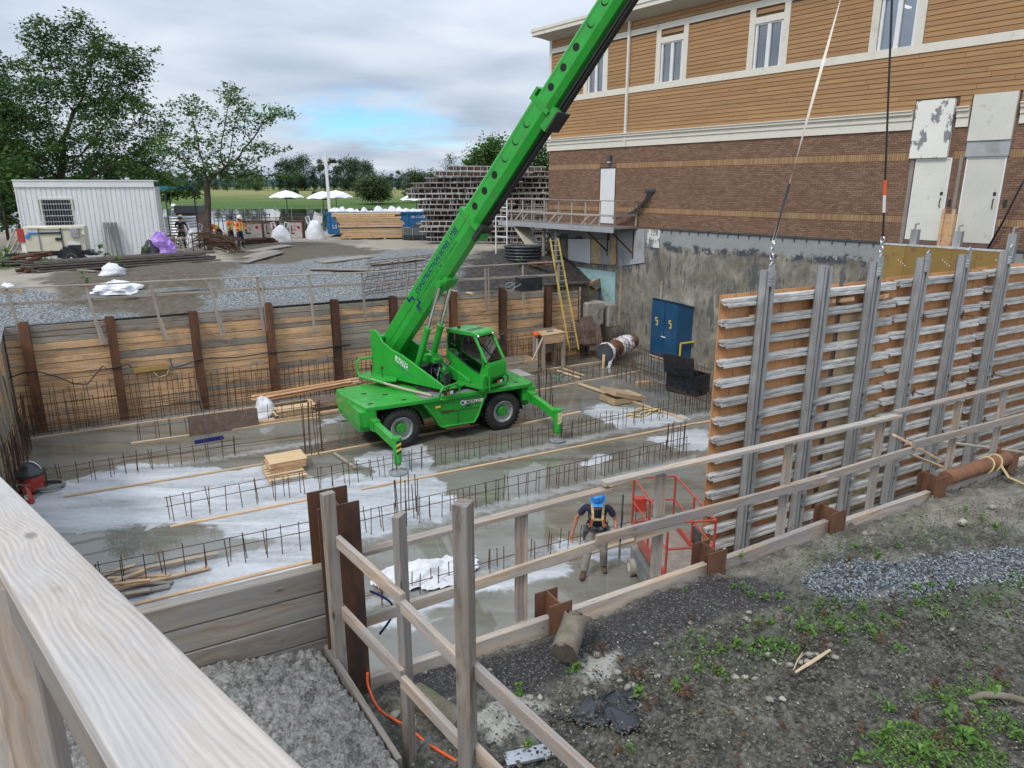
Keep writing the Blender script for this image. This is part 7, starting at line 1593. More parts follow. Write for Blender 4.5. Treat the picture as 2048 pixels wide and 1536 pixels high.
for k, (x, y) in enumerate(wp):
    p_ = P(x+j(4),y+j(3),3.68); s = random.uniform(.4,.9)*(1.25 if y > 1380 and x > 1700 else 1)
    o = place('weed', WM[k%5], Matrix.Translation(p_) @ Matrix.Rotation(random.uniform(0,6.28),4,'Z') @ Matrix.Scale(s,4)); props(o, 'small bright green weed growing in the mud '+spot(x,y), 'weed', 'green weeds in the mud, '+spot(x,y))
rp = [(1695,1130),(1700,1165),(1380,1245),(1560,1245),(1790,1200),(1860,1160),(1760,1290),(1300,1425),(1520,1260),(1610,1290),(1650,1300),(1765,1150),(1720,1470),(1835,1450),(1560,1460),(1430,1350),(1240,1330),(2000,1370),(1870,1380),(1940,1460),(1235,1515),(1800,1265),(1645,1240)]
for k, (x, y) in enumerate(rp):
    p_ = P(x,y,3.68); o = place('weed', RM[k%2], Matrix.Translation(p_) @ Matrix.Rotation(random.uniform(0,6.28),4,'Z') @ Matrix.Scale(random.uniform(.8,1.5),4)); props(o, 'small russet seedling growing '+spot(x,y), 'weed', 'russet seedlings '+spot(x,y))
p_ = P(1925,1475,3.68); o = place('weed', BL_, Matrix.Translation(p_) @ Matrix.Scale(.7,4)); props(o, 'large dark green broad-leaved weed near the bottom right corner', 'weed')
# ground cover
def cover():
    random.seed(5); m = MB()
    polys = [([(1330,1290),(1500,1245),(1680,1190),(1780,1215),(2060,1140),(2060,1200),(1800,1270),(1640,1300),(1420,1350)],3200),([(1680,1560),(1760,1420),(1900,1380),(2060,1330),(2100,1560)],3200),([(1480,1200),(1640,1090),(1900,1010),(2060,1030),(2060,1090),(1750,1110),(1600,1150)],900)]
    for poly, n in polys:
        pp = [P(a,b,3.68) for a,b in poly]; xs = [q.x for q in pp]; ys = [q.y for q in pp]; X = rng.uniform(min(xs),max(xs),n*3); Y = rng.uniform(min(ys),max(ys),n*3); dn = fbm(X,Y,2.5,3,6); k = (sdf(X,Y,pp)+rng.normal(0,.05,n*3) > 0) & (dn > .02)
        for x, y in list(zip(X[k],Y[k]))[:n]:
            b = Vector((x,y,3.70+j(.01))); a = random.uniform(0,6.28); d = Vector((math.cos(a),math.sin(a),0)); s = Vector((-d.y,d.x,0)); L = random.uniform(.012,.035)
            m.add([b-s*L*.1, b+d*L*.5+s*L*.35+UP*L*.5, b+d*L+UP*L*.55, b+d*L*.5-s*L*.35+UP*L*.5], [(0,1,2,3)])
    o = mk('ground_cover', m, M['weed'], None); o['kind'] = 'stuff'
    m = MB()
    for k in range(170):
        q = P(random.uniform(1000,2060), random.uniform(1250,1540), 3.685); d = Vector((j(1),j(1),0)).normalized(); s = Vector((-d.y,d.x,0)); L = random.uniform(.01,.03); q += UP*random.uniform(.0,.02)
        m.add([q, q+d*L+s*L*.5+UP*.006, q+d*L*2+UP*.01, q+d*L-s*L*.5+UP*.004], [(0,1,2,3)])
    o = mk('dead_leaves', m, M['redleaf'], None); o['kind'] = 'stuff'
    cl = []
    for (cx,cy,n) in ((1270,1345,50),(1365,1385,60),(1190,1430,40),(1890,1480,60),(1200,1300,30)):
        m = MB(); c = P(cx,cy,3.69)
        for k in range(n):
            q = c+Vector((random.gauss(0,.05),random.gauss(0,.04),random.uniform(0,.03))); d = Vector((j(1),j(1),j(.6))).normalized(); s = d.orthogonal().normalized(); L = random.uniform(.01,.025); m.add([q, q+d*L+s*L*.6, q+d*L*2, q+d*L-s*L*.6], [(0,1,2,3)])
        o = mk('leaf_litter', m, M['redleaf'], None); o['kind'] = 'stuff'
cover()
for k, (a, b, r_, lab) in enumerate((((1515,1390),(1590,1340),.008,'long dead twig with a forked end in the middle of the mud'),((1590,1345),(1660,1300),.016,'pale split stick lying beside a cluster of stones'),((1585,1345),(1605,1305),.006,'short pale twig standing up near the split stick'),((1365,1500),(1375,1470),.006,'short pale twig at the lower middle of the mud'),((1670,1345),(1730,1335),.006,'dark thin twig right of the split stick'),((1720,1095),(1830,1080),.006,'long thin twig lying below the tall forms'))):
    p, q = P(*a,3.70), P(*b,3.73); m = MB(); mid = (p+q)/2+Vector((j(.02),j(.02),.01)); m.tube([p,mid,q], [r_*.6,r_,r_*.7], 5)
    if k in (0,2): m.tube([mid, mid+(q-p).orthogonal().normalized()*.05+UP*.02+(q-p)*.2], r_*.5, 4)
    mk('twig', m, M['bark'] if k not in (1,2) else M['cutwood'], None, label=lab, cat='twig', group='twigs on the mud')
m = MB(); pts = [P(1938,1398,3.71),P(1965,1390,3.74),P(1995,1390,3.75),P(2025,1395,3.73),P(2070,1408,3.72)]; m.tube(pts, [.02,.028,.03,.028,.03], 8); mk('branch', m, M['logbark'], None, smooth=True, label='thick mossy branch at the right edge of the mud', cat='branch')
# ================================================================ YARD
YZ = 4.22
def gz(x, y): return float(hgt(np.array(float(x)), np.array(float(y))))
def G(px, py, z=YZ):
    q = P(px,py,z); q.z = gz(q.x,q.y); return q
# rail along the far pit edge
FF = thing('guard_rail', 'thin two-rail timber guard rail along the far pit edge', 'fence', W(5,26.3,3.4))
pu = [uv(PV(x, y, W(0,26.3), UX)) for x, y in ((200,688),(325,680),(439,668),(526,662),(627,653),(730,640),(816,640),(895,635),(972,622),(1046,613))]
pu = [(-2.75,0,2.6)]+pu+[(17.05,0,2.6)]
for k, q in enumerate(pu):
    lean = .10 if k < 4 else .02
    plank('post', W(q[0]+lean*.6,26.27,q[2]), W(q[0]-lean*1.4,26.30,4.56-.012*q[0]), .09, .04, M['post'], FF, up=NX)
    if k in (4,9): plank('post', W(q[0]+.14,26.27,q[2]), W(q[0]+.12,26.30,4.45), .06, .04, M['post'], FF, up=NX)
    if k in (0,1,2,3,7): plank('cleat', W(q[0]+lean*.6+.1,26.24,q[2]), W(q[0]+.02,26.26,q[2]+.75), .09, .04, M['post'], FF, up=NX)
rz = [(-6,4.66),(-.5,4.57),(1.2,4.56),(3.9,4.53),(8.1,4.45),(12.5,4.44),(17.2,4.42)]
for (a, za), (b, zb) in zip(rz[:-1], rz[1:]): plank('top_rail', W(a-.1,26.30,za), W(b+.1,26.30+j(.02),zb), .09, .04, M['post'], FF)
rz = [(-6,4.14),(-2.6,4.12),(.4,4.12),(3.9,4.08),(8.1,4.02),(12.5,3.92),(17.0,3.85)]
for (a, za), (b, zb) in zip(rz[:-1], rz[1:]): plank('middle_rail', W(a-.1,26.34,za), W(b+.1,26.34+j(.02),zb+j(.02)), .04, .09, M['post'], FF)
# shed
s0, s1 = P(58,530,4.0), P(326,521,4.0); SXd = (s1-s0); SXd.z = 0; SW = SXd.length; SXd.normalize(); SYd = Vector((-SXd.y,SXd.x,0)); z0 = 4.0; hl, hr = 8.02-4.1, 8.0-4.1
SH = thing('metal_shed', 'white ribbed metal shed with a barred window in the yard', 'shed', Vector((s0.x,s0.y,z0)))
def S3(a, b, z): return Vector((s0.x,s0.y,z0))+SXd*a+SYd*b+UP*z
wn = [bt_ for bt_ in (PV(82,400,s0,SXd),PV(150,458,s0,SXd))]; wa, wb = (wn[0]-s0).dot(SXd), (wn[1]-s0).dot(SXd); wz0, wz1 = wn[1].z-z0, wn[0].z-z0
np_ = 28; pw_ = SW/np_
for k in range(np_):
    a = k*pw_; segs = [(0,3.62)]
    if a+pw_ > wa and a < wb: segs = [(0,wz0),(wz1,3.62)]
    for (za, zb) in segs:
        m = MB(); m.prism([(a,0),(a+pw_*.70,0),(a+pw_*.76,-.0),(a+pw_*.80,.03),(a+pw_*.96,.03),(a+pw_,0),(a+pw_,.06),(a,.06)], S3(0,0,0), SXd, SYd, UP, za, zb); mk('wall_panel', m, M['white'], SH)
m = MB(); m.fr(S3(0,0,0), SXd, SYd, UP, (-.05,SW+.03), (-.06,.05), (3.55,3.83)); m.fr(S3(0,0,0), SXd, SYd, UP, (-.07,SW+.05), (-.09,3.2), (3.83,3.88)); m.fr(S3(0,0,0), SXd, SYd, UP, (-.04,.02), (-.03,.03), (0,3.55)); m.fr(S3(0,0,0), SXd, SYd, UP, (SW-.02,SW+.04), (-.03,3.1), (0,3.56)); m.fr(S3(0,0,0), SXd, SYd, UP, (-.04,.0), (.03,3.1), (0,3.56)); mk('trim', m, M['white'], SH)
m = MB(); m.fr(S3(0,0,0), SXd, SYd, UP, (wa,wb), (.10,.12), (wz0,wz1)); wi_ = mk('window', m, flat('dark_pane', (.02,.025,.03), .15), SH)
m = MB(); 
for (a, b, c, d) in ((wa-.08,wa,wz0-.08,wz1+.08),(wb,wb+.08,wz0-.08,wz1+.08),(wa,wb,wz0-.08,wz0),(wa,wb,wz1,wz1+.08)): m.fr(S3(0,0,0), SXd, SYd, UP, (a,b), (-.05,.06), (c,d))
mk('window_frame', m, M['offwhite'], wi_)
for k in range(11): a = wa+(wb-wa)*(k+.5)/11; m = MB(); m.cyl(S3(a,-.06,wz0-.03), S3(a,-.06,wz1+.03), .011, n=5); mk('window_bar', m, M['galv'], wi_)
for k in range(5): zz = wz0+(wz1-wz0)*(k+.3)/5; m = MB(); m.cyl(S3(wa-.03,-.07,zz), S3(wb+.03,-.07,zz), .012, n=5); mk('window_bar', m, M['galv'], wi_)
for k in range(4):
    a, b = PV(218+k*10,523,s0-SYd*.5,SXd), PV(208+k*7.5,445,s0-SYd*.12,SXd); m = MB(); m.bar(Vector((a.x,a.y,4.15)), b, .09, .06); m.bar(b, b-(b-a).normalized()*.25, .11, .08); o = mk('steel_prop', m, M['dgrey'], None, label='grey steel prop leaning with three others against the white shed', cat='steel prop', group='props leaning on the shed')
for k, (a, b) in enumerate((((12,525),(40,480)),((20,528),(42,490)),((6,520),(38,470)))):
    plank('leaning_plank', G(*a), G(*a)+(P(*b,4.2)-P(*a,4.2))*.02+UP*(1.1+.1*k)+SXd*.7, .2, .04, M['greywood']); props(COL.objects[-1], ['front plank leaning at the left corner of the shed','middle grey plank leaning at the left corner of the shed','rear plank leaning at the left corner of the shed'][k], 'board', 'planks leaning by the shed')
# generator trailer
g0 = P(146,531,4.26); GY = Vector((-SYd.x,-SYd.y,0)); GE = thing('generator_trailer', 'cream generator on a black single-axle trailer in front of the shed', 'generator', Vector((g0.x,g0.y,g0.z)))
def G3(a, b, z): return g0+SXd*a+SYd*b+UP*z
m = MB(); m.fr(G3(0,0,0), SXd, SYd, UP, (-1.62,.62), (.05,1.05), (.62,1.68)); gb = mk('housing', m, M['beige'], GE, deg=30); gb.modifiers.new('b','BEVEL').width = .03
m = MB(); m.fr(G3(0,0,0), SXd, SYd, UP, (-1.6,.75), (.02,1.08), (.44,.61)); m.fr(G3(0,0,0), SXd, SYd, UP, (-2.55,-1.6), (.45,.6), (.42,.54)); m.fr(G3(0,0,0), SXd, SYd, UP, (.6,1.0), (.1,1.0), (.40,.5)); m.cyl(G3(-2.2,.5,0), G3(-2.2,.5,.6), .03, n=6); mk('trailer_frame', m, M['navy'], GE)
m = MB()
for k in range(7):
    a0, a1 = math.pi*k/7, math.pi*(k+1)/7; m.bar(G3(.42*math.cos(a0),-.02,.33+.42*math.sin(a0)), G3(.42*math.cos(a1),-.02,.33+.42*math.sin(a1)), .22, .015, SYd)
mk('mudguard', m, M['navy'], GE)
m = MB(); m.rev([(.17,-.08),(.31,-.08),(.33,-.05),(.33,.05),(.31,.08),(.2,.085)], G3(0,-.02,.33), -SYd, 24); wq = mk('wheel', m, M['rubber'], GE, deg=40); m = MB(); m.rev([(.21,.06),(.2,.088),(.17,.07),(.08,.08),(0,.09)], G3(0,-.02,.33), -SYd, 20); rq = mk('rim', m, M['white'], wq, deg=40)
for k in range(8): a = k*math.pi/4; c = G3(.125*math.cos(a),-.105,.33+.125*math.sin(a)); m = MB(); m.cyl(c, c-SYd*.006, .022, n=8); mk('rim_hole', m, M['ink_dark'], rq)
for nm, a, b, c, d, mt in (('vent',-1.08,-.28,1.36,1.44,'ink_dark'),('handle_recess',-.5,-.26,1.08,1.2,'ink_dark'),('door_seam',-1.10,-1.08,.66,1.6,'dgrey'),('door_seam',-.27,-.235,.66,1.6,'ink_dark'),('panel_seam',-1.1,.55,1.56,1.572,'dgrey'),('socket_recess',-.05,.42,.70,.86,'ink_dark'),('red_label',-.05,.42,.88,1.0,'ink_white'),('breaker_box',.12,.42,1.22,1.56,'greyboard'),('side_plug',.5,.62,1.3,1.38,'ink_white'),('brand_bar',-1.48,-1.12,1.36,1.44,'ink_blue'),('brand_square',-1.58,-1.42,1.2,1.34,'ink_blue')):
    m = MB(); m.fr(G3(0,0,0), SXd, SYd, UP, (a,b), (.005 if 'box' not in nm else -.1,.05), (c,d)); mk(nm, m, M[mt], GE)
text('number_text', '10030204', .14, frame(G3(-1.45,.02,1.54), SXd, UP), M['ink_dark'], GE, 1.0, .7)
m = MB(); m.fr(G3(0,0,0), SXd, SYd, UP, (-1.87,-1.63), (.05,.35), (1.05,1.6)); mk('fuel_can', m, M['red'], GE); m = MB(); m.fr(G3(0,0,0), SXd, SYd, UP, (-1.80,-1.63), (.1,.3), (.62,1.03)); mk('battery_box', m, M['offwhite'], GE)
# tarps and bags
c = G(330,522); mk('purple_tarp', crumple(c-Vector((.1,.0,.05)), .68, 1.3, 24, 12, .35, 2), M['purple'], None, smooth=False, label='purple tarpaulin bundle beside the right end of the shed', cat='tarpaulin')
c = G(307,524); mk('black_bag', crumple(c, .42, .85, 16, 8, .35, 5), M['blackpl'], None, smooth=True, label='black plastic bag squeezed between shed and purple tarpaulin', cat='bag')
def bigbag(px, py, w_, h, seed, label):
    c = G(px,py); r = thing('bulk_bag', label, 'bulk bag', c, 'white bulk bags'); m = crumple(c-UP*.03, w_/2, h, 24, 12, .16, seed); m.v = [Vector((q.x,q.y,min(q.z,c.z+h*.97+.04*math.sin(q.x*9)))) for q in m.v]
    mk('sack', m, M['tarpw'], r, smooth=True); m = MB()
    for s in (-1,1): m.tube([c+Vector((s*w_*.38,0,h*.8)), c+Vector((s*w_*.45,0,h*1.1)), c+Vector((s*w_*.28,0,h*1.17)), c+Vector((s*w_*.22,.0,h*.85))], .035, 5)
    mk('loop', m, M['tarpw'], r)
bigbag(562,483,1.25,1.0,7,'white bulk bag with two lifting loops standing in front of the printed barriers'); bigbag(631,480,1.2,1.2,9,'white bulk bag standing left of the blue dumpster'); bigbag(392,494,1.1,1.15,11,'white bulk bag behind the rebar tangle beside the black t-shirt worker')
c = G(232,596,3.7); mk('white_sack', crumple(c, .80, .40, 22, 8, .5, 3), M['tarpw'], None, smooth=False, label='flattened white woven sack lying on planks near the far pit edge', cat='sack')
c = G(229,574,3.8); mk('white_sack', crumple(c, .45, .45, 16, 8, .3, 13), M['tarpw'], None, smooth=True, label='upright white sack just behind the flattened one', cat='sack')
# culvert, hut
c = G(352,496); CU = thing('culvert_pipe', 'upright corrugated steel culvert pipe right of the shed', 'pipe', c); m = MB(); pr = []
for k in range(44): pr.append((.88+.03*math.sin(k*math.pi/2), k*.04))
m.rev([(pr[0][0]-.06,0)]+pr+[(.82,pr[-1][1]),(.82,.2)], c+Vector((-.75,2.6,0)), UP, 40); mk('tube', m, M['galv'], CU, smooth=True)
c = G(387,478); HU = thing('small_hut', 'small brown hut with a dark sloping roof by the water', 'hut', c)
m = MB(); m.fr(c, Vector((1,0,0)), Vector((0,1,0)), UP, (-.7,.7), (-.6,.6), (0,1.75)); mk('wall', m, stuffmat('brown_board', (.14,.075,.05), (.2,.11,.075), 5, stretch=(6,6,.5)), HU); m = MB(); m.prism([(-.75,1.75),(.75,1.75),(.5,2.2),(-.5,2.2)], c, Vector((0,1,0)), UP, Vector((1,0,0)), -.78, .78); mk('roof', m, M['charcoal'], HU)
m = MB(); m.fr(c, Vector((1,0,0)), Vector((0,1,0)), UP, (-.4,.35), (-.62,-.60), (.05,1.6)); mk('door', m, stuffmat('hut_door', (.11,.055,.04), (.15,.08,.055), 5), HU)
q = PV(313,377,Vector((0,40,0)),Vector((1,0,0))); m = MB(); m.fr(q, Vector((1,0,0)), Vector((0,1,0)), UP, (0,1.75), (0,.9), (-.10,.12)); aw = thing('blue_canopy', 'thin blue canopy edge sticking out behind the shed', 'canopy', q); mk('sheet', m, flat('canopy_blue', (.03,.22,.36)), aw); m = MB()
for a in (.05,1.65): m.cyl(q+Vector((a,.8,-.1)), Vector((q.x+a,q.y+.8,4.1)), .04, n=6)
mk('leg', m, M['charcoal'], aw)
# barriers with prints, chairs, fence
for k, (x0, x1, gl) in enumerate(((484,526,'7 Z'),(529,556,'RED'),(578,606,'K 4'))):
    a, b = P(x0,477,4.25), P(x1,477,4.25); r = thing('printed_panel', ['pale printed form panel right behind the orange trio','pale printed form panel left of the looped bulk bag','rusty printed form panel between the two bulk bags'][k], 'panel', a, 'printed panels in the yard')
    X_ = (b-a).normalized(); L = (b-a).length; m = MB(); m.fr(a, X_, Vector((0,1,0)), UP, (0,L), (0,.35), (.1,1.05)); mk('face', m, stuffmat('pale_dirty_panel', (.40,.36,.34), (.52,.48,.46), 3, dirt=(.3,.1,.06), dscale=2), r)
    m = MB(); m.fr(a, X_, Vector((0,1,0)), UP, (-.05,.02), (-.02,.4), (0,1.15)); m.fr(a, X_, Vector((0,1,0)), UP, (L-.02,L+.05), (-.02,.4), (0,1.15)); m.fr(a, X_, Vector((0,1,0)), UP, (.02,L-.02), (-.02,.4), (1.05,1.15)); mk('frame', m, M['rust'], r)
    m = MB(); cc = a+X_*(L*.75)+UP*.72-Vector((0,.004,0)); m.cyl(cc, cc-Vector((0,.004,0)), .11, n=12); mk('red_mark', m, M['ink_red'], r); m = MB(); m.fr(a-Vector((0,.006,0)), X_, Vector((0,1,0)), UP, (L*.2,L*.27), (0,.004), (.3,.85)); m.fr(a-Vector((0,.006,0)), X_, Vector((0,1,0)), UP, (L*.27,L*.45), (0,.004), (.3,.38)); mk('dark_mark', m, M['ink_dark'], r)
RK = thing('rebar_cage', 'long low cage of rusty reinforcement lying on the printed panels', 'rebar cage', P(500,445,5.3))
a, b = P(478,449,5.25), P(612,444,5.25)
for k in range(6): hbar(a+Vector((0,.15*k,.1*(k%2))), b+Vector((0,.15*k,.1*(k%2))), RK, 1.5)
for k in range(30): q = a+(b-a)*(k/29); m = MB(); m.tube([q,q+UP*.35,q+Vector((0,.7,.35)),q+Vector((0,.7,0)),q], .014, 4); mk('stirrup', m, M['rebar'], RK)
m = MB(); a = P(428,442,4.9); b = P(608,441,4.9)
for z in (0,.25,.5): m.bar(a+UP*z, b+UP*z, .10, .06)
for k in range(22): q = a+(b-a)*(k/21); m.bar(q-UP*.7, q+UP*.55, .05, .05, Vector((0,1,0)))
mk('dock_rail', m, M['charcoal'], None, label='dark low railing running along the river edge', cat='railing')
for k in range(9): q = P(340+k*34+j(3), 473, 4.2); m = MB(); m.cyl(q+Vector((0,5,-.3)), q+Vector((0,5,1.9)), .018, n=5); mk('fence_pole', m, M['galv'], None, label='thin grey mesh-fence pole at the river edge', cat='pole', group='fence poles by the river')
for k, x in enumerate((627,542,670)):
    q = P(x,452,4.6) if k else P(627,456,4.4); r = thing('garden_chair', ['white plastic lounge chair left of the blue dumpster','white plastic seat behind the looped bulk bag','white slatted bench beside the blue dumpster'][k], 'chair', q)
    m = MB(); m.fr(q, Vector((1,0,0)), Vector((0,1,0)), UP, (-.4,.4), (-.3,.4), (.35,.42)); mk('seat', m, M['white'], r); m = MB(); m.bar(q+Vector((.25,0,.4)), q+Vector((.5,0,1.15)), .7, .05, Vector((0,1,0)) ) ; mk('backrest', m, M['white'], r)
    for s in (-1,1): m = MB(); m.cyl(q+Vector((s*.35,-.25,0)), q+Vector((s*.35,-.25,.36)), .03, n=5); mk('leg', m, M['white'], r)
# umbrellas
for k, (x, y, w_) in enumerate(((573,397,3.05),(646,399,2.9),(672,397,3.0),(833,402,3.0))):
    D_ = 57; w_ *= .86; q = Vector((ray(x,y).x*D_/ray(x,y).y, D_, 0)); zt = CAM_Z+ray(x,y+2).z*D_/ray(x,y).y+.55; r = thing('parasol', ['leftmost white parasol by the river','white parasol touching the white pole on its left','white parasol just right of the white pole','white parasol in front of the metal beam stack'][k], 'parasol', q+UP*4.2, 'white parasols by the river')
    n = 8; vs = [q+UP*(zt+.15)]; 
    for ring, (rr, dz) in enumerate(((.45,-.12),(.85,-.36),(1.0,-.55))):
        for i in range(24): a = 2*math.pi*i/24; wv = .07*abs(math.sin(a*4)) if ring == 2 else 0; vs.append(q+Vector((w_/2*rr*math.cos(a), w_/2*rr*math.sin(a), zt-0+dz+.12+wv)))
    fs = [(0,1+i,1+(i+1)%24) for i in range(24)]+[(1+r_*24+i,1+(r_+1)*24+i,1+(r_+1)*24+(i+1)%24,1+r_*24+(i+1)%24) for r_ in range(2) for i in range(24)]
    m = MB(); m.add(vs, fs); mk('canopy', m, M['tarpw'], r, smooth=True); m = MB(); m.cyl(q+UP*3.6, q+UP*(zt+.1), .035, n=6); mk('pole', m, flat('teal_pole', (.02,.12,.13)), r)
q = P(658,432,4.2); qq = Vector((ray(660,430).x*55/ray(660,430).y,55,4.0)); zt = PV(656,307,qq,Vector((1,0,0))).z; m = MB(); m.bar(qq-UP*.3, Vector((qq.x-.05,55,zt)), .19, .19); mk('white_pole', m, M['white'], None, label='tall plain white pole rising behind the blue dumpster', cat='pole')
q = P(347,413,2.3); m = MB(); m.ball(q, .75, 12, 8); mk('buoy', m, M['white'], None, smooth=True, label='round white buoy on the river', cat='buoy')
# dumpster with bags
a, b = P(652,477,4.25), P(852,472,4.25); X_ = Vector((1,.12,0)).normalized(); Y_ = Vector((-X_.y,X_.x,0)); DU = thing('dumpster', 'long blue open dumpster heaped with white bags', 'dumpster', a)
L = (b-a).length*.99; a = a+Y_*1.0
m = MB(); m.fr(a, X_, Y_, UP, (0,L), (0,.08), (.25,1.65)); m.fr(a, X_, Y_, UP, (0,.08), (.08,2.3), (.25,1.65)); m.fr(a, X_, Y_, UP, (L-.08,L), (.08,2.3), (.25,1.65)); m.fr(a, X_, Y_, UP, (.08,L-.08), (2.22,2.3), (.25,1.65)); m.fr(a, X_, Y_, UP, (.08,L-.08), (.08,2.22), (.2,.3)); mk('tub', m, M['blue_bin'], DU)
m = MB()
for k in range(9): m.fr(a, X_, Y_, UP, (.1+k*L/9,.2+k*L/9), (-.06,-.001), (.25,1.56))
m.fr(a, X_, Y_, UP, (-.05,L+.05), (-.08,-.0), (1.56,1.68)); mk('rib', m, M['blue_bin'], DU, kind='stuff')
text('bin_text', 'BR-T-3328', .26, frame(a+X_*(L*.84)-Y_*.085+UP*1.25, X_, UP), M['ink_white'], DU, .8, .8); text('bin_text', 'LS', .34, frame(a+X_*.35-Y_*.07+UP*.6, X_, UP), M['ink_white'], DU)
random.seed(21)
for k in range(13):
    q = a+X_*(.5+k*(L-1)/12)+Y_*(1.1+j(.5))+UP*1.35; mk('rubble_bag', crumple(q, .46+j(.12), .50+j(.16), 14, 6, .5, 30+k), M['tarpw'], None, smooth=True, label='white bag piled in the blue dumpster', cat='bag', group='white bags in the dumpster')
# timber stack
TA_ = P(672,481,4.22); Xt = Vector((1,.22,0)).normalized(); Yt = Vector((-Xt.y,Xt.x,0)); z = .12
rows_ = [(4.6,.35,.09),(4.6,.3,.13),(4.4,.4,.15),(4.5,.35,.15),(4.4,.3,.1),(0,0,.08),(4.0,.3,.14),(4.1,.2,.14),(4.1,.15,.1),(4.0,.1,.15),(4.1,.0,.13),(4.0,-.1,.12),(4.3,-.15,.1)]
for k in range(2): q = TA_+Xt*(.9+k*2.2); plank('bearer', q-Yt*.3+UP*.06, q+Yt*1.2+UP*.06, .12, .12, M['lagold']); props(COL.objects[-1], ['left bearer under the timber stack','right bearer under the timber stack'][k], 'timber')
for i, (l, off, h) in enumerate(rows_):
    if l:
        for k in range(4):
            o = TA_+Xt*(off+j(.12)+l/2)+Yt*(k*.3)+UP*(z+h/2); plank('stack_plank', o-Xt*l/2, o+Xt*l/2, .28, h-.015, M['lag' if (i+k)%3 else 'plyl'], None); props(COL.objects[-1], 'long pale plank lying in the timber stack in front of the blue dumpster', 'plank', 'planks of the timber stack')
    z += h
# loader bucket and bin
q = P(805,481,4.22); BK = thing('loader_bucket', 'dark grey loader bucket lying between timber stack and grey bin', 'bucket', q); prb = [(0,.75),(.05,.2),(.3,.02),(.9,0),(1.1,.1),(1.0,.16),(.35,.14),(.2,.3),(.15,.8)]
m = MB(); m.prism([(.0,.8),(-.12,.35),(0,.05),(.8,0),(.8,.75)], q, Vector((0,1,0)), UP, Vector((1,0,0)), 0, 2.75); mk('shell', m, M['charcoal'], BK, deg=30); m = MB(); m.prism([(.6,.75),(2.1,.75),(1.75,1.2),(.95,1.2)], q, Vector((1,0,0)), UP, Vector((0,1,0)), .1, .3); mk('back_plate', m, M['charcoal'], BK)
for k in range(5): m = MB(); m.prism([(-.05,.8),(-.18,.35),(-.04,.0),(.1,.1)], q, Vector((0,1,0)), UP, Vector((1,0,0)), .05+k*.62, .10+k*.62); mk('rib', m, M['dgrey'], BK)
text('bucket_text', '8 8083 A', .16, frame(q+Vector((.9,.09,1.02)), (1,0,0), UP), M['ink_white'], BK)
q = P(881,478,4.22); BI = thing('grey_bin', 'grey wheeled bin with a yellow lid in front of the metal stack', 'bin', q); m = MB(); m.prism([(-.27,0),(.27,0),(.32,.95),(-.32,.95)], q, Vector((1,0,0)), UP, Vector((0,1,0)), 0, .6); mk('body', m, M['charcoal'], BI); m = MB(); m.fr(q, Vector((1,0,0)), Vector((0,1,0)), UP, (-.34,.34), (-.03,.63), (.955,1.04)); mk('lid', m, M['yellow'], BI)
# stack of metal form beams
def beamset():
    m = MB(); X, Y, Z = Vector((1,0,0)), Vector((0,1,0)), UP
    for z in (0,.26): m.box(-2.9,2.9,0,.12,z,z+.045)
    m.mi = 1; m.box(-2.85,2.85,.42,.44,.03,.27); m.mi = 0
    for k in range(14): m.box(-2.6+k*.40,-2.56+k*.40,.02,.42,.045,.26)
    for k in range(3): m.box(-2.9+.2*k,2.9-.1*k,.5+k*.45,.60+k*.45,.0,.05); m.box(-2.9+.2*k,2.9-.1*k,.5+k*.45,.60+k*.45,.25,.30)
    for k in range(4): m.box(-2.5+k*1.6,-2.4+k*1.6,.16,1.5,.06,.24)
    me = mesh_of('beam_frame', m, [stuffmat('weathered_beam', (.30,.29,.27), (.52,.51,.49), 3, rough=.7, metal=.2, dirt=(.09,.07,.055), dscale=2.2, dlo=.48, dhi=.68, rand=.3), stuffmat('rust_gap_shade', (.05,.03,.022), (.12,.07,.05), 3)]); return me  # second material: rust web darkened so gaps between flanges read as shade
BMS = beamset(); m = MB()
for k in range(5): m.box(-3.4,-2.1,0,.10,.02+.0*k,.30)
random.seed(31)
sc_ = P(967,497,4.22); Xb = Vector((1,-.02,0)).normalized()
nl = 14
for lay in range(nl):
    for side, cx0 in ((0,-1.25),(1,1.35)):
        if lay >= 12 and side == 0 and lay > 12: continue
        off = [.9,.8,.5,.5,.3,.25,0,.1,-.2,-.5,-.1,.5,1.0,1.4][lay] if side == 0 else [0,.1,.2,0,.3,.2,.1,.3,.1,.2,.1,-.1,-.3,-.4][lay]
        q = sc_+Vector((cx0+off+j(.35), 3.0+j(.15)+.6*side, .12+lay*.315)); Mx = Matrix.Translation(q) @ Matrix.Rotation(j(.05)+(.04 if side else -.02),4,'Z') @ Matrix.Rotation(j(.012),4,'Y')
        o = place('beam_frame', BMS, Mx); props(o, 'weathered metal beam frame stacked behind the crane boom', 'beam frame', 'metal beam frames stacked in the yard')
for lay in range(9):
    q = sc_+Vector((5.0+j(.3), 3.6+j(.2), .12+lay*.36)); o = place('beam_frame', BMS, Matrix.Translation(q) @ Matrix.Rotation(j(.05),4,'Z')); props(o, 'weathered metal beam frame stacked beside the brick corner', 'beam frame', 'metal beam frames beside the building')
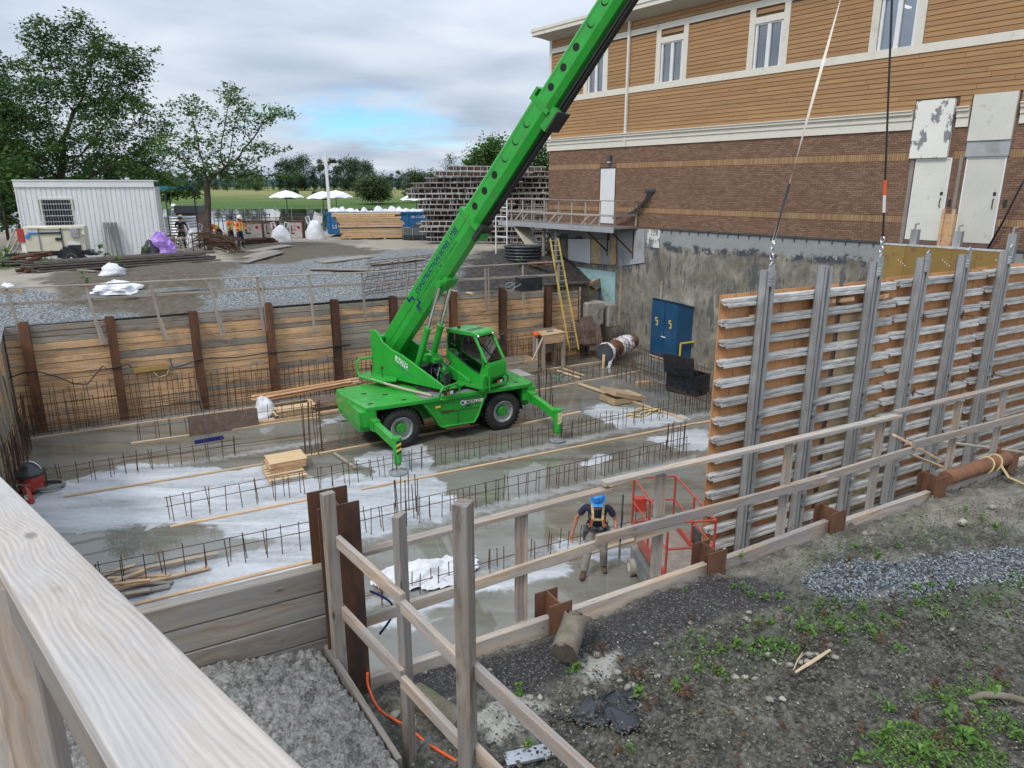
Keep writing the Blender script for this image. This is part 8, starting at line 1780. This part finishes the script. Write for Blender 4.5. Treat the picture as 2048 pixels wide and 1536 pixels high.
# pipe coils, rebar bundles etc
q = G(1046,516); m = MB()
for k in range(5): m.tube([q+Vector((.85*math.cos(a)+j(.02),.6*math.sin(a),.08+k*.15)) for a in [i*math.pi/14 for i in range(29)]], .075, 8)
mk('pipe_coil', m, M['blackpl'], None, smooth=True, label='coiled thick black pipe under the stairs of the platform', cat='pipe coil')
q = G(1078,518); m = MB()
for k in range(20): m.tube([q+Vector((j(.6),-.6+j(.3),.05+random.random()*.3)) for _ in range(4)], .015, 4)
mk('rusty_wire', m, M['rust_bright'], None, label='tangle of rusty wire in front of the black pipe coil', cat='wire')
M['bars'] = stuffmat('dark_bars', (.05,.04,.033), (.12,.10,.085), 4, rough=.7, rand=.3)
def bundle(a, b, n, r_, label, mat='rust', spread=.35, hh=.25, seed=1, up2=0):
    random.seed(seed); R_ = thing('steel_bundle', label, 'steel bars', a, 'bundles of steel bars in the yard')
    d = (b-a).normalized(); s = Vector((-d.y,d.x,0))
    for k in range(n): o = s*random.uniform(-spread,spread)+UP*random.uniform(.02,hh); m = MB(); m.cyl(a+o+d*j(.5), b+o+d*j(.5)+s*j(.1), r_*random.uniform(.7,1.2), n=6); mk('bar', m, M[mat], R_)
bundle(G(62,557,4.0), G(415,533,4.0), 34, .05, 'long dark bundle of steel bars lying in front of the generator', 'bars', .45, .4, 3)
bundle(G(-40,545,4.0), G(60,543,4.0), 12, .05, 'dark bars lying at the left edge of the photo', 'bars', .3, .3, 4)
bundle(G(60,556,4.0), G(92,552,4.0), 12, .06, 'rusty bar ends sticking up at the left end of the long bundle', 'rust_bright', .2, .7, 5)
bundle(G(486,488), G(545,490), 12, .05, 'short rusty bars lying right of the orange trio', 'rust', .4, .3, 6)
bundle(G(190,602,3.7), G(400,582,3.8), 5, .07, 'dark planks and bars under the flattened white sack', 'dgrey', .15, .12, 7)
random.seed(13); T_ = thing('rebar_tangle', 'big tangled heap of bent rusty rebar in front of the orange trio', 'rebar', G(440,508))
c = G(438,508)
for k in range(90):
    a = c+Vector((-1.3+random.random()*.8, j(.6), random.uniform(.2,1.05))); b = c+Vector((random.uniform(.2,1.15), j(.6), random.uniform(.02,.75))); mid = (a+b)/2+Vector((j(.3),j(.3),random.uniform(-.05,.3)))
    m = MB(); m.tube([a,(a*2+mid)/3+Vector((0,0,.05)),mid,(b*2+mid)/3,b,b+Vector((j(.3),j(.3),-.15))], .016, 4, False); mk('bent_bar', m, M['rebar'], T_)
T2 = thing('rebar_tangle', 'smaller heap of bent rebar left of the black t-shirt worker', 'rebar', G(345,505)); c = G(345,506)
for k in range(40):
    a = c+Vector((j(.7), j(.4), random.uniform(.05,.9))); b = c+Vector((j(.8), j(.4), random.uniform(.02,.9))); mid = (a+b)/2+Vector((j(.2),j(.2),.2)); m = MB(); m.tube([a,mid,b], .015, 4, False); mk('bent_bar', m, M['rebar'], T2)
for k, x in enumerate((343,366)):
    q = G(x,514); r = thing('sawhorse', ['left timber sawhorse carrying rebar beside the purple tarpaulin','right timber sawhorse carrying rebar beside the purple tarpaulin'][k], 'sawhorse', q)
    for sx in (-1,1):
        for sy in (-1,1): plank('leg', q+Vector((sx*.3,sy*.25,0)), q+Vector((sx*.1,sy*.22,.75)), .08, .04, M['post'], r)
    plank('beam', q+Vector((-.15,0,.78)), q+Vector((.15,0,.78)), .6, .08, M['post'], r); plank('rung', q+Vector((-.25,-.25,.25)), q+Vector((.25,-.25,.25)), .04, .06, M['post'], r)
for k, (x, y) in enumerate(((388,508),(411,510))): q = G(x,y); m = MB(); m.cyl(q, q+UP*1.0, .03, n=6); mk('iron_post', m, M['black'], None, label=['left black iron post beside the white bag','right dark iron post in the rebar tangle'][k], cat='post')
for k, (a, b, w_) in enumerate((((620,537),(760,533),.35),((740,530),(850,523),.3),((485,527),(560,512),.6),((498,520),(545,507),.8),((640,528),(735,520),1.0),((500,505),(575,497),.9))):
    p, q = G(*a), G(*b); plank('ground_plank', p+UP*.05, q+UP*.06, w_, .05, M['lagold' if k in (0,1) else 'greywood']); props(COL.objects[-1], 'weathered board lying flat on the yard gravel', 'board', 'boards lying in the yard')
for k, (a, b) in enumerate((((0,545),(55,548)),((160,558),(195,562)))): plank('ground_plank', G(*a,3.9)+UP*.05, G(*b,3.9)+UP*.05, .15, .05, M['lagold']); props(COL.objects[-1], 'weathered board lying flat on the yard gravel', 'board', 'boards lying in the yard')
# timber box at left edge with white rolls
q = G(20,607,3.6); r = thing('timber_crate', 'open plywood crate at the left edge of the yard', 'crate', q); p0_, p1_ = P(-30,612,3.6), P(48,608,3.6); Xc = (p1_-p0_); Xc.z = 0; Lc = Xc.length; Xc.normalize(); Yc = Vector((-Xc.y,Xc.x,0)); p0_.z = 3.55
m = MB(); m.fr(p0_, Xc, Yc, UP, (0,Lc), (0,.03), (0,.55)); m.fr(p0_, Xc, Yc, UP, (0,Lc), (1.5,1.53), (0,.6)); m.fr(p0_, Xc, Yc, UP, (Lc-.03,Lc), (.03,1.5), (0,.58)); mk('side', m, M['plyl'], r); 
for a in (0,.5,1): plank('batten', p0_+Xc*(Lc*a)-Yc*.03, p0_+Xc*(Lc*a)-Yc*.03+UP*.6, .08, .04, M['lag'], r, up=Yc)
plank('batten', p0_-Yc*.03+UP*.62, p0_+Xc*Lc-Yc*.03+UP*.62, .05, .05, M['lag'], r); q2 = p0_+Xc*.6+Yc*.8; mk('white_sack', crumple(q2+UP*.1, .5, .6, 16, 7, .3, 17), M['tarpw'], None, smooth=True, label='white sack inside the crate at the left edge', cat='sack')
m = MB(); m.cyl(P(-30,625,3.55), P(48,618,3.55), .13, n=14); mk('white_roll', m, M['white'], None, smooth=True, label='white roll lying in front of the crate at the left edge', cat='roll')
m = MB(); m.cyl(P(50,622,3.5), P(112,620,3.5), .05, n=8); mk('white_tube', m, M['white'], None, smooth=True, label='thin white tube right of the white roll', cat='tube')
random.seed(8)
for k in range(9): hbar(G(720+k*14,585-k*1.5,3.6)+UP*.05, G(820+k*8,530+k*1.2,3.9)+UP*.15, None, 1.6) if False else None
NTm = thing('wire_mesh', 'rusty wire mesh mats lying on the gravel behind the far rail', 'wire mesh', G(780,555,3.8))
for k in range(10): hbar(G(722+k*1.5,582-k*3.4,3.7)+UP*.12, G(875,560-k*3.0,3.8)+UP*.12, NTm, 1.5)
for k in range(12): hbar(G(725+k*13,582-k*2.0,3.7)+UP*.14, G(738+k*12,552-k*2.0,3.85)+UP*.14, NTm, 1.5)
q = G(1058,572,3.6); m = MB(); m.fr(q, UX, NX, UP, (-.5,.5), (-.25,.3), (.0,.55)); bk_ = thing('black_tank', 'black plastic wheelbarrow tray on the dark earth behind the far rail', 'wheelbarrow', q); mk('tray', m, M['blackpl'], bk_); m = MB()
for s in (-1,1): m.tube([q+UX*(-.3)+NX*s*.2+UP*.4, q+UX*-.9+NX*s*.22+UP*.15, q+UX*-1.2+NX*s*.2+UP*.25], .02, 5)
m.tube([q+UX*(-.9)+UP*.2+Vector((.18*math.cos(a),0,.18*math.sin(a))) for a in [i*.524 for i in range(13)]], .02, 5); mk('handle', m, M['galv'], bk_)
for k, (x, y) in enumerate(((900,578),(934,583))): plank('offcut', G(x,y,3.5)+UP*.05, G(x+12,y+3,3.5)+UP*.05, .12, .05, M['lumber']); props(COL.objects[-1], ['pale timber offcut on the dark earth right of the boom','pale timber offcut nearer the far pit wall'][k], 'offcut')
# shrubs/weeds of the yard
for k, (x, y, s, z_) in enumerate(((240,553,3.2,4.0),(172,588,2.6,3.8),(205,525,4,4.2),(160,527,3.5,4.2),(290,527,3.5,4.2),(1040,530,2,4.0),(20,535,4,4.2),(60,505,4,4.2))):
    q = G(x,y,z_); o = place('weed', WM[4], Matrix.Translation(q) @ Matrix.Scale(s*1.6,4)); props(o, ['feathery weed growing on the dirt mound','small green weed below the flattened white sack','weed tuft at the foot of the shed, right of the generator','weed tuft under the generator','weed tuft at the right foot of the shed','weed tuft below the black pipe coil','weed tuft at the left edge by the planks','weed tuft left of the shed'][k], 'weed')
# ================================================================ TREES
def colonize(base, trunk, attr, step=.33, kill=.55, iters=90, up=.06):
    nodes = [np.array(p, float) for p in trunk]; par = [-1]+list(range(len(trunk)-1)); A = attr.copy()
    for it in range(iters):
        Nn = np.array(nodes); 
        if len(A) == 0: break
        d = np.linalg.norm(A[:,None,:]-Nn[None,:,:],axis=2); near = d.argmin(1); dm = d.min(1)
        keep = dm > kill; A = A[keep]; near = near[keep]
        if len(A) == 0: break
        added = 0
        for k in np.unique(near):
            v = (A[near==k]-Nn[k]); v /= np.linalg.norm(v,axis=1)[:,None]+1e-9; v = v.sum(0); v /= np.linalg.norm(v)+1e-9; v = v+np.array([0,0,up])+rng.normal(0,.12,3); v /= np.linalg.norm(v)
            q = Nn[k]+v*step
            if np.min(np.linalg.norm(Nn-q,axis=1)) > step*.35: nodes.append(q); par.append(int(k)); added += 1
        if not added or len(nodes) > 4200: break
    return np.array(nodes), np.array(par)
def leafcloud(cent, n_per, spread, size, flat_=.5, droop=.3):
    C_ = np.repeat(cent, n_per, axis=0); k = len(C_); off = rng.normal(0,1,(k,3))*spread*np.array([1,1,flat_]); p = C_+off
    d = rng.normal(0,1,(k,3)); d[:,2] = d[:,2]*.35-droop; d /= np.linalg.norm(d,axis=1)[:,None]; s = np.cross(d, rng.normal(0,1,(k,3))+np.array([0,0,1.5])); s /= np.linalg.norm(s,axis=1)[:,None]+1e-9
    L = size*rng.uniform(.6,1.4,(k,1)); a = p; b = p+d*L*.45+s*L*.26; c = p+d*L; e = p+d*L*.45-s*L*.26
    return np.stack([a,b,c,e],1).reshape(-1,3)
def quadmesh(name, V4, mat):
    me = bpy.data.meshes.new(name); n = len(V4)//4; me.vertices.add(len(V4)); me.vertices.foreach_set('co', V4.ravel()); me.loops.add(n*4); me.loops.foreach_set('vertex_index', np.arange(n*4,dtype=np.int32)); me.polygons.add(n); me.polygons.foreach_set('loop_start', np.arange(0,n*4,4,dtype=np.int32)); me.update(calc_edges=True); me.materials.append(mat); return me
def big_tree(loc, label, lobes, trunk, n_attr, kill, r0, leafmat_, leaf=.20, per=16, spread=.30, tipmax=.05, step=.33, clump=1.0):
    r = thing('tree', label, 'tree', loc, 'trees behind the shed'); L0 = np.array(loc)
    at = []
    while len(at) < n_attr:
        c, rad, w_ = lobes[rng.integers(len(lobes))]
        q = rng.normal(0,1,3); q /= np.linalg.norm(q); q = q*rng.uniform(.35,1)**.5*np.array(rad)+np.array(c)
        if vnoise(np.array(q[0]*1.0+q[2]*.7),np.array(q[1]+q[2]*1.1),1.1,5) > .28*clump: at.append(q)
    N_, Pp = colonize(None, trunk, np.array(at), step, kill)
    ch = [[] for _ in N_]
    for i, p_ in enumerate(Pp):
        if p_ >= 0: ch[p_].append(i)
    rad = np.zeros(len(N_))
    for i in range(len(N_)-1,-1,-1): rad[i] = max(.011, sum(rad[c]**2.3 for c in ch[i])**(1/2.3)) if ch[i] else .011
    rad *= r0/rad[0]; rad = r0*(rad/r0)**1.45; rad = np.maximum(rad, .011)
    m = MB()
    for i, p_ in enumerate(Pp):
        if p_ >= 0:
            a, b = Vector(N_[p_]), Vector(N_[i])
            m.tube([a,b], [min(rad[p_],rad[i]*1.6),rad[i]], 8 if rad[i] > .05 else 4, cap=False)
    me = mesh_of('trunk', m, M['bark'], True, fixn=False); o = bpy.data.objects.new('trunk', me); COL.objects.link(o); o.parent = r
    tips = N_[(rad < tipmax) & (np.arange(len(N_)) > len(trunk)+4)]; tips = tips[rng.random(len(tips)) < .85]
    V4 = leafcloud(tips, per, spread, leaf, .42, .25); me = quadmesh('crown', V4, leafmat_); o = bpy.data.objects.new('crown', me); COL.objects.link(o); o.parent = r
    return r, len(V4)//4
def at_px(px, py, Y_): r_ = ray(px, py); k = Y_/r_.y; return Vector((r_.x*k, Y_, CAM_Z+r_.z*k))
def lobe(px, py, Y_, rx, ry, rz, base): q = at_px(px,py,Y_)-base; return ((q.x,q.y,q.z),(rx,ry,rz),1)
# left big tree behind the shed
b1 = Vector((at_px(130,480,44).x,44,4.1))
lob = [lobe(90,230,44,4.3,3.6,3.0,b1),lobe(200,150,44,2.6,2.5,2.4,b1),lobe(20,180,45,3,3,2.4,b1),lobe(250,260,43,2.6,2.2,2.0,b1),lobe(-40,260,44,3,3,3,b1),lobe(95,75,44,1.3,1.2,1.3,b1),lobe(165,60,44,.9,.9,1.2,b1),lobe(260,120,44,1.3,1.2,1.0,b1),lobe(190,310,43,3.2,2.6,1.0,b1),lobe(60,320,44,3.5,3,1.2,b1),lobe(300,100,44,.5,.5,.3,b1),lobe(290,330,42,1.6,1.2,.8,b1)]
tr = [(0,0,0),(.05,0,.7),(.0,.05,1.4),(.1,0,2.1),(.2,.05,2.7)]
_, nq1 = big_tree(b1, 'large spreading dark green tree behind the white shed', lob, tr, 2800, .44, .32, M['leaf_dark'], .20, 34, .30, clump=1.3)
b1b = Vector((at_px(-60,480,47).x,47,4.1)); lob = [lobe(-60,250,47,3.6,3,3.2,b1b),lobe(10,330,47,2.8,2.5,1.5,b1b),lobe(-120,180,47,3,3,3,b1b)]
big_tree(b1b, 'dark tree at the far left edge, overlapping the large one', lob, tr, 900, .5, .26, M['leaf_dark'], .21, 34, .4)
b2 = G(420,500); b2 = Vector((at_px(420,500,40).x,40,4.2))
lob = [lobe(430,250,40,1.5,1.4,1.3,b2),lobe(470,190,40,1.0,1.0,.7,b2),lobe(375,215,40,1.1,1.1,.9,b2),lobe(345,290,40,1.3,1.2,.8,b2),lobe(520,230,40,1.3,1.0,.6,b2),lobe(540,300,40,1.4,1.0,.35,b2),lobe(570,225,40,.6,.5,.35,b2),lobe(440,330,40,2.2,1.5,.6,b2),lobe(400,175,40,.45,.45,.4,b2),lobe(495,355,40,1.6,1.0,.5,b2),lobe(375,350,40,1.2,1.0,.5,b2),lobe(360,380,40,.9,.8,.3,b2),lobe(520,370,39.5,.9,.8,.3,b2),lobe(590,350,40.5,.7,.6,.3,b2)]
tr = [(0,0,-.1),(.03,0,.6),(.06,.0,1.2),(.10,.0,1.7),(.15,0,2.3),(.18,.05,2.9),(.2,.05,3.5)]
big_tree(b2, 'slender open-crowned tree standing in the yard behind the workers', lob, tr, 1500, .32, .17, M['leaf_mid'], .19, 13, .20, step=.25, clump=1.1)
# dark growth behind and left of the shed
def shrub(px, py, Y_, w_, h, n, mat, label, size=.3, grp='shrubs and far trees', name='shrub', zb=None):
    q = at_px(px,py,Y_); base = Vector((q.x,Y_,q.z)); r = thing(name, label, 'shrub' if name == 'shrub' else 'tree', base, grp)
    cs = []
    for k in range(max(5,int(n/160))):
        a = rng.uniform(0,6.28); rr = rng.uniform(0,.75)**.6; hz = rng.uniform(.12,.88); wf = math.sqrt(max(.1,1-(hz-.45)**2*2.6)); cs.append((w_/2*rr*wf*math.cos(a), w_/2*rr*wf*math.sin(a), h*hz))
    V4 = leafcloud(np.array(cs), 160, min(w_,h)*.12, size, .8, .1); V4[:,2] = np.maximum(V4[:,2], .0)
    me = quadmesh('crown', V4, mat); o = bpy.data.objects.new('crown', me); COL.objects.link(o); o.parent = r
    m = MB(); m.tube([(0,0,-.3),(.05,0,h*.3),(0,.05,h*.6)], [.04*h**.5,.035*h**.5,.015*h**.5], 6)
    for k in range(7): c_ = cs[rng.integers(len(cs))]; m.tube([(0,0,h*.15),(c_[0]*.4,c_[1]*.4,h*.3+c_[2]*.2),c_], [.025*h**.5,.02*h**.5,.01*h**.5], 4)
    me = mesh_of('trunk', m, M['bark'], True, fixn=False); o = bpy.data.objects.new('trunk', me); COL.objects.link(o); o.parent = r; return r
rng = np.random.default_rng(50)
shrub(15,470,40,5,4.4,2600,M['leaf_dark'],'dark shrub at the left edge behind the shed',.3); shrub(340,405,75,7,3.2,2200,M['leaf_dark'],'dark bushy shrub behind the right end of the shed',.4); shrub(245,400,60,9,3.6,2600,M['leaf_dark'],'wide dark shrub hidden above the shed roof',.4)
# round willow and friends on the far bank
shrub(745,404,205,11.2,7.6,9000,M['leaf_shrub'],'round pale willow on the far bank beside the white pole',.55)
shrub(845,400,215,12,8.5,7000,M['leaf_shrub'],'willow shrub left of the metal beam stack',.6); shrub(640,400,190,7,2.2,1400,M['leaf_far'],'low dark bush on the far bank behind the parasols',.5); shrub(590,398,190,7,2.4,1400,M['leaf_far'],'second low dark bush on the far bank',.5); shrub(862,382,150,3.5,2.6,700,M['leaf_shrub'],'small yellow-green bush above the metal stack',.4)
shrub(975,372,95,6.2,6.0,5200,M['leaf_mid'],'tall bushy tree right of the crane boom behind the metal stack',.42,name='tree'); shrub(935,372,98,3.0,3.4,1600,M['leaf_mid'],'lower tree left of the boom behind the metal stack',.42,name='tree'); shrub(1075,372,100,6.0,6.2,4600,M['leaf_mid'],'tall tree between the boom and the brick corner',.42,name='tree')
def bare(px, py, Y_, h, label):
    q = at_px(px,py,Y_); r = thing('tree', label, 'tree', q, 'shrubs and far trees'); m = MB(); m.tube([(0,0,0),(.1,0,h)], [.09,.02], 5)
    for k in range(40): z = h*rng.uniform(.25,.95); a = rng.uniform(0,6.28); L = (h-z)*.4+.4; m.tube([(0,0,z),(L*.5*math.cos(a),L*.5*math.sin(a),z+L*.5),(L*.7*math.cos(a),L*.7*math.sin(a),z+L)], [.03,.02,.012], 3)
    me = mesh_of('trunk', m, M['bark'], fixn=False); o = bpy.data.objects.new('trunk', me); COL.objects.link(o); o.parent = r
    V4 = leafcloud(np.array([(rng.normal(0,.6),rng.normal(0,.6),h*rng.uniform(.4,1)) for _ in range(30)]), 14, .35, .22); me = quadmesh('crown', V4, M['leaf_far']); o = bpy.data.objects.new('crown', me); COL.objects.link(o); o.parent = r
bare(900,372,110,4.6,'thin half-bare tree left of the boom on the skyline')
# treeline
def poplar(seed, w_, h, n):
    global rng
    rng = np.random.default_rng(seed); cs = []
    for k in range(n//110):
        hz = rng.uniform(.12,1); wf = (1-((hz-.5)/.62)**2); a = rng.uniform(0,6.28); rr = rng.uniform(0,1)**.5*max(.12,wf); cs.append((w_/2*rr*math.cos(a)*.85, w_/2*rr*math.sin(a)*.85, h*hz*.97))
    return quadmesh('crown', leafcloud(np.array(cs), 110, w_*.085, .75, 1.1, -.2), M['leaf_far'])
PO = [poplar(60+k, 8, 17, 2600) for k in range(3)]+[poplar(70+k, 13, 15, 4200) for k in range(3)]
mtr = MB(); mtr.tube([(0,0,-1),(0,0,8),(.3,0,13)], [.35,.25,.1], 6); PT = mesh_of('trunk', mtr, M['bark'])
random.seed(44)
line = [(548,372,8),(560,330,0),(575,325,3),(592,320,4),(610,318,3),(628,345,1),(642,322,1),(652,335,0),(668,322,0),(682,324,1),(697,321,4),(712,322,3),(728,325,4),(738,332,3),(785,350,1),(797,345,0),(808,350,4),(820,352,0),(516,350,4),(500,345,3),(480,342,4),(455,345,5),(430,350,3),(400,345,4),(370,350,5),(340,348,3),(310,350,4),(280,348,4),(0,340,3),(60,345,4),(120,350,5),(180,345,3),(230,345,4),(632,352,2),(775,356,5),(872,356,3),(890,355,4),(920,352,5),(1000,350,3),(1040,352,4),(1085,350,5)]
for k, (x, yt, v) in enumerate(line):
    v = v%6; Y_ = 400+j(30); q = at_px(x, 380, Y_); top = at_px(x, yt, Y_).z; hh = max(5, top-q.z+1); s = hh/(17 if v < 3 else 15); r = thing('tree', 'dark tree in the line across the meadow beyond the river', 'tree', q-UP*.5, 'treeline beyond the river'); r.scale = (s*random.uniform(.9,1.2),s,s); r.rotation_euler.z = random.uniform(0,6.28)
    for nm, me in (('crown', PO[v]),('trunk', PT)): o = bpy.data.objects.new(nm, me); COL.objects.link(o); o.parent = r
def hedge():
    global rng
    rng = np.random.default_rng(5); n = 60; xs = np.linspace(-260,170,n*6); c = np.stack([xs+rng.normal(0,3,n*6), 405+rng.normal(0,6,n*6), 6.0+rng.uniform(.5,3.2,n*6)],1); V4 = leafcloud(c, 34, 1.6, .9, .7, 0); me = quadmesh('undergrowth', V4, M['leaf_far']); o = bpy.data.objects.new('undergrowth', me); COL.objects.link(o); o['kind'] = 'stuff'
hedge()
xs = np.linspace(-1500,900,60); X_, Z_ = np.meshgrid(xs, np.array([0,1.])); hz = 16+14*vnoise(xs,xs*0,.006,3)+6*vnoise(xs,xs*0,.03,8); Yh = np.where(Z_ > .5, 1700, 1550)
m_, nt_ = newmat('hazed_ridge'); t_ = NT(nt_); t_.out((.06,.10,.13), 1.0, spec=0)  # blue of distance haze put into the ridge colour
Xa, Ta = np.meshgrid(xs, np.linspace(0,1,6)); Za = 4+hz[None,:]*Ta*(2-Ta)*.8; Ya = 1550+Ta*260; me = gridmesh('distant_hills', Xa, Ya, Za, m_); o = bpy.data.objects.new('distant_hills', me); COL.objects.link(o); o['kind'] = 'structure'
# grass tufts by the shed
def tufts():
    rn = np.random.default_rng(9); pp = [P(a,b,4.2) for a,b in ((-60,560),(0,542),(120,533),(340,527),(330,519),(60,519),(-60,480))]; xs = [q.x for q in pp]; ys = [q.y for q in pp]; X = rn.uniform(min(xs),max(xs),9000); Y = rn.uniform(min(ys),max(ys),9000); k = sdf(X,Y,pp) > 0; m = MB(); random.seed(3)
    for x, y in list(zip(X[k],Y[k]))[:3500]:
        b = Vector((x,y,gz(x,y)-.02)); a = random.uniform(0,6.28); s = Vector((math.cos(a),math.sin(a),0))*.02; h = random.uniform(.08,.3); m.add([b-s,b+s,b+UP*h+s*j(4)], [(0,1,2)])
    mk('grass', m, M['weed'], None, kind='stuff')
tufts()
m = MB(); m.tube([PV(2062,335,Bd(0,.5,0),BT), PV(2040,375,Bd(0,.45,0),BT), PV(2005,445,Bd(0,.3,0),BT), PV(1975,498,Bd(0,.12,0),BT)], .03, 6)
mk('power_cable', m, M['blackpl'], None, smooth=True, label='black cable slanting down the brick wall at the right edge', cat='cable')
